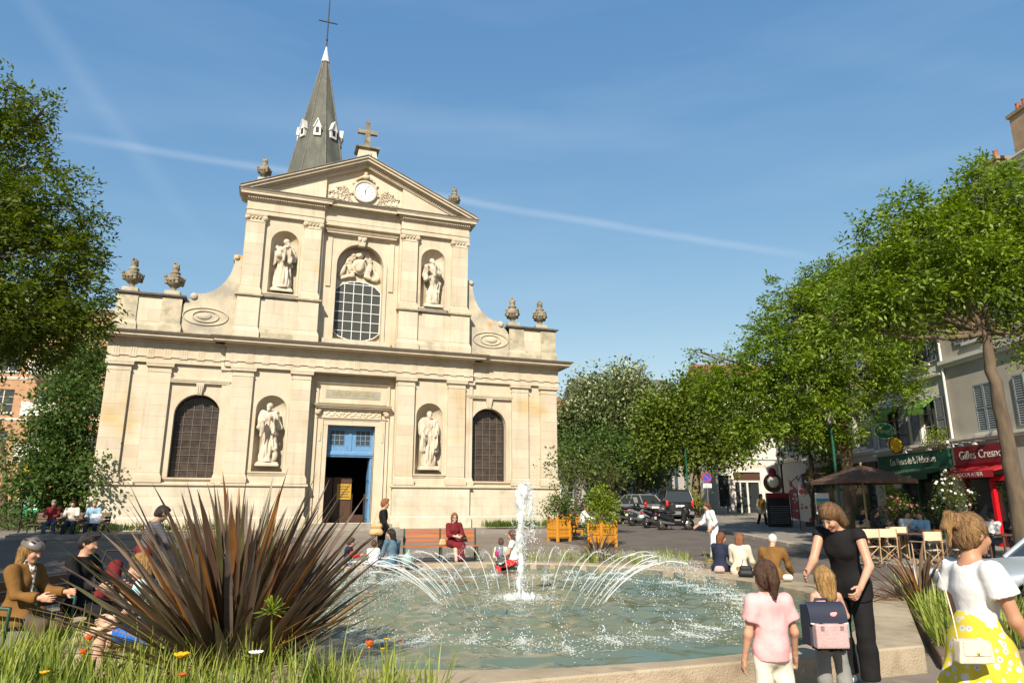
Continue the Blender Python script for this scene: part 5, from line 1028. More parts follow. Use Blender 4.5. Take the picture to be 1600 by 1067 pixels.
link('central_jet', F.mesh('central_jet'), 'jet_column', fountain, (JC.x, JC.y, WATER))

# ---------------------------------------------------------------- blades
def blade_arrays(base, yaw, tilt, length, width, bend, seg=5, fold=.25, twist=0.):
    """strap leaf: 3 points across (folded), bending over outward; returns verts, quads"""
    v = []; p = Vector(base); d = tilt
    for i in range(seg + 1):
        t = i / seg; w = width * (min(1, .55 + 1.3 * t) if t < .35 else 1) * (1 - max(0, (t - .45) / .55) ** 1.6) + .0006
        c, s_ = math.cos(yaw), math.sin(yaw); out = Vector((c, s_, 0)); side = Vector((-s_, c, 0)); up = Vector((0, 0, 1)); dirv = out * math.sin(d) + up * math.cos(d); nrm = out * math.cos(d) - up * math.sin(d)
        tw = twist * t; sd2 = side * math.cos(tw) + nrm * math.sin(tw)
        v += [p - sd2 * w / 2 - nrm * fold * w / 2 * -1, p, p + sd2 * w / 2 + nrm * fold * w / 2]
        p = p + dirv * (length / seg); d += bend / seg * (.4 + 1.2 * t)
    f = []
    for i in range(seg): a = i * 3; f += [(a, a + 1, a + 4, a + 3), (a + 1, a + 2, a + 5, a + 4)]
    return v, f
FLAX = {}
def flax(label, loc, n, lmin, lmax, spread, width, seed, mats, group=None, droop=.0):
    """strap-leaved plant, each blade an object; blades of a kind share their mesh"""
    r = random.Random(seed); t = thing('flax_plant', label, 'plant', loc, 0, group)
    var = []
    for q in range(10):
        for mi, mm in enumerate(mats):
            var.append((r.uniform(.04, .5) + droop, r.uniform(-.5, .5), mm))
    cache = []
    for (bd, tw_, mm) in var:
        for w in (width * .7, width, width * 1.35):
            v, f = blade_arrays((0, 0, 0), 0, 0.0, 1.0, w / (lmax * .85), bd, 7, .35, tw_); me = bpy.data.meshes.new('leaf'); me.from_pydata(v, [], f); me.polygons.foreach_set('use_smooth', [True] * len(f)); me.materials.append(MATS[mm]); cache.append(me)
    for i in range(n):
        u = (i + .5) / n; tilt = spread * (u ** .75) + r.gauss(0, .06); yaw = i * 2.39996 + r.uniform(-.2, .2); ln = r.uniform(lmin, lmax) * (1.06 - .32 * max(0, tilt - .5)); br = .16 * math.sqrt(u)
        o = link('leaf', r.choice(cache), None, t, (br * math.cos(yaw), br * math.sin(yaw), 0)); o.rotation_euler = (r.uniform(-.05, .05), tilt, yaw); o.rotation_mode = 'XYZ'; o.scale = (ln,) * 3
    return t
pA = at_depth(385, 791, 7.0)
big = flax('large bronze flax with spiky sword leaves in front of the church', (pA.x, pA.y, .02), 290, 1.3, 2.05, 1.02, .074, 5, ['flax', 'flax', 'flax_grey', 'flax_orange', 'flax_green'], droop=.05)
V_ = []; F_q = []; r_ = random.Random(77)
for i in range(330):      # the inner mass of shorter blades
    v, f = blade_arrays((r_.gauss(0, .1), r_.gauss(0, .1), 0), r_.uniform(0, 6.28), r_.uniform(0, .95), r_.uniform(.7, 1.75), r_.uniform(.035, .07), r_.uniform(.05, .5), 6, .35, r_.uniform(-.4, .4)); n_ = len(V_); V_ += [tuple(p) for p in v]; F_q += [tuple(k + n_ for k in q) for q in f]
tag(link('inner_leaves', np_mesh('inner_leaves', np.array(V_), np.array(F_q), True), 'flax', big), kind='stuff')
r_ = random.Random(11)
for i in range(16):      # withered pale blades reaching out of the clump
    yaw = r_.uniform(2.2, 4.4) if i < 11 else r_.uniform(-1.2, .4); v, f = blade_arrays((0, 0, .15), yaw, r_.uniform(.95, 1.35), r_.uniform(1.3, 1.9), .028, r_.uniform(.0, .35), 7, .5); me = bpy.data.meshes.new('leaf'); me.from_pydata(v, [], f); link('leaf', me, 'flax_dry', big)
flax('dark bronze flax arching in the bed behind the basin', (9.15, 18.45, .1), 120, .7, 1.15, 1.35, .045, 8, ['flax', 'flax', 'flax_grey'], droop=.9)
flax('dark bronze flax at the back of the bed beside the cafe chairs', (9.75, 8.5, .1), 110, .75, 1.15, 1.2, .045, 9, ['flax', 'flax', 'flax_grey', 'flax_orange'], droop=.5)
flax('thin bronze flax arching over the paved corner of the basin', (8.75, 8.9, .1), 60, .6, .95, 1.4, .03, 19, ['flax', 'flax_orange'], droop=1.0)
# planting beds: soil, edging, grass clumps (uncountable blades), single flowers
def bed(name, xys, label):
    t = thing(name, label, 'flower bed', (0, 0, 0)); n = len(xys); b = MB(); b.add([(x, y, .09) for x, y in xys], [tuple(range(n))]); b.build('soil', 'soil', t)
    for i in range(n):
        a, c = Vector(xys[i]), Vector(xys[(i + 1) % n]); L_ = (c - a).length; k = max(1, round(L_ / .9)); d = (c - a) / k; ang = math.atan2(d.y, d.x)
        for j in range(k): m_ = MB(); m_.cbox(.004, d.length - .004, -.05, .05, -.05, .14, .012); o = m_.build('edging_stone', 'bed_edge', t, (*(a + d * j), 0)); o.rotation_euler = (0, 0, ang)
    return t
LB = [(-3.4, 6.3), (-1.9, 4.35), (1.0, 4.45), (1.42, 5.68), (-1.58, 8.75), (-2.9, 8.1)]
RB = [(6.78, 5.7), (12.8, 5.7), (12.8, 9.6), (9.95, 9.6), (9.95, 8.9)]
BR = [(6.9, 18.06), (9.95, 15.0), (11.6, 16.3), (10.4, 19.6), (7.0, 19.4)]
bed('planting_bed', LB, 'flower bed with grass and poppies under the large bronze flax')
bed('planting_bed', RB, 'planting bed with lush green leaves at the right end of the basin')
bed('planting_bed', BR, 'planting bed with dark flax behind the far right of the basin')
def inside(p, poly):
    c = False
    for i in range(len(poly)):
        a, b = poly[i], poly[i - 1]
        if (a[1] > p[1]) != (b[1] > p[1]) and p[0] < (b[0] - a[0]) * (p[1] - a[1]) / (b[1] - a[1]) + a[0]: c = not c
    return c
def grass(name, label, pts, hmin, hmax, w, m, seed, spread=.5, per=24, rad=.12, seg=4, z=.09):
    r = random.Random(seed); V = []; Fq = []
    for (x, y) in pts:
        hh = r.uniform(.75, 1.1)
        for k in range(per):
            a = r.uniform(0, 2 * math.pi); d = rad * math.sqrt(r.random()); v, f = blade_arrays((x + d * math.cos(a), y + d * math.sin(a), z), a + r.uniform(-.6, .6), abs(r.gauss(0, spread * .6)), r.uniform(hmin, hmax) * hh, w * r.uniform(.7, 1.2), r.uniform(.1, 1.1), seg, .3); n = len(V); V += v; Fq += [tuple(i + n for i in q) for q in f]
    return tag(link(name, np_mesh(name, np.array([tuple(p) for p in V]), np.array(Fq), True), m), label, 'grass', kind='stuff')
def scatter(poly, n, seed, avoid=()):
    r = random.Random(seed); xs = [p[0] for p in poly]; ys = [p[1] for p in poly]; out = []
    while len(out) < n:
        p = (r.uniform(min(xs), max(xs)), r.uniform(min(ys), max(ys)))
        if inside(p, poly) and all((p[0] - a[0]) ** 2 + (p[1] - a[1]) ** 2 > a[2] ** 2 for a in avoid): out.append(p)
    return out
grass('grass', 'tall fresh grass along the front of the flower bed', scatter(LB, 150, 1, [(pA.x, pA.y, .3)]), .26, .62, .013, 'grass', 2)
grass('grass', 'broad green leaves between the poppies', scatter(LB, 60, 3, [(pA.x, pA.y, .3)]), .25, .46, .024, 'leaf_bush', 4, .7, 16)
grass('grass', 'dry straw-coloured grass stems in the left flower bed', scatter(LB, 26, 5), .3, .5, .008, 'grass_dry', 6, .7, 8)
RBf = [(6.95, 5.85), (12.6, 5.85), (12.6, 9.3), (10.2, 9.3), (9.9, 8.7)]
grass('grass', 'lush upright iris-like leaves in the right-hand bed', scatter(RBf, 120, 7), .32, .62, .026, 'grass', 8, .5, 20, .14)
grass('grass', 'low green leaves filling the right-hand bed', scatter(RBf, 90, 9), .2, .4, .02, 'leaf_bush', 10, .9, 20, .16)
grass('grass', 'thin grass tufts behind the far rim of the basin', scatter([(5.6, 18.2), (11.8, 15.4), (11.2, 18.8), (5.6, 19.4)], 46, 11), .3, .55, .016, 'grass', 12, .5, 16, .12)
grass('grass', 'green border at the foot of the right church wall', scatter([(9.2, 28.6), (12.6, 28.6), (12.6, 29.4), (9.2, 29.4)], 60, 13), .2, .4, .03, 'leaf_bush', 14, .8, 16, .2, z=.8)
grass('grass', 'green border at the foot of the left church wall', scatter([(-6.5, 28.6), (-.5, 28.6), (-.5, 29.4), (-6.5, 29.4)], 70, 15), .2, .4, .03, 'leaf_bush', 16, .8, 14, .2, z=.8)
def flower(name, label, x, y, h, m, kind='poppy', r0=.04):
    t = thing(name, label, 'flower', (x, y, .09)); MB().tube([(0, 0, 0), (.012, .01, h * .5), (0, 0, h)], .004, 5).build('stem', 'grass', t)
    b = MB()
    n = {'poppy': 5, 'daisy': 12, 'ball': 7}[kind]
    for i in range(n):
        a = 2 * math.pi * i / n; M = Matrix.Rotation(a, 3, 'Z') @ Matrix.Rotation(-.95 if kind == 'poppy' else (-.6 if kind == 'ball' else -.35), 3, 'Y'); b.ball(M @ Vector((r0 * .62, 0, .006)) + Vector((0, 0, h)), (r0 * .62, r0 * (.5 if kind != 'daisy' else .2), r0 * .13), 8, 5, M)
    b.build('petals', m, t); MB().ball((0, 0, h + .008), (r0 * .28, r0 * .28, r0 * .22), 8, 5).build('flower_centre', 'petal_yellow' if m != 'petal_yellow' else 'petal_orange', t)
def fl(px, py, d, h=None): p = at_depth(px, py, d); return p.x, p.y, max(.15, p.z - .09)
for nm, px, py, d, m, kd, r0, lab in (('poppy', 577, 1012, 5.6, 'petal_orange', 'poppy', .05, 'orange poppy nearest the water, right of the large flax'), ('poppy', 139, 1001, 6.2, 'petal_orange', 'poppy', .045, 'orange-red poppy in front of the green bench, the upper of two'), ('poppy', 130, 1023, 6.0, 'petal_orange', 'poppy', .045, 'orange-red poppy in front of the green bench, the lower of two'), ('marigold', 283, 1030, 4.9, 'petal_yellow', 'ball', .055, 'large golden yellow flower below the flax'), ('marigold', 69, 1055, 5.0, 'petal_yellow', 'ball', .035, 'small yellow flower at the left end of the bed'), ('marigold', 285, 1058, 4.7, 'petal_orange', 'ball', .03, 'small orange flower under the large golden one'), ('daisy', 400, 1023, 4.9, 'petal_white', 'daisy', .045, 'white daisy at the foot of the flax'), ('wallflower', 604, 1001, 5.5, 'petal_yellow', 'ball', .022, 'tiny yellow flower beside the poppy near the water, topmost'), ('wallflower', 598, 1016, 5.5, 'petal_yellow', 'ball', .02, 'tiny yellow flower beside the poppy near the water, lower one'), ('wallflower', 625, 1002, 5.5, 'petal_orange', 'ball', .02, 'tiny orange flower right of the poppy near the water')):
    x, y, h = fl(px, py, d); flower(nm, lab, x, y, h, m, kd, r0)
# green umbel in front of the flax
x, y, h = fl(425, 955, 5.2); um = thing('umbel_plant', 'single bright green umbel stalk in front of the flax', 'plant', (x, y, .09)); MB().tube([(.03, 0, 0), (.015, 0, h * .6), (0, 0, h)], [.009, .008, .006], 6).build('stem', 'leaf_bright', um); b = MB(); r_ = random.Random(4)
for i in range(60):
    a, e = r_.uniform(0, 6.28), r_.uniform(-.5, 1.3); p = Vector((math.cos(a) * math.cos(e), math.sin(a) * math.cos(e), math.sin(e))) * r_.uniform(.03, .10); M = Matrix.Rotation(a, 3, 'Z') @ Matrix.Rotation(-e, 3, 'Y'); b.ball(p + Vector((0, 0, h)), (.035, .009, .003), 6, 4, M)
b.build('umbel', 'leaf_bright', um)
# ---------------------------------------------------------------- trees
def leaf_arrays(C, D, size, r, aspect=.45, droop=.25):
    """one folded rhombic leaf per centre C, pointing along D"""
    n = len(C); D = D + r.normal(size=(n, 3)) * .35; D[:, 2] -= droop; D /= np.linalg.norm(D, axis=1, keepdims=True) + 1e-6
    U = r.normal(size=(n, 3)) * .6 + np.array([0, 0, 1.]); S_ = np.cross(D, U); S_ /= np.linalg.norm(S_, axis=1, keepdims=True) + 1e-6; Nn = np.cross(S_, D)
    L_ = size * r.uniform(.65, 1.25, size=(n, 1)); v = np.stack([C, C + D * L_ * .5 + S_ * L_ * aspect * .5 + Nn * L_ * .08, C + D * L_, C + D * L_ * .5 - S_ * L_ * aspect * .5 + Nn * L_ * .08], 1)
    return v.reshape(-1, 3), np.arange(4 * n).reshape(-1, 4)
def crown_points(blobs, per_m3, r, hollow=.45):
    C = []; O = []
    for c, rad, dens in blobs:
        rad = np.array(rad); n = int(per_m3 * dens * (rad[0] * rad[1] * rad[2]) ** (2 / 3) * 4.2) + 4; u = r.normal(size=(n, 3)); u /= np.linalg.norm(u, axis=1, keepdims=True)
        lump = 1 + .16 * np.sin(u[:, :1] * 5 + c[0]) + .13 * np.sin(u[:, 1:2] * 7 + c[1] * 2) + .12 * np.sin(u[:, 2:] * 6 + c[2]); t = (hollow + (1 - hollow) * r.random((n, 1)) ** .6) * lump
        C.append(np.array(c) + u * t * rad); O.append(u)
    return np.concatenate(C), np.concatenate(O)
def tree(name, label, trunk, r0, blobs, leaf, size=.13, per=26, cl=16, spread=.22, bark='bark', seed=1, compound=False, second=None, group=None, limb_from=None, cat='tree'):
    r = np.random.default_rng(seed); base = Vector(trunk[0]); t = thing(name, label, cat, base, 0, group); rel = lambda p: Vector(p) - base
    m_ = MB(); n = len(trunk); pts = [rel(p) for p in trunk]; rad = [r0 * (1.25 if i == 0 else 1 - .5 * i / (n - 1)) for i in range(n)]
    fine = []; fr = []
    for i in range(n - 1):
        for k in range(4): q = k / 4; fine.append(pts[i].lerp(pts[i + 1], q) + Vector(r.normal(size=3)) * r0 * .08); fr.append((rad[i] * (1 - q) + rad[i + 1] * q) * (1 + r.normal() * .04))
    fine.append(pts[-1]); fr.append(rad[-1]); m_.tube(fine, fr, 10); m_.build('trunk', bark, t)
    top = pts[-1]
    for c, rd, dens in blobs:
        c = rel(c); st_ = min(pts[max(1, n // 2):], key=lambda p: (p - c).length); m_ = MB(); mid = st_.lerp(c, .5) + Vector((0, 0, -.12 * (c - st_).length)) + Vector(r.normal(size=3)) * .15; path = []
        for k in range(9): q = k / 8; path.append(st_ * (1 - q) ** 2 + mid * 2 * q * (1 - q) + c * q * q + Vector(r.normal(size=3)) * .03 * r0 * 4 * min(1, k))
        m_.tube(path, [max(.012, r0 * .34 * (1 - .82 * k / 8)) for k in range(9)], 7)
        for k in range(7):
            u = r.normal(size=3); u /= np.linalg.norm(u); e = c + Vector(u * np.array(rd) * .85); s_ = path[r.integers(4, 9)]; mm = s_.lerp(e, .5) + Vector(r.normal(size=3)) * .1; m_.tube([s_, mm, e], [r0 * .1, r0 * .06, .006], 5)
        m_.build('limb', bark, t)
    C, O = crown_points([(tuple(rel(c)), rd, d) for c, rd, d in blobs], per, r); V = []
    if compound:     # feathered leaves: leaflets in pairs along a drooping stalk
        keep = r.random(len(O)) < .33; O = O[keep]; C = C[keep]; m = 8; D = np.repeat(O, m, 0) * .55 + r.normal(size=(len(O) * m, 3)) * .75; D[:, 2] -= .1; D /= np.linalg.norm(D, axis=1, keepdims=True); P = np.repeat(C, m, 0) + r.normal(size=(len(O) * m, 3)) * spread * .22; up = np.array([0, 0, 1.]); S_ = np.cross(D, up); S_ /= np.linalg.norm(S_, axis=1, keepdims=True) + 1e-6
        LC = []; LD = []
        for k in range(7):
            q = (k // 2 + .6) / 4; sd = 0 if k == 6 else (1 if k % 2 else -1); LC.append(P + D * q * size * 2.6 + S_ * sd * .01 - up * .3 * size * q * q * 2); LD.append(D * (.45 if sd else 1.) + S_ * sd * .9)
        C2 = np.concatenate(LC); D2 = np.concatenate(LD); v, f = leaf_arrays(C2, D2, size, r, .38, .15)
    else:
        P = np.repeat(C, cl, 0) + r.normal(size=(len(C) * cl, 3)) * spread; D = np.repeat(O, cl, 0) + r.normal(size=P.shape) * .7; v, f = leaf_arrays(P, D, size, r, .62)
    if second:
        nl = len(v) // 4; hz = v[0::4, 2]; lim = np.quantile(hz, .35); sel = (r.random(nl) < .45 * np.clip((hz - lim) / (hz.max() - lim), 0, 1) ** .5)
        vv = v.reshape(-1, 4, 3); a = vv[sel]; link('crown_blossom', np_mesh('crown_blossom', a.reshape(-1, 3), np.arange(len(a) * 4).reshape(-1, 4)), second, t); vv = vv[~sel]; v = vv.reshape(-1, 3); f = np.arange(len(v)).reshape(-1, 4)
    link('crown', np_mesh('crown', v, f), leaf, t); return t
def pb(d, *L_):      # crown lumps given by bearing, distance and apparent radius
    out = []
    for q in L_:
        x, y, rx = q[:3]; ry = q[3] if len(q) > 3 else rx; dd = d + (q[4] if len(q) > 4 else 0); k = dd / 1073.; out.append((tuple(at_depth(x, y, dd)), (rx * k, rx * k, ry * k), q[5] if len(q) > 5 else 1.))
    return out
g_ = on_ground
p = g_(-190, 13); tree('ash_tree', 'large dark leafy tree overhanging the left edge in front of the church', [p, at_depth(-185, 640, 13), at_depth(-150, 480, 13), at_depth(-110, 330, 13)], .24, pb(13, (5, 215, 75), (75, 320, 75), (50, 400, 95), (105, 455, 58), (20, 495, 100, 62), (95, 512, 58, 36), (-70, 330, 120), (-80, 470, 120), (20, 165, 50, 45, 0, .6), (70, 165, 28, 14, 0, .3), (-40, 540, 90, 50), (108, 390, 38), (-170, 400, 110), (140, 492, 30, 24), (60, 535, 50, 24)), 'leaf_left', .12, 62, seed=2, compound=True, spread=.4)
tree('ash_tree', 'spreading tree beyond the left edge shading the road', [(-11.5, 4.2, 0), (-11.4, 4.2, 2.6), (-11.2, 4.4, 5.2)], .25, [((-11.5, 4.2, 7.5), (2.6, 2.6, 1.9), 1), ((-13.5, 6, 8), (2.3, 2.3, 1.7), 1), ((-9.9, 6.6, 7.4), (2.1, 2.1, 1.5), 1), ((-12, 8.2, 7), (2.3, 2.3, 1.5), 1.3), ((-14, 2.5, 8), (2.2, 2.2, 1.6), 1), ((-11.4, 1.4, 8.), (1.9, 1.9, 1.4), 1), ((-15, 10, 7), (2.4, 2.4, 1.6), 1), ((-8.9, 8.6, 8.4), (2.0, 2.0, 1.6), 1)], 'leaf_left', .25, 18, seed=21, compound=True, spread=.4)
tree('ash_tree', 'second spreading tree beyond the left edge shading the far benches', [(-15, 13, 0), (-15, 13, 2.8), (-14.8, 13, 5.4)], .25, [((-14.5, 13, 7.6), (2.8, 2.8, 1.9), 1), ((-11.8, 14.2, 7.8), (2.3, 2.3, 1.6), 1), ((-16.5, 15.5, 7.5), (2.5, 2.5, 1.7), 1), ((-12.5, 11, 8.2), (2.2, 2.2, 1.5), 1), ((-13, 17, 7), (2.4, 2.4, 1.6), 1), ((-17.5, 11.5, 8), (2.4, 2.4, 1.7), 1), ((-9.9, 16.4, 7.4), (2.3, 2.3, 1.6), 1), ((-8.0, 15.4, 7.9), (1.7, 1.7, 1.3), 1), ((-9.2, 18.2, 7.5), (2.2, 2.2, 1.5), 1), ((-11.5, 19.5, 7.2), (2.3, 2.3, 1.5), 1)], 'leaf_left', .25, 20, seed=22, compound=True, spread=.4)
tree('elm_tree', 'mid green leafy tree beside the left corner of the church', [g_(92, 27), at_depth(94, 740, 27), at_depth(100, 680, 27)], .16, pb(27, (108, 640, 42, 52), (118, 590, 34, 45, 1), (82, 690, 42, 42), (112, 715, 40, 45), (60, 750, 34, 30, -1), (100, 770, 42, 35), (148, 745, 28, 30, -1, .5), (130, 560, 34, 40, 2)), 'leaf_dark', .17, 34, 16, .26, seed=3)
tree('elm_tree', 'thin olive green tree in front of the brick apartment block', [g_(10, 31), at_depth(8, 740, 31), at_depth(2, 690, 31)], .14, pb(31, (-14, 650, 22, 22, 0, .5), (4, 715, 26, 20, 0, .5), (-40, 690, 40, 40, 0, .6), (20, 760, 34, 24, 0, .6), (-50, 610, 40, 40, 0, .5)), 'leaf_olive', .17, 22, 14, .28, seed=4)
tree('laurel_bush', 'dark low laurel bush behind the seated people on the left', [g_(70, 29), at_depth(70, 830, 29), at_depth(70, 810, 29)], .06, pb(29, (95, 812, 38, 30), (40, 820, 45, 24), (70, 795, 30, 26), (5, 815, 40, 24)), 'leaf_dark', .13, 20, 14, .2, seed=5, cat='bush')
# right-hand side
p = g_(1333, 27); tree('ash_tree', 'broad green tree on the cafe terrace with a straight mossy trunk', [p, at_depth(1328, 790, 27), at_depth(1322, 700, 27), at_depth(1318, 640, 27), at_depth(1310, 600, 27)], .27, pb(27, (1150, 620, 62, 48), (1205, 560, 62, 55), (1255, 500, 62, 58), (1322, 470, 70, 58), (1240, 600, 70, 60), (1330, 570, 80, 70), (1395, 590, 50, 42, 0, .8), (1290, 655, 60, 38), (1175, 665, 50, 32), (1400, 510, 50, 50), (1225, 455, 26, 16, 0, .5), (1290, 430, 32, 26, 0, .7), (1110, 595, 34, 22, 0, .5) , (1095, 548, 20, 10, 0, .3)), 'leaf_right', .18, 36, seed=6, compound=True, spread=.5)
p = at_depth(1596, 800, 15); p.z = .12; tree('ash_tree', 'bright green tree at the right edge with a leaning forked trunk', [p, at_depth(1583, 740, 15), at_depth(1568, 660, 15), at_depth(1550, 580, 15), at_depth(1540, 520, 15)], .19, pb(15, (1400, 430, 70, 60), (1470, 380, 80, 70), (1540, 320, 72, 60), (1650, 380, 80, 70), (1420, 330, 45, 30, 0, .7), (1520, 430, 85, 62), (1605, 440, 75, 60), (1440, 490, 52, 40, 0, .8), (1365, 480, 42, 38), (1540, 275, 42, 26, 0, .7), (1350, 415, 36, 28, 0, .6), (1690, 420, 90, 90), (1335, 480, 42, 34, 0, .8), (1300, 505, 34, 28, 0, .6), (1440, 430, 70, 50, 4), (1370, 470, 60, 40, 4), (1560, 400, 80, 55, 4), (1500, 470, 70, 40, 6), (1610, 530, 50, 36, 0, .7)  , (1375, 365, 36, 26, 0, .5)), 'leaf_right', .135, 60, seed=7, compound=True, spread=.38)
tr2 = bpy.data.objects[-1] if False else None
p = g_(1086, 44); tree('maple_tree', 'rounded green maple by the end of the street', [p, at_depth(1088, 750, 44), at_depth(1092, 715, 44), at_depth(1090, 690, 44)], .3, pb(44, (1080, 650, 62, 52), (1040, 665, 44, 45), (1100, 610, 44, 36), (1060, 625, 40, 36), (1130, 660, 44, 45), (1085, 705, 55, 30), (1025, 700, 34, 30), (1140, 700, 34, 28), (1015, 650, 24, 26)), 'leaf_maple', .26, 11, 14, .42, 'bark', 8)
tree('linden_tree', 'tall domed silver-flecked linden behind the maple', [g_(955, 56), at_depth(955, 740, 56), at_depth(957, 690, 56)], .35, pb(56, (960, 640, 68, 62), (915, 665, 46, 42), (1000, 650, 40, 52), (890, 680, 32, 30), (960, 690, 80, 40), (930, 625, 42, 40), (985, 612, 36, 36), (895, 650, 22, 22)), 'leaf_linden', .3, 10, 14, .45, 'bark', 9, second='linden_silver')
tree('elm_tree', 'dark green tree below the linden', [g_(1000, 50), at_depth(1000, 760, 50), at_depth(1000, 730, 50)], .2, pb(50, (940, 705, 50, 34), (890, 710, 32, 26), (990, 720, 40, 26), (1020, 740, 26, 20)), 'leaf_dark', .24, 11, 14, .4, 'bark', 10)
tree('elm_tree', 'leafy tree behind the street lamp in front of the white house', [g_(1262, 36), at_depth(1268, 740, 36), at_depth(1265, 690, 36)], .18, pb(36, (1260, 680, 50, 30), (1210, 665, 40, 25), (1300, 690, 34, 28, 0, .8), (1300, 740, 20, 26, 0, .6)), 'leaf_mid', .2, 14, 12, .3, 'bark', 12)

# ---------------------------------------------------------------- houses
def wall_grid(mb, x0, x1, z0, z1, ops, y=0., depth=.22):
    xs = sorted({x0, x1} | {v for o in ops for v in o[:2]}); zs = sorted({z0, z1} | {v for o in ops for v in o[2:]})
    for i in range(len(xs) - 1):
        for j in range(len(zs) - 1):
            cx, cz = (xs[i] + xs[i + 1]) / 2, (zs[j] + zs[j + 1]) / 2
            if any(o[0] < cx < o[1] and o[2] < cz < o[3] for o in ops): continue
            mb.add([(xs[i], y, zs[j]), (xs[i + 1], y, zs[j]), (xs[i + 1], y, zs[j + 1]), (xs[i], y, zs[j + 1])], [(0, 1, 2, 3)])
    for a, b, c, d in ops:
        for p, q in (((a, c), (b, c)), ((b, c), (b, d)), ((b, d), (a, d)), ((a, d), (a, c))): mb.add([(p[0], y, p[1]), (q[0], y, q[1]), (q[0], y + depth, q[1]), (p[0], y + depth, p[1])], [(0, 3, 2, 1)])
SHUT = {}
def shutter_mesh(w, h):
    k = (round(w, 2), round(h, 2))
    if k not in SHUT:
        b = MB(); b.box(0, .06, -.03, .01, 0, h); b.box(w - .06, w, -.03, .01, 0, h)
        for z in (0, h / 2 - .03, h - .06): b.box(.06, w - .06, -.03, .01, z, z + .06)
        n = max(4, int(h / .085))
        for i in range(n): z = .05 + (h - .1) * i / n; b.add([(.06, -.022, z), (w - .06, -.022, z), (w - .06, .006, z + .06), (.06, .006, z + .06)], [(0, 1, 2, 3)])
        SHUT[k] = b.mesh('shutter')
    return SHUT[k]
def window(parent, x0, x1, z0, z1, shutters=None, sill=True, frame='trim', rail=False):
    f = MB(); y = .14
    for a, b, c, d in ((x0, x0 + .06, z0, z1), (x1 - .06, x1, z0, z1), (x0 + .06, x1 - .06, z0, z0 + .07), (x0 + .06, x1 - .06, z1 - .06, z1), ((x0 + x1) / 2 - .03, (x0 + x1) / 2 + .03, z0 + .07, z1 - .06)): f.box(a, b, y - .03, y + .04, c, d)
    for q in (.36, .68): z = z0 + (z1 - z0) * q; f.box(x0 + .06, (x0 + x1) / 2 - .03, y - .01, y + .02, z, z + .03); f.box((x0 + x1) / 2 + .03, x1 - .06, y - .01, y + .02, z, z + .03)
    w = f.build('window', frame, parent); MB().box(x0 + .02, x1 - .02, y + .015, y + .03, z0 + .02, z1 - .02).build('pane', 'glass_shop', w)
    if sill: MB().box(x0 - .1, x1 + .1, -.1, .1, z0 - .1, z0 - .002).build('window_sill', 'trim', w)
    if rail:
        b = MB(); b.box(x0, x1, -.05, -.02, z0 + .9, z0 + .94); b.box(x0, x1, -.05, -.02, z0 + .08, z0 + .11)
        for i in range(9): xx = x0 + (x1 - x0) * (i + .5) / 9; b.box(xx - .01, xx + .01, -.045, -.025, z0 + .1, z0 + .9)
        b.build('window_rail', 'iron', w)
    if shutters == 'open':
        sw = (x1 - x0) / 2
        for s_ in (0, 1): o = link('shutter', shutter_mesh(sw, z1 - z0), 'shutter', w, (x0 - sw - .01 if s_ == 0 else x1 + .01, -.03, z0))
    elif shutters == 'closed':
        sw = (x1 - x0) / 2 - .01
        for s_ in (0, 1): link('shutter', shutter_mesh(sw, z1 - z0), 'shutter', w, (x0 + .01 if s_ == 0 else (x0 + x1) / 2 + .005, .03, z0))
def house(label, loc, rz, w, h, depth, wallm, wins, bands=(), roof=1.6, ops_extra=(), roofm='slate', cornice=.35, z0=-.6, cat='house', roof_axis='x'):
    t = thing('house', label, cat, loc, rz); ops = [q[:4] for q in wins] + list(ops_extra); m_ = MB(); wall_grid(m_, 0, w, z0, h, ops)
    m_.add([(0, 0, z0), (0, depth, z0), (0, depth, h), (0, 0, h)], [(0, 1, 2, 3)]); m_.add([(w, 0, z0), (w, depth, z0), (w, depth, h), (w, 0, h)], [(3, 2, 1, 0)]); m_.add([(0, depth, z0), (w, depth, z0), (w, depth, h), (0, depth, h)], [(3, 2, 1, 0)]); m_.build('wall', wallm, t)
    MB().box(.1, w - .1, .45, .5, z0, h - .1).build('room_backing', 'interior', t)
    for q in wins: window(t, *q[:4], **(q[4] if len(q) > 4 else {}))
    for z, p_, hh in bands: MB().steps(0, w, 0, .05, [(z, z + hh * .5, p_ * .4, p_ * .7), (z + hh * .5, z + hh, p_, p_)], False, False).build('string_course', 'trim', t)
    MB().steps(0, w, 0, .1, [(h - .3, h - .15, .05, .12), (h - .15, h, cornice * .7, cornice), (h, h + .06, cornice + .03, cornice + .03)], False, False).build('eaves', 'trim', t)
    if roof:
        m_ = MB()
        if roof_axis == 'x': m_.prism([(-cornice, h + .062), (depth * .5, h + roof), (depth + .2, h + .062)], -.0, w, 'x')
        else: m_.prism([(-.2, h + .062), (w / 2, h + roof), (w + .2, h + .062)], -cornice, depth)
        m_.build('roof', roofm, t)
    return t
def chimney(parent, x, y, z, w=.9, d=.5, h=1.5, pots=3, potm='brick_pot'):
    b = MB(); b.box(x, x + w, y, y + d, z, z + h); b.steps(x, x + w, y, y + d, [(z + h, z + h + .12, .06, .08)]); c = b.build('chimney', 'chimney', parent)
    for i in range(pots): MB().lathe([(.11, 0), (.1, .1), (.08, .38), (.1, .42)], (x + w * (i + .5) / pots, y + d / 2, z + h + .12), 10).build('chimney_pot', potm if not (potm == 'mix') else ('brick_pot' if i % 2 else 'zinc_white'), c)
RZ = math.atan2(-SU.y, -SU.x); TB = 18.7
def row(s0, s1, t=TB): p = st(s1, t); p.z = 0; return p, RZ, s1 - s0        # local x runs from the far end towards the camera
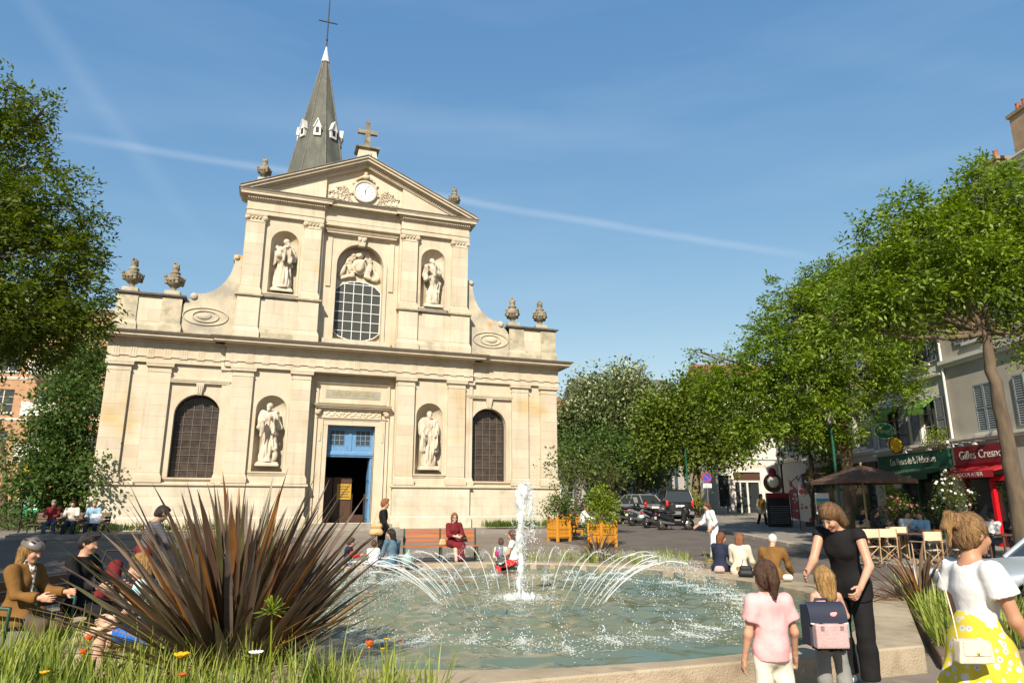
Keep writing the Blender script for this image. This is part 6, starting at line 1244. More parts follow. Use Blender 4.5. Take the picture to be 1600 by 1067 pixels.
# house A, chocolate shop
p, rz, w = row(14, 26.1); X = lambda s: 26.1 - s
wins = []
for z0, z1 in ((4.32, 6.08), (7.75, 9.6), (10.7, 12.4)):
    for c in (24.15, 21.6, 19.0, 16.4): wins.append((X(c) - .5, X(c) + .5, z0, z1, dict(shutters='closed' if (c in (24.15, 19.0) and z0 < 7) else 'open', rail=z0 > 7)))
A = house('grey-beige plaster town house over the red chocolate shop', p, rz, w, 13.3, 9, 'plaster', wins, [(4.02, .16, .2), (7.0, .2, .28)], 1.9, [(X(25.75), X(23.35), -.3, 2.75)])
m_ = MB(); m_.box(X(26.0), X(23.3), -.12, .02, 3.2, 3.86); fa = m_.build('shop_fascia', 'shop_red', A); text_obj('lettering', 'Gilles Cresno', .44, 'letter', A, (X(24.62), -.125, 3.52), (R(90), 0, 0), .006, sx=.92)
m_ = MB(); m_.steps(X(26.0), X(23.2), -.12, 0, [(3.10, 3.2, .02, .06)]); m_.build('fascia_ledge', 'awning_red', A)
m_ = MB(); m_.prism([(-.1, 3.1), (-.1, 2.98), (-.62, 2.86), (-.66, 2.90)], X(25.95), X(23.4), 'x'); m_.add([(X(25.95), -.66, 2.89), (X(23.4), -.66, 2.89), (X(23.4), -.66, 2.66), (X(25.95), -.66, 2.66)], [(0, 1, 2, 3)]); aw = m_.build('awning', 'awning_red', A); text_obj('awning_lettering', 'CHOCOLATIER', .2, 'letter', A, (X(24.7), -.668, 2.775), (R(90), 0, 0), .003, sx=1.15)
m_ = MB(); 
for a, b, c, d in ((X(24.42), X(24.27), .0, 2.72), (X(23.5), X(23.35), .0, 2.72), (X(24.42), X(23.35), 2.55, 2.72)): m_.box(a, b, -.08, .1, c, d)
m_.build('door_frame', 'frame_red', A); MB().box(X(24.27), X(23.5), .05, .09, .1, 2.55).build('shop_door', 'glass_shop', A)
m_ = MB(); m_.box(X(25.75), X(24.42), .04, .08, .55, 2.72); m_.build('shop_window', 'glass_shop', A); m_ = MB(); m_.box(X(25.8), X(25.66), -.04, .1, .1, 2.75); m_.box(X(25.66), X(24.42), -.04, .1, .3, .58); m_.build('window_frame', 'shop_red', A)
for s_ in (25.7, 25.0, 24.3, 23.0): b = MB(); b.box(X(s_) - .02, X(s_) + .02, -.5, 0, 3.98, 4.0); b.lathe([(.02, .1), (.06, .08), (.1, 0)], (X(s_), -.5, 3.84), 10); b.build('shop_lamp', 'white_bar', A)
chimney(A, X(21.35), .5, 13.2, .9, .6, 2.1, 3); chimney(A, X(24.2), 1.0, 13.4, 1.4, .6, 1.1, 2, 'mix')
MB().tube([(X(26.0), -.08, 3.9), (X(26.0), -.08, 13.2)], .05, 8).build('downpipe', 'white_bar', A)
# dormer on house A

# house B, florist
p, rz, w = row(26.14, 31.2); X = lambda s: 31.2 - s
wins = []
for z0, z1 in ((4.25, 5.95), (7.4, 9.2), (10.4, 12.0)):
    for c in (27.4, 29.9): wins.append((X(c) - .55, X(c) + .55, z0, z1, dict(shutters='open', rail=z0 > 7)))
B = house('white plaster town house over the green florist shop', p, rz, w, 13.4, 9, 'plaster_white', wins, [(3.95, .25, .22), (6.7, .12, .18)], 1.9, [(X(30.9), X(26.5), -.3, 3.05)])
MB().box(X(31.1), X(26.3), -.16, .02, 3.2, 3.86).build('shop_fascia', 'shop_green', B); text_obj('lettering', 'Les Fleurs de la Malmaison', .42, 'letter', B, (X(28.6), -.165, 3.54), (R(90), 0, 0), .006, sx=.68)
m_ = MB(); m_.prism([(-.16, 3.2), (-.16, 3.1), (-1.0, 2.9), (-1.05, 2.95)], X(31.0), X(26.4), 'x'); m_.add([(X(31.0), -1.05, 2.94), (X(26.4), -1.05, 2.94), (X(26.4), -1.05, 2.7), (X(31.0), -1.05, 2.7)], [(0, 1, 2, 3)]); m_.build('awning', 'awning_dark', B); text_obj('awning_lettering', 'Les Fleurs de la Malmaison', .22, 'letter', B, (X(28.6), -1.058, 2.82), (R(90), 0, 0), .003)
m_ = MB(); m_.box(X(30.9), X(26.5), .1, .14, .3, 3.05); m_.build('shop_window', 'glass_shop', B); m_ = MB()
for s_ in (30.9, 29.6, 28.6, 27.5, 26.6): m_.box(X(s_) - .06, X(s_) + .06, -.06, .12, .1, 3.1)
m_.build('shop_frame', 'shop_green', B)
for c in (27.4, 29.9):
    m_ = MB(); m_.prism([(-.02, 6.0), (-.02, 5.95), (-.55, 5.55), (-.58, 5.6)], X(c) - .62, X(c) + .62, 'x'); m_.add([(X(c) - .62, -.58, 5.6), (X(c) + .62, -.58, 5.6), (X(c) + .62, -.58, 5.3), (X(c) - .62, -.58, 5.3)], [(0, 1, 2, 3)]); m_.build('window_awning', 'awning_green', B)
for s_ in (30.6, 28.4, 26.8): b = MB(); b.box(X(s_) - .02, X(s_) + .02, -.55, 0, 3.98, 4.0); b.lathe([(.02, .1), (.06, .08), (.1, 0)], (X(s_), -.55, 3.84), 10); b.build('shop_lamp', 'white_bar', B)
def oval_sign(parent, s_, off, z, rx, rz_, m, ring, txt=None):
    x = X(s_); c = MB(); n = 24; pts = [(off + rx * math.cos(2 * math.pi * i / n), z + rz_ * math.sin(2 * math.pi * i / n)) for i in range(n)]; c.prism(pts, x - .04, x + .04, 'x'); o = c.build('hanging_sign', m, parent)
    b = MB(); b.tube([(x + .042, q[0], q[1]) for q in pts + pts[:1]], .025, 6); b.build('sign_ring', ring, o); MB().tube([(x, 0, z + rz_ + .08), (x, off - rx * .6, z + rz_ + .08)], .02, 6).build('sign_bracket', 'iron', o)
    if txt: text_obj('sign_lettering', txt, .3, 'letter', o, (x + .046, off, z), (R(90), 0, R(90)), .004)
oval_sign(B, 29.2, -.85, 4.85, .46, .34, 'sign_green', 'white_bar', 'Fleurs'); oval_sign(B, 28.9, -.6, 4.22, .3, .34, 'sign_yellow', 'black', None)
# house C behind the umbrella
p, rz, w = row(31.24, 38.5); X = lambda s: 38.5 - s; wins = []
for z0, z1 in ((4.4, 6.1), (7.4, 9.2), (10.4, 12.0)):
    for c in (32.6, 34.9, 37.2): wins.append((X(c) - .5, X(c) + .5, z0, z1, dict(shutters='open')))
C_ = house('pale town house with grey shutters behind the cafe umbrella', p, rz, w, 13.5, 9, 'plaster', wins, [(4.05, .2, .22)], 1.9, [(X(38.0), X(35.2), -.3, 2.9), (X(34.6), X(31.8), -.3, 2.9)])
for a, b in ((38.0, 35.2), (34.6, 31.8)): MB().box(X(a), X(b), .1, .14, .2, 2.9).build('shop_window', 'glass_shop', C_)
MB().box(X(38.3), X(31.4), -.12, .02, 3.0, 3.7).build('shop_fascia', 'wood_dark', C_); chimney(C_, X(33), 3, 14.2, 1.2, .6, 1.2)
# set-back house D
p, rz, w = row(38.6, 50, 22.2); X = lambda s: 50 - s; wins = [(X(c) - .5, X(c) + .5, z0, z0 + 1.7, dict(shutters='open')) for z0 in (5.4, 8.6) for c in (40.4, 43, 46, 48.6)]
D_ = house('grey rendered house with an arched shopfront beside the street lamp', p, rz, w, 11.6, 8, 'plaster_grey', wins, [(4.7, .2, .25)], 1.7, [(X(46.5), X(43.5), -.3, 3.8), (X(42.4), X(40), -.3, 3.6)])
for a, b in ((46.5, 43.5), (42.4, 40)): MB().box(X(a), X(b), .1, .14, .3, 3.7).build('shop_window', 'glass_shop', D_)
# facing houses at the end of the street: local x to the right, front towards the camera
RF = math.atan2(SV.y, SV.x)
p = st(50.2, 17.6); p.z = 1.35; E_ = house('sunlit white corner house with a glazed shop door', p, RF, 6.6, 9.8, 8, 'plaster_white', [(2.0, 3.1, 4.3, 6.4, dict(shutters='closed')), (4.7, 5.7, 4.3, 6.2), (2.0, 3.1, 7.2, 9.0), (4.7, 5.7, 7.2, 9.0)], [(3.6, .1, .12)], 1.8, [(1.3, 3.3, -.3, 2.75), (-.0 + .15, .95, .3, 2.5)], 'tile_roof')
MB().box(1.3, 3.3, .16, .2, -.3, 2.75).build('shop_door', 'glass_shop', E_); m_ = MB()
for a, b, c, d in ((1.3, 1.42, -.2, 2.1), (3.18, 3.3, -.2, 2.1), (2.25, 2.38, -.2, 2.1), (1.3, 3.3, 2.02, 2.16), (1.75, 1.84, -.2, 2.1)): m_.box(a, b, .08, .17, c, d)
m_.build('door_frame', 'trim', E_); MB().box(1.3, 3.3, .1, .15, 2.2, 2.75).build('door_transom', 'wood_dark', E_); text_obj('lettering', 'la parfumerie', .45, 'plaster_beige', E_, (2.6, -.01, 3.2), (R(90), 0, 0), .004); MB().box(.15, .95, .16, .2, .3, 2.5).build('shop_window', 'glass_shop', E_)
p = st(56, 8.2); p.z = 1.5; F_ = house('house with a dark blue shopfront at the end of the street', p, RF, 8.8, 9.5, 8, 'plaster_grey', [(x, x + 1., z, z + 1.7, dict(shutters='open')) for x in (1.5, 4, 6.5) for z in (4.2, 7)], [(3.5, .15, .2)], 1.7, [(1., 7.8, -.3, 2.6)])
MB().box(.6, 8.3, -.12, .02, 2.65, 3.4).build('shop_fascia', 'car_blue', F_); MB().box(1., 7.8, .1, .15, -.3, 2.6).build('shop_window', 'glass_shop', F_); 
for x in (.7, 2.6, 4.4, 6.2, 8.0): MB().box(x, x + .25, -.1, .1, -.3, 2.65).build('shop_pillar', 'car_blue', F_)
p = st(60, 3.4); p.z = 1.5; house('beige rendered gable house behind the parked cars', p, RF, 4.6, 8, 8, 'plaster_beige', [(1, 1.9, 4.2, 5.8, dict(shutters='open')), (3, 3.9, 4.2, 5.8, dict(shutters='open'))], [], 2.2, [(1.6, 2.7, -.3, 2.3)], 'tile_roof')
p = at_depth(868, 791, 58); p.z = 1.4; house('white house glimpsed between the church and the planters', p, RF, 7, 7.5, 8, 'plaster_white', [(x, x + 1, z, z + 1.6, dict(shutters='open')) for x in (1, 3.4, 5.6) for z in (.8, 4.)], [], 2.2, (), 'tile_roof')
p = st(66, -8); p.z = 1.5; house('long pale house closing the street behind the trees', p, RF, 16, 9, 8, 'plaster', [(x, x + 1, z, z + 1.7, dict(shutters='open')) for x in (1, 4, 7, 10, 13) for z in (1, 4.2, 7)], [], 2.)
# brick apartment block far left
p = at_depth(-230, 791, 48); p.z = 1.0; BK = house('orange brick apartment block with white balconies behind the left trees', p, R(-12), 16.5, 15, 10, 'brick', [(x, x + 1.5, z, z + 1.7, {}) for x in (1, 4.2, 7.4, 10.4, 13.4) for z in (1.2, 4.2, 7.2, 10.2)], [(3.6, .1, .2), (6.6, .1, .2), (9.6, .1, .2)], 0)
for z in (3.9, 6.9, 9.9):
    for x in (3.8, 10.0): b = MB(); b.box(x, x + 2.4, -1.0, 0, z, z + .16); b.box(x, x + 2.4, -1.0, -.94, z + .16, z + 1.0); b.build('balcony', 'plaster_white', BK)
# ---------------------------------------------------------------- benches
def bench(label, loc, rz, w, slatm, framem, arms=False, nb=3):
    """faces local -Y; slats are single pieces"""
    t = thing('bench', label, 'bench', loc, rz)
    for i in range(4): MB().cbox(-w / 2, w / 2, -.24 + i * .115, -.14 + i * .115, .42, .45, .006).build('seat_slat', slatm, t)
    for i in range(nb): M = Matrix.Translation((0, .235 + i * .022, .52 + i * .115)) @ Matrix.Rotation(R(-12), 4, 'X'); MB().cbox(-w / 2, w / 2, -.015, .015, 0, .1, .006, M).build('back_slat', slatm, t)
    for x in (-w / 2 + .03, w / 2 - .03) + ((0,) if w > 1.7 else ()):
        b = MB(); b.tube([(x, -.24, 0), (x, -.22, .42)], .022, 6); b.tube([(x, .3, 0), (x, .2, .42), (x, .3, .88)], .024, 6); b.tube([(x, -.24, .405), (x, .22, .405)], .02, 6)
        if arms: b.tube([(x, -.22, .42), (x, -.24, .64), (x, .25, .66)], .022, 6)
        b.build('bench_frame', framem, t)
    return t
def seat_on(o): return o
p = at_depth(690, 791, 19.3); bench('red-brown slatted bench facing the fountain', (p.x, p.y, gz(p.y)), R(-8), 2.0, 'slat_red', 'green_bench')
BL = at_depth(108, 791, 8.35); bench('dark green slatted bench at the left edge with armrests', (BL.x, BL.y, 0), R(-HEAD + 84), 1.9, 'slat_brown', 'green_bench', True)
p = at_depth(112, 791, 25.5); bench('dark bench in the shade against the church corner', (p.x, p.y, gz(p.y)), R(-15), 2.6, 'slat_brown', 'iron')
p = at_depth(905, 791, 27.5); bench('dark bench between the two orange planters', (p.x, p.y, gz(p.y)), R(60), 1.6, 'slat_brown', 'iron')
# ---------------------------------------------------------------- orange planters with shrubs
def planter(label, x, d, w, h, rz=0.):
    p = g_(x, d); t = thing('planter', label, 'planter', p, rz); hw = w / 2
    for a in range(4):
        M = Matrix.Rotation(a * math.pi / 2, 4, 'Z')
        for k in range(4): z = .12 + (h - .16) * k / 4; MB().box(-hw + .04, hw - .04, -hw + .015, -hw + .04, z + .004, z + (h - .16) / 4 - .004, M).build('plank', 'orange_wood', t)
        for z in (.16, h * .52, h - .12): MB().box(-hw + .03, hw - .03, -hw - .006, -hw + .014, z, z + .05, M).build('batten', 'orange_wood', t)
        MB().cbox(-hw - .01, -hw + .08, -hw - .01, -hw + .08, 0, h + .06, .01, M).build('corner_post', 'orange_wood', t)
    MB().box(-hw + .05, hw - .05, -hw + .05, hw - .05, .15, h - .06).build('soil', 'soil', t); return t, p, h
t_, p, h = planter('orange wooden planter box nearest the church with a spreading shrub', 873, 26.5, .64, .84, .25)
tree('shrub', 'green and reddish shrub spreading from the planter nearest the church', [(p.x, p.y, p.z + .7), (p.x, p.y, p.z + .95), (p.x, p.y, p.z + 1.1)], .03, pb(26.5, (873, 790, 24, 16), (860, 798, 14, 12), (890, 797, 16, 12), (880, 782, 14, 9)), 'leaf_bush', .09, 46, 12, .12, seed=31, cat='shrub'); tree('shrub', 'low reddish leaves in the planter nearest the church', [(p.x + .1, p.y - .1, p.z + .7), (p.x, p.y - .1, p.z + .9), (p.x, p.y - .1, p.z + 1.0)], .02, pb(26.3, (868, 784, 18, 7), (890, 788, 14, 6)), 'leaf_red', .07, 40, 10, .1, seed=32, cat='shrub')
t_, p, h = planter('orange wooden planter box behind the dark flax', 940, 24.5, .72, .8, .25)
tree('shrub', 'bright yellow-green upright shrub in the orange planter behind the flax', [(p.x, p.y, p.z + .7), (p.x, p.y, p.z + 1.2), (p.x, p.y, p.z + 1.6)], .035, pb(24.5, (940, 800, 22, 20), (943, 775, 22, 18), (935, 825, 20, 14), (955, 790, 14, 16), (930, 785, 13, 14)), 'leaf_bright', .1, 52, 12, .12, seed=33, cat='shrub')
t_, p, h = planter('orange wooden planter box half hidden behind the first one', 893, 29.5, .64, .8, .25)
tree('small_tree', 'slender loose-leaved small tree rising behind the planters', [p + Vector((0, 0, .7)), at_depth(905, 775, 29), at_depth(915, 745, 29)], .05, pb(29, (880, 725, 26, 16, 0, .6), (915, 735, 30, 22, 0, .7), (950, 740, 30, 20, 0, .7), (925, 715, 24, 14, 0, .5), (965, 750, 20, 14, 0, .6), (885, 750, 22, 14, 0, .5)), 'leaf_olive', .13, 26, 12, .2, 'bark_grey', 34)
# ---------------------------------------------------------------- lamp posts, signs
def lamp_post(label, p, h, m='green_paint', lantern=True):
    t = thing('street_lamp', label, 'street lamp', p); b = MB(); b.lathe([(.16, 0), (.16, .12), (.11, .2), (.1, .8), (.07, .9), (.055, 1.4), (.045, h)], n=12); b.build('post', m, t)
    MB().lathe([(.075, 0), (.085, .03), (.075, .06)], (0, 0, h * .55), 12).build('post_collar', m, t)
    if lantern:
        b = MB(); b.lathe([(.05, 0), (.12, .05), (.2, .42), (.2, .45)], (0, 0, h + .1), 6, False); b.build('lantern_glass', 'lamp_glass', t); b = MB(); b.lathe([(.24, .45), (.2, .55), (.09, .66), (.03, .7), (.03, .78)], (0, 0, h + .1), 6, False)
        for i in range(6): a = 2 * math.pi * i / 6; b.tube([(.12 * math.cos(a), .12 * math.sin(a), h + .14), (.205 * math.cos(a), .205 * math.sin(a), h + .55)], .012, 4)
        b.tube([(0, 0, h - .05), (0, 0, h + .12)], [.05, .07], 8); b.build('lantern_frame', 'iron', t)
lamp_post('dark green lamp post beside the trunk of the terrace tree', g_(1312, 26) + Vector((0, 0, .12)), 4.2)
lamp_post('black street lamp with a lantern in front of the grey house', g_(1226, 37), 3.1, 'iron')
lamp_post('bright green post beside the no-parking sign', g_(1076, 42), 4.2, 'green_paint', False)
def sign_disc(t, z, r, m, ring, y=-.04):
    b = MB(); b.lathe([(r, 0), (r, .02)], n=24, smooth=False); b.xform(Matrix.Translation((0, y, z)) @ Matrix.Rotation(R(90), 4, 'X')).build('sign_disc', m, t); b = MB(); b.tube([(r * .92 * math.cos(a), y - .02, z + r * .92 * math.sin(a)) for a in np.linspace(0, 2 * math.pi, 25)], r * .1, 6); b.build('sign_ring', ring, t)
p = g_(1107, 40); t = thing('road_sign', 'round blue and red no-parking sign with a white plate', 'road sign', p, R(-HEAD)); MB().tube([(0, 0, 0), (0, 0, 2.75)], .03, 8).build('post', 'car_grey', t); sign_disc(t, 2.5, .27, 'sign_blue', 'sign_red')
b = MB(); b.box(-.24, .24, -.07, -.062, -.025, .025, Matrix.Translation((0, 0, 2.5)) @ Matrix.Rotation(R(45), 4, 'Y')); b.build('sign_bar', 'sign_red', t); MB().box(-.24, .24, -.05, -.02, 1.93, 2.17).build('sign_plate', 'paper', t); m_ = MB()
for k in range(3): m_.box(-.18, .16 - .05 * k, -.056, -.05, 1.97 + .06 * k, 1.99 + .06 * k)
m_.build('sign_print', 'black', t)
p = g_(35, 26); t = thing('stop_sign', 'thin black post with a round yellow zero sign under the left tree', 'sign', p, R(-HEAD)); MB().tube([(0, 0, 0), (0, 0, 2.5)], .035, 8).build('post', 'iron', t); MB().box(-.28, .28, -.06, .06, 0, .05).build('foot', 'iron', t); sign_disc(t, 2.35, .15, 'sign_yellow', 'sign_yellow', -.04); text_obj('sign_numeral', '0', .22, 'black', t, (0, -.068, 2.35), (R(90), 0, 0), .003); MB().box(-.12, .12, -.04, 0, 1.98, 2.14).build('sign_plate', 'black', t)
p = g_(50, 28.5); t = thing('notice_panel', 'green-tinted glass notice panel with pale lines behind the yellow sign', 'notice', p, R(-HEAD)); MB().box(-.42, .42, -.03, .03, .55, 1.75).build('panel', 'sign_green', t)
for k in range(6): MB().box(-.32, .3 - .06 * (k % 3), -.036, -.03, .8 + k * .15, .85 + k * .15).build('print_line', 'paper', t)
for x in (-.38, .38): MB().tube([(x, 0, 0), (x, 0, .6)], .03, 6).build('leg', 'iron', t)
# colour-striped display board, menu boards, flags
p = g_(1286, 25); p.z += .12; t = thing('display_board', 'white board with blue, green and red stripes at the terrace edge', 'board', p, R(-HEAD)); z = 1.05
for x in (-.2, .2): MB().tube([(x, .03, 0), (x, .03, 1.1)], .02, 6).build('leg', 'iron', t)
MB().box(-.24, .24, 0, .03, z, z + .72).build('panel', 'paper', t)
for a, b, m in ((.42, .54, 'board_cyan'), (.30, .42, 'board_lime'), (.14, .28, 'sign_red')): MB().box(-.22, .22, -.006, 0, z + a, z + b).build('stripe', m, t)
p = g_(1216, 35); t = thing('menu_stand', 'dark slatted menu stand topped by a round poster beside the lamp', 'menu stand', p, R(-HEAD)); MB().box(-.55, .55, -.1, .1, .1, 1.5).build('panel', 'black', t)
for k in range(9): MB().box(-.48, .48, -.115, -.1, .3 + k * .1, .33 + k * .1).build('menu_line', 'car_grey', t)
MB().box(-.55, .55, -.13, .12, 1.5, 1.75).build('header', 'shop_red', t)
for x in (-.5, .5): MB().box(x - .05, x + .05, -.2, .2, 0, .12).build('foot', 'black', t)
t = thing('menu_figure', 'rounded dark poster board with a figure print above the menu stand', 'poster', p + Vector((0, .25, 0)), R(-HEAD)); MB().tube([(0, 0, 0), (0, 0, 2.)], .03, 6).build('post', 'iron', t); b = MB(); b.lathe([(.48, 0), (.48, .04)], n=20, smooth=False); b.xform(Matrix.Translation((0, 0, 2.25)) @ Matrix.Rotation(R(90), 4, 'X')).build('panel', 'wood_dark', t); MB().ball((0, -.05, 2.75), (.2, .06, .26)).build('poster_head', 'shop_red', t); MB().ball((0, -.05, 2.3), (.3, .06, .3)).build('poster_body', 'cloth_offwhite', t)
def flag(label, x, d, h, m, tilt):
    p = g_(x, d); t = thing('feather_flag', label, 'flag', p, R(-HEAD)); MB().tube([(0, 0, 0), (0, 0, h * .7), (tilt * .15, 0, h * .9), (tilt * .5, 0, h)], .018, 6).build('pole', 'black', t); b = MB(); n = 10; v = []
    for i in range(n + 1): q = i / n; z = .55 + (h - .6) * q; w = .55 * min(1, 2.2 * (1 - q)) + .02; v += [(0.01, .03 * math.sin(q * 7), z), (tilt * w, .05 * math.sin(q * 6 + 1), z - .1)]
    b.add(v, [(2 * i, 2 * i + 1, 2 * i + 3, 2 * i + 2) for i in range(n)], True); b.build('banner', m, t); MB().lathe([(.25, 0), (.25, .06), (.03, .1)], n=12).build('base', 'iron', t)
patterned('flag_print', (.40, .10, .11), (.60, .52, .48), 4, .35); patterned('flag_white', (.66, .62, .58), (.50, .12, .13), 3.2, .42)
flag('dull red and white feather flag next to the menu stand', 1236, 35, 2.6, 'flag_print', 1); flag('white and red feather flag nearest the striped board', 1248, 33, 2.75, 'flag_white', 1)
# bollards by the white house
for i, (x, lab) in enumerate(((1137, 'thin dark bollard left of the white house door'), (1163, 'thin dark bollard in front of the white house door'), (1203, 'thin dark bollard right of the white house door'))):
    p = g_(x, 50); t = thing('bollard', lab, 'bollard', p, 0, 'bollards by the white house'); MB().lathe([(.07, 0), (.05, .1), (.045, .95), (.06, 1.0), (.06, 1.05), (.0, 1.1)], n=10).build('post', 'green_paint', t); MB().lathe([(.075, 0), (.075, .05)], (0, 0, .85), 10).build('band', 'iron', t)
# ---------------------------------------------------------------- vehicles
def wheel(parent, c, r, w, axis='y', hub='chrome', name='wheel'):
    b = MB(); b.tube([(r * .78 * math.cos(a), 0, r * .78 * math.sin(a)) for a in np.linspace(0, 2 * math.pi, 25)], r * .24, 8, flat=1.); 
    b.v = [(x, y * (w / (r * .48)), z) for x, y, z in b.v]; o = b.build(name, 'tyre', parent, c); b = MB(); b.lathe([(.02, -w * .2), (r * .6, -w * .22), (r * .62, 0), (r * .6, w * .22), (.02, w * .2)], n=18); b.xform(Matrix.Rotation(R(90), 4, 'X'))
    for i in range(5): a = 2 * math.pi * i / 5; b.box(-.02, .02, -w * .3, w * .3, r * .1, r * .6, Matrix.Rotation(a, 4, 'Y'))
    b.build('rim', hub, o); return o
def car(label, loc, rz, paint, kind='hatch', L_=4.1, W_=1.72, H_=1.5):
    """car pointing along local +X; lofted body shell"""
    t = thing('parked_car', label, 'car', loc, rz); suv = kind == 'suv'; F = Field((-L_ / 2 - .1, -W_ / 2 - .1, .1), (L_ / 2 + .1, W_ / 2 + .1, H_ + .1), .04)
    X, Y, Z = F.grid(); hb = .92 if not suv else 1.05
    xs = X / (L_ / 2); ys = np.abs(Y) / (W_ / 2); front = .30 * np.clip(xs, 0, 1) ** 3; rear = .10 * np.clip(-xs, 0, 1) ** 4
    lowtop = hb - front * (.9 if not suv else .45) - rear - .1 * ys ** 4
    body = np.maximum.reduce([Z - lowtop + 0 * Y, .22 - Z + 0 * X + 0 * Y, (np.abs(xs) ** 3.2 + ys ** 5 * np.ones_like(Z) + .0 * Z) ** (1 / 3.) - 1. + 0 * Z]) 
    body = np.maximum.reduce([(Z - lowtop), (.22 - Z) + 0 * (X + Y), (np.power(np.abs(xs), 4) + np.power(ys, 6) * (1 + .12 * np.abs(Z - .6)) - 1) * .4])
    F.D = body.astype(np.float32) * np.ones(F.n, np.float32)
    for sx in (L_ * .31, -L_ * .31):
        for sy in (-1, 1): F.cone((sx, sy * W_ * .56, .31), (sx, sy * W_ * .36, .31), .37, .37, .01, sub=True)
    link('body', F.mesh('body'), paint, t)
    # cabin: frustum of glass with painted roof and pillars
    a, bk = (L_ * .20, -L_ * .46) if suv else (L_ * .18, -L_ * .44); ta, tb = (L_ * .06, -L_ * .40) if suv else (L_ * .02, -L_ * .32); wb, wt = W_ / 2 - .08, W_ / 2 - .26
    low = [(a, -wb, hb - .06), (a, wb, hb - .06), (bk, wb, hb - .04), (bk, -wb, hb - .04)]; top = [(ta, -wt, H_ - .05), (ta, wt, H_ - .05), (tb, wt, H_ - .06), (tb, -wt, H_ - .06)]
    MB().frus([low[0], low[3], low[2], low[1]][::-1], [top[0], top[3], top[2], top[1]][::-1]).build('windows', 'glass_shop', t)
    for p_, q in zip(low, top): MB().tube([p_, q], .045, 6).build('pillar', paint, t)
    for sd in (-1, 1): MB().tube([((low[0][0] + low[3][0]) / 2, sd * wb, hb - .05), ((ta + tb) / 2, sd * wt, H_ - .05)], .035, 6).build('pillar', paint, t)
    b = MB(); b.frus([(ta + .04, -wt - .03, H_ - .08), (ta + .04, wt + .03, H_ - .08), (tb - .04, wt + .03, H_ - .09), (tb - .04, -wt - .03, H_ - .09)], [(ta - .15, -wt + .12, H_), (ta - .15, wt - .12, H_), (tb + .12, wt - .12, H_ - .01), (tb + .12, -wt + .12, H_ - .01)]); b.build('roof', paint, t)
    for sx in (L_ * .31, -L_ * .31):
        for sy in (-1, 1): wheel(t, (sx, sy * (W_ / 2 - .1), .31), .31, .2)
    for sy in (-1, 1):
        MB().ball((L_ / 2 - .14, sy * (W_ / 2 - .28), hb - .3), (.12, .2, .09)).build('headlight', 'head_glass', t); MB().ball((-L_ / 2 + .1, sy * (W_ / 2 - .17), hb - .12), (.08, .1, .2)).build('tail_light', 'tail_red', t); MB().ball((L_ * .12, sy * (W_ / 2 + .06), hb + .03), (.06, .1, .07)).build('wing_mirror', 'black_gloss', t)
    MB().box(-L_ / 2 - .012, -L_ / 2 + .05, -.26, .26, hb - .32, hb - .2).build('number_plate', 'paper', t); MB().cbox(-L_ / 2 - .05, -L_ / 2 + .15, -W_ / 2 + .12, W_ / 2 - .12, .32, .5, .03).build('bumper', 'car_grey' if suv else paint, t); MB().cbox(L_ / 2 - .16, L_ / 2 + .04, -W_ / 2 + .14, W_ / 2 - .14, .3, .5, .03).build('bumper', paint, t); return t
p = at_depth(1690, 791, 10.6); car('silver-blue parked car cut off by the right edge', (p.x, p.y, 0), R(-HEAD + 176), 'silver_paint', 'hatch', 4.2, 1.75, 1.5)
p = g_(1052, 43); car('black four-wheel drive seen from behind near the street end', p, R(90 - 22), 'car_black', 'suv', 4.4, 1.8, 1.75)
p = g_(1018, 46); car('dark blue car parked left of the black four-wheel drive', p, R(90 - 16), 'car_blue', 'hatch', 4.1, 1.7, 1.48)
p = g_(990, 44); car('grey car half hidden behind the motorcycles', p, R(90 + 10), 'car_grey', 'hatch', 4.1, 1.7, 1.45)
p = g_(-30, 36); car('pale car in the shade at the far left', p, R(-12), 'car_grey', 'hatch')
p = g_(1425, 30.5); p.z += .12
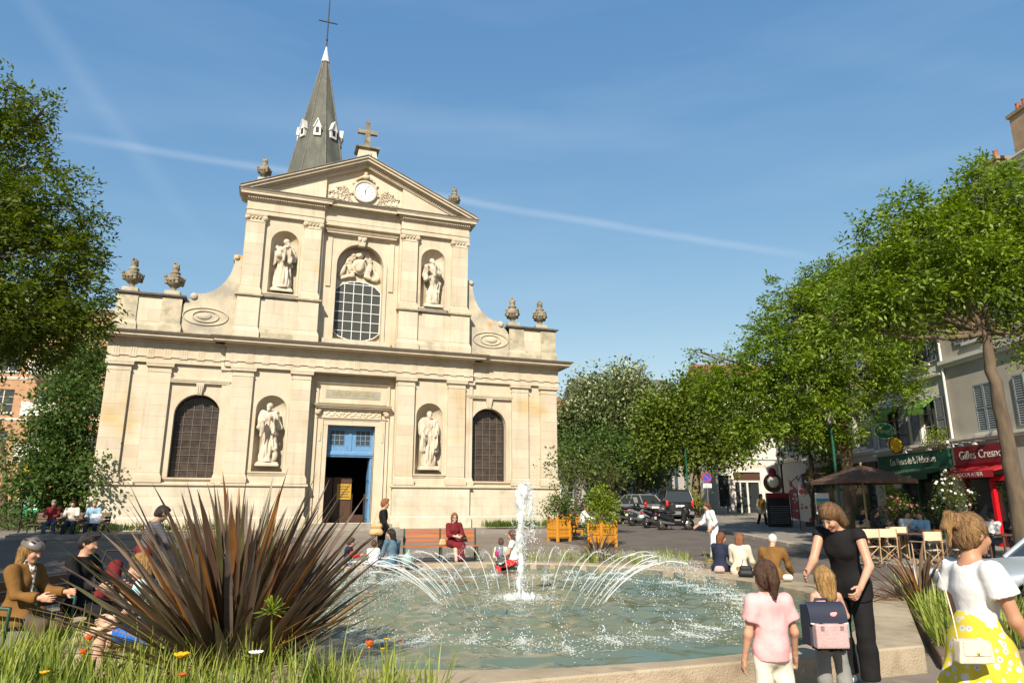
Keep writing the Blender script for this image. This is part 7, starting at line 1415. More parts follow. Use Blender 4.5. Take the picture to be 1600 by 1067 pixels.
def scooter(label, x, d, face, mat_b='black_gloss', screen=False, big=True):
    p = g_(x, d); t = thing('motor_scooter' if big else 'motorcycle', label, 'motorcycle', p, R(90 - face), 'motorcycles parked by the street')    # local +X is forward
    wheel(t, (.68, 0, .28), .28, .13); wheel(t, (-.62, 0, .28), .28, .15)
    F = Field((-1.05, -.4, .1), (.95, .4, 1.25), .028)
    if big: F.cone((.45, 0, .42), (.52, 0, .95), .13, .15, .08); F.cone((.4, 0, .3), (-.25, 0, .32), .12, .12, .06); F.cone((-.2, 0, .5), (-.75, 0, .66), .17, .13, .1); F.ell((.6, 0, .82), (.16, .2, .22), .06); F.ell((.7, 0, .52), (.2, .07, .06), .04)
    else: F.ell((.12, 0, .78), (.3, .15, .14), .06); F.cone((.3, 0, .45), (-.15, 0, .4), .17, .17, .06); F.cone((-.2, 0, .6), (-.8, 0, .78), .1, .07, .06); F.ell((.66, 0, .6), (.16, .06, .04), .04)
    link('body', F.mesh('body'), mat_b, t); F = Field((-.95, -.25, .6), (.25, .25, 1.05), .028); z = .8 if big else .86; F.ell((-.22, 0, z), (.3, .14, .08), .05); F.ell((-.6, 0, z + .06), (.24, .13, .08), .05); link('seat', F.mesh('seat'), 'black', t)
    b = MB(); b.tube([(.68, -.08, .28), (.5, -.07, .95)], .025, 6); b.tube([(.68, .08, .28), (.5, .07, .95)], .025, 6); b.build('front_fork', 'chrome', t); b = MB(); b.tube([(.36, -.36, 1.06), (.46, -.14, 1.04), (.46, .14, 1.04), (.36, .36, 1.06)], .017, 6); b.build('handlebar', 'black', t)
    for s_ in (-1, 1): b = MB(); b.tube([(.42, s_ * .22, 1.05), (.44, s_ * .32, 1.22)], .009, 5); b.ball((.44, s_ * .34, 1.25), (.025, .075, .05)); b.build('mirror', 'black', t)
    MB().ball((.74 if big else .64, 0, .86), (.07, .1, .09)).build('headlight', 'head_glass', t); MB().ball((-.93, 0, .74), (.04, .1, .05)).build('tail_light', 'tail_red', t); b = MB(); b.tube([(-.1, -.17, .3), (-.5, -.2, .34), (-.85, -.21, .42)], [.04, .06, .055], 8); b.build('exhaust', 'chrome', t); MB().box(-.97, -.94, -.1, .1, .5, .62).build('number_plate', 'paper', t); MB().tube([(-.05, .12, .3), (-.1, .28, .02)], .014, 5).build('kick_stand', 'iron', t)
    if screen: b = MB(); b.add([(.62, -.2, .98), (.62, .2, .98), (.45, .17, 1.4), (.45, -.17, 1.4)], [(0, 1, 2, 3)]); b.build('windscreen', 'lamp_glass', t)
scooter('large black scooter standing in front of the other motorcycles', 1053, 33.5, 100, screen=False); scooter('black motorcycle second from the right in the row', 1022, 35, 70, 'black', big=False); scooter('dark motorcycle behind the bright green shrub', 1003, 36.5, 85, 'car_grey', big=False); scooter('black scooter with windscreen at the left end of the row', 982, 38, 80, screen=True)
scooter('dark scooter parked behind the spreading shrub', 872, 36, 60, 'black')
# ---------------------------------------------------------------- cafe terrace
TZ = lambda p: Vector((p.x, p.y, gz(p.y) + .122))
def director_chair(label, x, d, face):
    p = TZ(at_depth(x, 791, d)); t = thing('folding_chair', label, 'chair', p, R(180 - face), 'wooden folding chairs on the cafe terrace')
    for sx in (-.26, .26):
        MB().tube([(sx, .2, .0), (sx, .24, .9)], .018, 5).build('back_post', 'chair_wood', t); MB().tube([(sx, -.2, 0), (sx, -.22, .64)], .018, 5).build('front_post', 'chair_wood', t); MB().cbox(sx - .03, sx + .03, -.25, .25, .63, .655, .005).build('armrest', 'chair_wood', t); MB().cbox(sx - .015, sx + .015, -.24, .24, 0, .03, .005).build('foot_rail', 'chair_wood', t)
    for y in (-.19, .2):
        for a in (-1, 1): MB().tube([(-.25 * a, y, .05), (.25 * a, y, .44)], .014, 5).build('cross_brace', 'chair_wood', t)
    b = MB(); n = 8; b.add([(-.25 + .5 * i / n, y, .45 - .03 * math.sin(math.pi * i / n)) for y in (-.2, .2) for i in range(n + 1)], [(i, i + 1, n + 2 + i, n + 1 + i) for i in range(n)], True); b.build('seat', 'canvas', t)
    b = MB(); b.add([(-.27 + .54 * i / n, .23 + .03 * math.sin(math.pi * i / n) + dy, z) for dy in (0, .006) for z in (.68, .9) for i in range(n + 1)], [(i, i + 1, n + 2 + i, n + 1 + i) for i in range(n)] + [(2 * n + 2 + i, 3 * n + 3 + i, 3 * n + 4 + i, 2 * n + 3 + i) for i in range(n)], True); b.build('backrest', 'canvas', t)
for x, d, f, lab in ((1346, 19.4, 8, 'folding chair with canvas back nearest the tree trunk'), (1373, 19.6, 14, 'folding chair with canvas back, second from the tree trunk'), (1394, 20.6, 40, 'folding chair turned towards the dark table'), (1440, 18.6, 10, 'folding chair with canvas back just left of the woman in the white T-shirt'), (1478, 18.9, 20, 'folding chair half hidden behind the bun of the woman in the white T-shirt'), (1352, 23.8, 190, 'folding chair facing the square on the far side of the terrace'), (1420, 23.2, 190, 'folding chair behind the man in the pale shirt')): director_chair(lab, x, d, f)
def cafe_table(label, x, d, w=.75):
    p = TZ(at_depth(x, 791, d)); t = thing('cafe_table', label, 'table', p, R(-HEAD), 'tables on the cafe terrace'); MB().cbox(-w / 2, w / 2, -w / 2, w / 2, .7, .74, .01).build('table_top', 'table_dark', t)
    for sx in (-1, 1):
        for sy in (-1, 1): MB().cbox(sx * (w / 2 - .07) - .025, sx * (w / 2 - .07) + .025, sy * (w / 2 - .07) - .025, sy * (w / 2 - .07) + .025, 0, .7, .004).build('leg', 'table_dark', t)
    return p
cafe_table('dark square cafe table behind the folding chairs', 1412, 20.6, 1.3); tp = cafe_table('dark cafe table by the tree trunk', 1362, 21.6); cafe_table('dark cafe table at the right end of the terrace', 1565, 20.5)
p = TZ(at_depth(1352, 791, 23.5)); t = thing('cafe_umbrella', 'large brown square umbrella over the cafe terrace', 'umbrella', p, R(-HEAD + 10)); b = MB(); hw = 1.15; n = 6
for i in range(8):
    a, c = [(math.cos(R(45 * q)) , math.sin(R(45 * q))) for q in (i, i + 1)]; ks = [1 / max(abs(u[0]), abs(u[1])) for u in (a, c)]; v = []
    for k in range(n + 1): q = k / n; z = 2.72 - .5 * q ** 1.15; v += [(a[0] * ks[0] * hw * q, a[1] * ks[0] * hw * q, z), (c[0] * ks[1] * hw * q, c[1] * ks[1] * hw * q, z)]
    b.add(v, [(2 * k, 2 * k + 1, 2 * k + 3, 2 * k + 2) for k in range(n)], False); v2 = [v[-2], v[-1], (v[-1][0], v[-1][1], v[-1][2] - .12), (v[-2][0], v[-2][1], v[-2][2] - .12)]; b.add(v2, [(0, 1, 2, 3)])
b.build('canopy', 'umbrella', t); MB().tube([(0, 0, 0), (0, 0, 2.76)], .03, 8).build('pole', 'chair_wood', t); MB().ball((0, 0, 2.78), .05).build('finial', 'chair_wood', t); MB().cbox(-.35, .35, -.35, .35, 0, .1, .02).build('base', 'iron', t)
for i in range(8): a = R(45 * i); k_ = 1 / max(abs(math.cos(a)), abs(math.sin(a))); MB().tube([(0, 0, 2.66), (math.cos(a) * k_ * hw, math.sin(a) * k_ * hw, 2.19)], .012, 5).build('rib', 'chair_wood', t)
# potted plants outside the florist
def pot_plant(label, x, d, blobs, leaf, potr=.25, poth=.4, petal=None, seed=1, size=.07, per=60):
    p = TZ(at_depth(x, 791, d)); t = tree('potted_plant', label, [p + Vector((0, 0, poth * .8)), p + Vector((0, 0, poth + .15)), p + Vector((0, 0, poth + .35))], .025, pb(d, *blobs), leaf, size, per, 10, .1, seed=seed, cat='plant'); MB().lathe([(potr * .7, -poth * .8), (potr, poth * .15), (potr * 1.08, poth * .2), (potr * .9, poth * .2)], n=14).build('pot', 'brick_pot', t)
    if petal:
        r = random.Random(seed); b = MB(); base = t.location
        for i in range(40):
            c, rd, _ = pb(d, *blobs)[i % len(blobs)]; u = Vector((r.gauss(0, 1), r.gauss(0, 1), r.gauss(0, 1))).normalized(); q = Vector(c) + Vector((u.x * rd[0], u.y * rd[1], u.z * rd[2])) - base; b.ball(q, .05, 6, 4)
        tag(b.build('blossoms', petal, t), kind='stuff')
pot_plant('leafy bush with pink blossoms outside the florist', 1402, 25.5, [(1400, 790, 20, 14), (1385, 800, 14, 12), (1420, 795, 14, 12)], 'leaf_bush', petal='petal_pink', seed=41); pot_plant('bright green pot shrub left of the pink blossoms', 1392, 27, [(1392, 772, 16, 16), (1400, 785, 16, 12), (1388, 758, 10, 8)], 'leaf_bright', seed=42); pot_plant('big loose olive shrub between the florist and the red shop', 1488, 24.5, [(1485, 790, 24, 22), (1500, 775, 18, 16), (1475, 765, 16, 14), (1495, 810, 24, 14), (1480, 745, 10, 10)], 'leaf_olive', seed=43, petal='petal_white'); pot_plant('low dark shrub near the terrace tree', 1365, 25, [(1355, 805, 18, 12), (1375, 808, 14, 10)], 'leaf_dark', seed=44); pot_plant('shrub in front of the red shop door', 1590, 21.5, [(1588, 775, 18, 14), (1575, 770, 12, 10), (1602, 780, 14, 14)], 'leaf_olive', seed=45); pot_plant('flower box shrub under the florist window', 1455, 27.8, [(1452, 800, 16, 12), (1440, 812, 12, 10)], 'leaf_dark', seed=46)
for x, d, r_, lab, lf in ((1462, 30, 12, 'leafy plant on the florist window ledge', 'leaf_bright'),):
    p = at_depth(x, 684, 27.4); tree('window_plant', lab, [p + Vector((0, 0, -.25)), p + Vector((0, 0, -.1)), p], .02, pb(27.4, (1462, 682, 14, 12), (1450, 688, 8, 8), (1472, 676, 9, 9)), lf, .08, 60, 10, .1, seed=47, cat='plant')
tree('shrub', 'small leafy shrub at the foot of the green post', [g_(1070, 43), g_(1070, 43) + Vector((0, 0, .3)), g_(1070, 43) + Vector((0, 0, .6))], .03, pb(43, (1072, 778, 14, 12), (1085, 784, 10, 8), (1062, 785, 9, 8)), 'leaf_bright', .16, 26, 10, .2, seed=48, cat='shrub')
# ---------------------------------------------------------------- the people
def at(x, d, z=None): p = at_depth(x, 791, d); return Vector((p.x, p.y, gz(p.y) if z is None else z))
CAMR = HEAD + 90      # heading of "to the right" in the picture
# the two girls and the woman in black at the near rim
person('girl with a brown ponytail, pink T-shirt and white trousers seen from behind', at(1188, 5.05, 0), 10, skeleton(1.235, head=(-4, 4, 0), arms=((4, 12, 14, 8), (2, 16, 22, 6)), legs=((3, 3, 4), (-4, 3, 3)), hs=1.2, wide=.95), [('shirt', 'cloth_pink', dict(sleeve=.62, hem=.055, pad=.02, flare=.03, cuff=.014, wr=.006, neck=.066)), ('trousers', 'cloth_offwhite', dict(pad=.008, flare=.012)), ('shoes', 'cloth_white')], ('pony', 'hair_brown'), 'skin', .0108, fem=.1, curl=(35, 60), nst=900)
person('blond girl in a grey and black outfit carrying the school satchel', at(1276, 6.3, 0), 18, skeleton(1.10, head=(14, 6, 0), arms=((0, 12, 45, 10), (10, 22, 75, 10)), legs=((2, 4, 3), (-3, 4, 3)), hs=1.24, wide=.95), [('top', 'cloth_pink', dict(sleeve=0, hem=.05, pad=.012, name='vest')), ('skirt', 'cloth_black', dict(len=.2, flare=.06)), ('trousers', 'cloth_grey', dict(pad=.018, flare=.018)), ('shoes', 'cloth_charcoal')], ('mid', 'hair_blond'), 'skin', .0108, fem=.1, nst=1000)
sat = at(1268, 6.07, 0); B_ = thing('school_satchel', 'navy and pale pink school satchel on the back of the blond girl', 'satchel', (sat.x, sat.y, .70), R(-18)); sy = 0.; B_.scale = (.80, .75, .80)
F = Field((-.25, -.2, -.22), (.25, .2, .26), .012); X_, Y_, Z_ = F.grid(); F.D = (np.maximum.reduce([np.abs(X_) - .165 + 0 * Z_ + 0 * Y_, np.abs(Y_) - .085 + 0 * X_ + 0 * Z_, np.abs(Z_) - .17 + 0 * X_ + 0 * Y_]) - .025).astype(np.float32); F.D = F.D * np.ones(F.n, np.float32); link('satchel_body', F.mesh('satchel_body'), 'bag_navy', B_, (0, sy, 0))
F = Field((-.25, -.22, -.25), (.25, .1, .1), .011); X_, Y_, Z_ = F.grid(); F.D = ((np.maximum.reduce([np.abs(X_) - .135 + 0 * Z_ + 0 * Y_, np.abs(Y_ + .03) - .06 + 0 * X_ + 0 * Z_, np.abs(Z_ + .06) - .085 + 0 * X_ + 0 * Y_]) - .03) * np.ones(F.n)).astype(np.float32); link('front_pocket', F.mesh('front_pocket'), 'bag_pink', B_, (0, sy - .09, -.02))
b = MB()
nn = 10; v = []
for i in range(nn + 1): q = i / nn; a = R(100 * q); v += [(x, sy - .02 - .125 * math.sin(min(a, R(90))) - (.0 if q < .9 else .0), .18 + .05 * math.cos(a) - .14 * q * q) for x in (-.195, -.1, 0, .1, .195)]
b.add(v, [(5 * i + k, 5 * i + k + 1, 5 * i + 6 + k, 5 * i + 5 + k) for i in range(nn) for k in range(4)], True); b.build('flap', 'bag_navy', B_)
b = MB(); b.tube([(-.19, sy - .15, .035), (-.1, sy - .155, .02), (.1, sy - .155, .02), (.19, sy - .15, .035)], .008, 6); b.build('flap_piping', 'paper', B_)
for x in (-.1, .1): MB().box(x - .018, x + .018, sy - .195, sy - .175, -.14, .04).build('strap', 'bag_navy', B_); MB().cbox(x - .024, x + .024, sy - .21, sy - .19, -.03, .02, .005).build('buckle', 'black', B_)
MB().tube([(-.07, sy + .02, .2), (-.06, sy, .25), (.06, sy, .25), (.07, sy + .02, .2)], .014, 6).build('handle', 'bag_navy', B_); MB().ball((.05, sy - .147, .12), (.035, .006, .022)).ball((.075, sy - .146, .13), (.018, .006, .014)).build('print', 'cloth_pink', B_)
MB().lathe([(.035, 0), (.037, .14), (.02, .17), (.02, .2)], (.23, sy, -.12), 12).build('bottle', 'plastic_bag', B_)
w3 = person('woman in a sleeveless black top and black trousers bending towards the girls', at(1313, 6.95, 0), 180 + HEAD + 46, skeleton(1.74, lean=19, twist=0, side=2, head=(-14, 30, -4), arms=((12, 16, 36, 22), (26, 8, 44, 16)), legs=((6, 4, 6), (-8, 5, 4)), wide=1.02), [('top', 'cloth_black', dict(sleeve=.16, hem=.12, pad=.012, neck=.07, wr=.004)), ('trousers', 'cloth_black', dict(pad=.022, flare=.03)), ('shoes', 'cloth_white')], ('bob', 'hair_lightbrown'), 'skin', .0105, fem=.7, eyes=True, curl=(45, 20), nst=1000)
# woman walking out of the frame
person('woman in a white T-shirt and yellow floral skirt walking to the right', at(1500, 4.2, 0), CAMR - 6, skeleton(1.62, lean=3, head=(4, 6, 0), arms=((6, 10, 16, 4), (12, 8, 20, 6)), legs=((16, 2, 6), (-14, 2, 12)), wide=1.0), [('shirt', 'cloth_white', dict(sleeve=.5, hem=-.115, pad=.009, cuff=.028, neck=.075, wr=.006)), ('skirt', 'cloth_floral', dict(len=.6, flare=.24, fold=.018, pad=.03)), ('shoes', 'cloth_black')], ('messy', 'hair_darkblond'), 'skin_tan', .0108, fem=.8, glasses=True, curl=(35, 35), nst=1100)
p = at(1492, 3.97, 0); t = thing('shoulder_bag', 'cream shoulder bag at the hip of the woman in the floral skirt', 'handbag', (p.x - .02, p.y, .84), R(-HEAD)); t.scale = (.72, .8, .72); F = Field((-.2, -.1, -.05), (.2, .1, .24), .009); X_, Y_, Z_ = F.grid(); F.D = ((np.maximum.reduce([np.abs(X_) - .105 + .12 * (Z_ - .08) + 0 * Y_, np.abs(Y_) - .022 + 0 * X_ + 0 * Z_, np.abs(Z_ - .08) - .06 + 0 * X_ + 0 * Y_]) - .02) * np.ones(F.n)).astype(np.float32); F.wrinkle(.003, 40, 2); link('bag', F.mesh('bag'), 'bag_cream', t); MB().cbox(-.1, .1, -.052, -.04, .06, .155, .008).build('flap', 'bag_cream', t); MB().ball((0, -.055, .075), (.012, .006, .012)).build('clasp', 'gold', t); MB().tube([(-.10, 0, .12), (-.085, .05, .33), (-.06, .13, .5), (-.035, .22, .62)], .005, 6).build('strap', 'bag_cream', t)
# left bench
BH = CAMR + 6
def on_bench(off, dz=0.): r = R(-HEAD + 84); return Vector((BL.x + off * math.cos(r), BL.y + off * math.sin(r), dz))
sitA = dict(seat=.45, legs=((82, 6, 84), (80, 5, 76)))
person('woman in a cycle helmet and brown jacket on the green bench', on_bench(-.55), BH, skeleton(1.66, lean=4, head=(-4, 10, 0), arms=((28, 8, 62, 12), (26, 8, 60, 14)), **sitA), [('jacket', 'cloth_brownjacket', dict(sleeve=1.95, hem=.14, pad=.03, wr=.009, neck=.06)), ('trousers', 'cloth_taupe', dict(pad=.018)), ('shoes', 'cloth_black'), ('scarf', 'cloth_scarf'), ('shirt', 'cloth_magenta', dict(sleeve=0, pad=.012, neck=.05, hem=-.42, name='collar')), ('helmet', 'helmet')], ('mid', 'hair_blond'), 'skin', .012, fem=.6, nst=500)
person('man in a black jumper with dark hair beside the helmeted woman', on_bench(.35), BH, skeleton(1.76, lean=2, head=(0, 14, 0), arms=((24, 8, 60, 14), (26, 8, 58, 16)), wide=1.06, **sitA), [('jacket', 'cloth_black', dict(sleeve=1.95, hem=.1, pad=.024, wr=.008)), ('trousers', 'cloth_black', dict(pad=.018)), ('shoes', 'cloth_black')], ('short', 'hair_dark'), 'skin', .013, fem=0)
person('blond woman in a blue striped top and bright blue shorts half hidden by the flax', at(258, 7.3, 0), CAMR + 170, skeleton(1.66, seat=.36, lean=14, head=(0, 12, 0), arms=((20, 10, 40, 10), (24, 10, 46, 10)), legs=((96, 8, 96), (92, 6, 84))), [('shirt', 'cloth_bluestripe', dict(sleeve=.28, hem=.06, pad=.016)), ('trousers', 'cloth_blue', dict(pad=.024, len=.75, name='shorts'))], ('bob', 'hair_blond'), 'skin_pale', .012, fem=.7, nst=500)
person('dark-haired person in a grey striped jumper bending beside the bench', at(232, 11.2), CAMR - 40, skeleton(1.70, lean=16, head=(10, 22, 0), arms=((30, 10, 24, 8), (34, 10, 20, 8)), legs=((10, 3, 8), (-6, 3, 6))), [('jacket', 'cloth_greystripe', dict(sleeve=1.95, hem=.12, pad=.024)), ('trousers', 'cloth_burgundy', dict(pad=.024)), ('shoes', 'cloth_black')], ('short', 'hair_dark'), 'skin_tan', .014, fem=.4)
p = at(180, 10.6); t = thing('pushchair', 'red and black folded pushchair beside the bending person', 'pushchair', p, R(-HEAD)); 
for sx in (-.22, .22): MB().tube([(sx, -.35, .1), (sx, .1, .55), (sx, .32, 1.0)], .015, 6).build('frame', 'black', t); wheel(t, (sx, -.35, .1), .1, .05); wheel(t, (sx, .3, .1), .1, .05); MB().tube([(sx, .3, .1), (sx, -.1, .5)], .014, 6).build('brace', 'black', t)
F = Field((-.25, -.35, .3), (.25, .35, .95), .02); F.cone((0, -.12, .42), (0, .12, .45), .12, .14, .05); F.cone((0, .12, .45), (0, .22, .78), .13, .1, .05); link('seat', F.mesh('seat'), 'cloth_burgundy', t); MB().tube([(-.22, .32, 1.0), (.22, .32, 1.0)], .018, 6).build('handle', 'black', t)
for x, lab, top, tr, hr in ((84, 'seated person in a maroon jumper and jeans at the left end of the far bench', 'cloth_burgundy', 'cloth_jean', 'hair_grey'), (114, 'seated person in a pale jacket in the middle of the far bench', 'cloth_offwhite', 'cloth_navy', 'hair_dark'), (148, 'seated person in blue reading at the right end of the far bench', 'cloth_skyblue', 'cloth_navy', 'hair_grey')):
    person(lab, at(x, 25.2), 175, skeleton(1.68, head=(0, 18, 0), arms=((26, 8, 66, 20), (28, 8, 64, 20)), seat=.45, legs=((82, 6, 84), (80, 7, 74))), [('jacket', top, dict(sleeve=1.9, pad=.024)), ('trousers', tr), ('shoes', 'cloth_black')], ('short', hr), 'skin', .024, fem=.1)
p = at(152, 24.6); tag(MB().box(-.15, .15, 0, .012, -.2, .2, Matrix.Rotation(R(-40), 4, 'X')).build('newspaper', 'paper', None, (p.x, p.y, p.z + .72)), 'white newspaper held by the person in blue on the far bench', 'newspaper')
# far rim and red bench
def rim_at(x, d=17.75): return at(x, d, 0)
sitR = lambda lean=6: dict(seat=RIM, lean=lean)
person('boy in a red and navy top eating on the far rim', rim_at(547, 17.4), CAMR - 20, skeleton(1.2, head=(0, 8, 0), arms=((40, 6, 95, 20), (30, 8, 70, 14)), legs=((70, 5, 88), (66, 5, 84)), hs=1.2, **sitR()), [('jacket', 'cloth_red', dict(sleeve=1.9, pad=.018, name='sleeves')), ('shirt', 'cloth_navy', dict(sleeve=.25, pad=.03, hem=.1)), ('trousers', 'cloth_navy'), ('shoes', 'cloth_charcoal')], ('short', 'hair_brown'), 'skin', .016, fem=0)
person('standing person in a black top with short ginger hair and a tan bag', at(598, 18.0), CAMR - 12, skeleton(1.68, head=(0, 4, 0), arms=((8, 8, 16, 6), (10, 8, 24, 6)), legs=((2, 3, 2), (-2, 3, 2)), lean=4), [('jacket', 'cloth_black', dict(sleeve=1.7, pad=.02, hem=.12)), ('trousers', 'cloth_black', dict(pad=.02)), ('shoes', 'cloth_black')], ('short', 'hair_ginger'), 'skin', .016, fem=.6)
p = at(589, 17.8); t = thing('tote_bag', 'tan shoulder bag on the arm of the person in black', 'bag', (p.x, p.y - .08, p.z + .78), R(-HEAD)); F = Field((-.22, -.12, -.02), (.22, .12, .45), .02); F.cone((-.1, 0, .09), (.1, 0, .09), .08, .08, .04); F.cone((-.08, 0, .25), (.08, 0, .25), .07, .07, .06); link('bag', F.mesh('bag'), 'bag_tan', t); MB().tube([(-.08, 0, .3), (0, .03, .62), (.08, 0, .3)], .012, 6).build('strap', 'bag_tan', t)
person('small child in a white T-shirt seated on the far rim', rim_at(587, 17.5), 12, skeleton(1.08, head=(10, 4, 0), arms=((16, 8, 30, 10), (16, 8, 30, 10)), legs=((72, 5, 86), (70, 5, 84)), hs=1.25, **sitR(4)), [('shirt', 'cloth_white', dict(sleeve=.6, pad=.022, hem=.1)), ('trousers', 'cloth_navy')], ('short', 'hair_brown'), 'skin', .016, fem=0)
person('woman with long dark hair and a denim jacket seated on the far rim', rim_at(617, 17.6), -30, skeleton(1.68, head=(40, 6, 0), arms=((14, 10, 40, 14), (18, 10, 36, 12)), legs=((76, 6, 88), (72, 6, 84)), wide=1.05, **sitR(8)), [('jacket', 'cloth_denim', dict(sleeve=1.9, pad=.034, hem=.16, wr=.01)), ('trousers', 'cloth_jean'), ('shoes', 'cloth_black')], ('long', 'hair_dark'), 'skin', .016, fem=.6)
p = rim_at(640, 17.6); t = thing('carrier_bag', 'crumpled pale green carrier bag on the far rim', 'bag', (p.x, p.y, RIM), 0); F = Field((-.2, -.15, -.02), (.2, .15, .4), .018); F.ell((0, 0, .13), (.14, .1, .15), .05); F.cone((0, 0, .2), (.02, 0, .34), .07, .03, .05); F.wrinkle(.014, 40, 3); F.plane((0, 0, -1), (0, 0, .004)); link('bag', F.mesh('bag'), 'plastic_bag', t)
bp = at_depth(710, 791, 19.15); w16 = person('woman in a burgundy dress and sunglasses on the red bench', (bp.x, bp.y, gz(bp.y)), 172, skeleton(1.68, seat=.45, lean=2, head=(-12, 4, 0), arms=((22, 6, 60, 34), (22, 6, 62, 34)), legs=((84, 3, 86), (86, 6, 70))), [('dress', 'cloth_burgundy', dict(sleeve=1.7, hem=.1, pad=.022, name='bodice')), ('skirt', 'cloth_burgundy', dict(len=.6)), ('shoes', 'cloth_tan')], ('long', 'hair_ginger'), 'skin_pale', .015, fem=.6, glasses=True)
bp = at_depth(693, 791, 19.1); t = thing('straw_bag', 'small tan bag on the bench beside the woman in burgundy', 'bag', (bp.x, bp.y, gz(bp.y) + .45), 0); F = Field((-.15, -.1, -.02), (.15, .1, .26), .018); F.cone((-.05, 0, .06), (.05, 0, .06), .06, .06, .03); F.cone((-.04, 0, .14), (.04, 0, .14), .05, .05, .03); link('bag', F.mesh('bag'), 'bag_tan', t); MB().tube([(-.05, 0, .17), (0, 0, .27), (.05, 0, .17)], .008, 6).build('handle', 'bag_tan', t)
person('child in a grey top seated on the far rim left of the jet', rim_at(783, 17.7), 20, skeleton(1.15, head=(0, 4, 0), arms=((16, 8, 30, 10), (16, 8, 30, 10)), legs=((72, 5, 86), (70, 5, 84)), hs=1.22, **sitR(4)), [('shirt', 'cloth_offwhite', dict(sleeve=1.2, pad=.022, hem=.1)), ('trousers', 'cloth_navy')], ('short', 'hair_brown'), 'skin', .018, fem=0)
p = rim_at(781, 17.5); t = thing('child_backpack', 'small pink and grey backpack worn by the child left of the jet', 'backpack', (p.x, p.y, .42), R(-20)); F = Field((-.16, -.1, -.02), (.16, .1, .36), .016); F.cone((0, 0, .1), (0, 0, .22), .1, .1, .03); link('bag', F.mesh('bag'), 'car_grey', t); MB().ball((-.06, -.07, .12), (.06, .05, .08)).build('pocket', 'cloth_magenta', t)
person('person with long brown hair and a white top behind the central jet', rim_at(803, 17.8), -60, skeleton(1.6, head=(0, 8, 0), arms=((20, 8, 40, 10), (20, 8, 40, 10)), legs=((76, 6, 88), (72, 6, 84)), **sitR(4)), [('shirt', 'cloth_white', dict(sleeve=.5, pad=.02, hem=.1)), ('trousers', 'cloth_red')], ('long', 'hair_brown'), 'skin', .018, fem=.6)
bp = at(908, 27.4); person('man in a white shirt sitting between the planters', bp, CAMR + 10, skeleton(1.74, seat=.45, lean=16, head=(0, 14, 0), arms=((40, 6, 50, 10), (44, 8, 46, 10)), legs=((84, 8, 80), (82, 10, 70))), [('shirt', 'cloth_white', dict(sleeve=1.9, pad=.026, hem=.1)), ('trousers', 'cloth_navy'), ('shoes', 'cloth_black')], ('short', 'hair_lightbrown'), 'skin', .024, fem=0)
# right rim
person('standing woman in a white blouse and white trousers with auburn hair', at(1112, 20.6), CAMR + 170, skeleton(1.68, lean=12, head=(0, 20, 0), arms=((-14, 10, 60, 0), (20, 8, 40, 10)), legs=((10, 3, 4), (-10, 3, 6))), [('shirt', 'cloth_white', dict(sleeve=1.7, pad=.02, hem=.1)), ('trousers', 'cloth_white', dict(pad=.024, flare=.03)), ('shoes', 'cloth_tan')], ('mid', 'hair_brown'), 'skin', .018, fem=.7)
RXo = FX + 5.9
person('woman with red curls and a navy jacket on the right rim', (RXo, 13.45, 0), 70, skeleton(1.64, head=(-28, 4, 0), arms=((14, 8, 40, 14), (16, 8, 36, 14)), legs=((76, 6, 90), (72, 6, 84)), **sitR(10)), [('jacket', 'cloth_navy', dict(sleeve=1.9, pad=.032, hem=.14)), ('trousers', 'cloth_navy'), ('shoes', 'cloth_black')], ('bob', 'hair_ginger'), 'skin', .015, fem=.6)
person('woman in a cream jacket on the right rim between two others', (RXo, 12.75, 0), 62, skeleton(1.66, head=(10, 4, 0), arms=((14, 8, 36, 10), (16, 8, 36, 10)), legs=((76, 6, 90), (72, 6, 84)), wide=1.05, **sitR(8)), [('jacket', 'cloth_cream', dict(sleeve=1.9, pad=.034, hem=.14)), ('trousers', 'cloth_tan'), ('shoes', 'cloth_black')], ('bob', 'hair_ginger'), 'skin', .015, fem=.5)
person('white-haired man in a tan jacket on the right rim', (RXo, 11.75, 0), 55, skeleton(1.72, head=(0, 14, 0), arms=((18, 12, 34, 10), (16, 12, 34, 10)), legs=((78, 8, 90), (74, 8, 84)), wide=1.12, **sitR(18)), [('jacket', 'cloth_brownjacket', dict(sleeve=1.9, pad=.04, hem=.14, wr=.01)), ('trousers', 'cloth_cream'), ('shoes', 'cloth_black')], ('crop', 'hair_white'), 'skin', .015, fem=0, belly=.03)
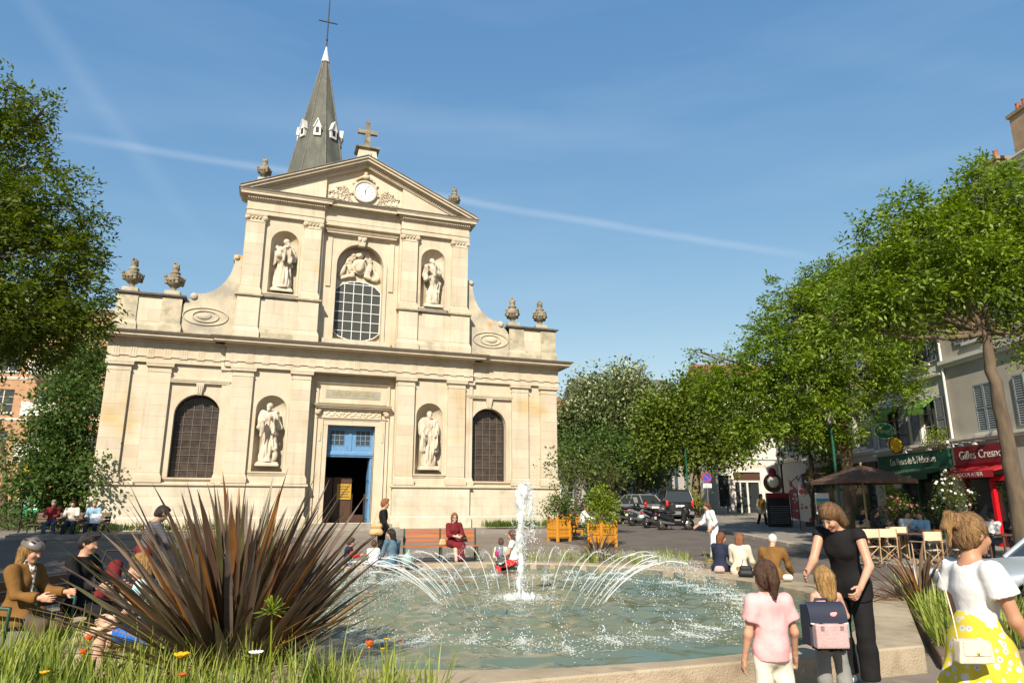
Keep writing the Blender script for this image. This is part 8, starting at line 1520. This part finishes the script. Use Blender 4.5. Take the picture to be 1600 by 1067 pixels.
def bag(name, label, loc, m, k=1., strap=True):
    t = thing(name, label, 'handbag', loc, R(-40)); F = Field((-.2 * k, -.12, -.02), (.2 * k, .12, .32 * k), .014); F.cone((-.09 * k, 0, .07), (.09 * k, 0, .07), .07 * k, .07 * k, .03); F.cone((-.07 * k, 0, .17 * k), (.07 * k, 0, .17 * k), .055 * k, .055 * k, .04); F.plane((0, 0, -1), (0, 0, .002)); link('bag', F.mesh('bag'), m, t)
    if strap: MB().tube([(-.08 * k, 0, .2 * k), (-.04, 0, .34 * k), (.04, 0, .34 * k), (.08 * k, 0, .2 * k)], .009, 6).build('handle', m, t)
bag('handbag', 'black handbag on the rim beside the woman in the cream jacket', (RXo - .28, 12.2, RIM), 'black'); bag('handbag', 'small pink handbag beside the woman in the navy jacket', (RXo - .3, 13.05, RIM), 'bag_pink', .7, False); bag('cloth_bag', 'white cloth bag beside the man in the tan jacket', (RXo - .1, 11.2, RIM), 'cloth_offwhite', .6, False)
# street and cafe
person('woman in a cream coat and mustard top walking up the street', at(1190, 37), 188, skeleton(1.68, head=(0, 4, 0), arms=((8, 10, 10, 4), (-10, 10, 10, 4)), legs=((14, 3, 8), (-14, 3, 14))), [('jacket', 'cloth_cream', dict(sleeve=1.9, pad=.03, hem=.28)), ('top', 'cloth_mustard', dict(sleeve=0, pad=.036, hem=.1, name='top')), ('trousers', 'cloth_black'), ('shoes', 'cloth_black')], ('long', 'hair_dark'), 'skin', .028, fem=.5)
for x, d, f, lab, top, hr, st_ in ((1362, 22.6, 150, 'dark-haired guest in a dark top at the table by the trunk', 'cloth_charcoal', 'hair_dark', 'mid'), (1413, 21.9, 200, 'guest in a pale blue and white shirt at the dark square table', 'cloth_white', 'hair_dark', 'short'), (1437, 21.3, 250, 'guest in a blue top seen in profile at the dark square table', 'cloth_skyblue', 'hair_brown', 'long'), (1548, 20.8, 20, 'guest in a white shirt seen from behind at the right table', 'cloth_white', 'hair_dark', 'short'), (1577, 21.2, 220, 'guest in a black jacket at the right table', 'cloth_black', 'hair_grey', 'short'), (1345, 24.3, 200, 'guest in a dark jacket far back on the terrace', 'cloth_navy', 'hair_brown', 'short')):
    p = TZ(at_depth(x, 791, d)); person(lab, p, f, skeleton(1.7, seat=.46, lean=6, head=(0, 8, 0), arms=((34, 8, 60, 16), (40, 8, 70, 16)), legs=((82, 6, 86), (82, 6, 82))), [('shirt', top, dict(sleeve=1.7, pad=.022)), ('trousers', 'cloth_jean'), ('shoes', 'cloth_black')], (st_, hr), 'skin', .024, fem=.3)
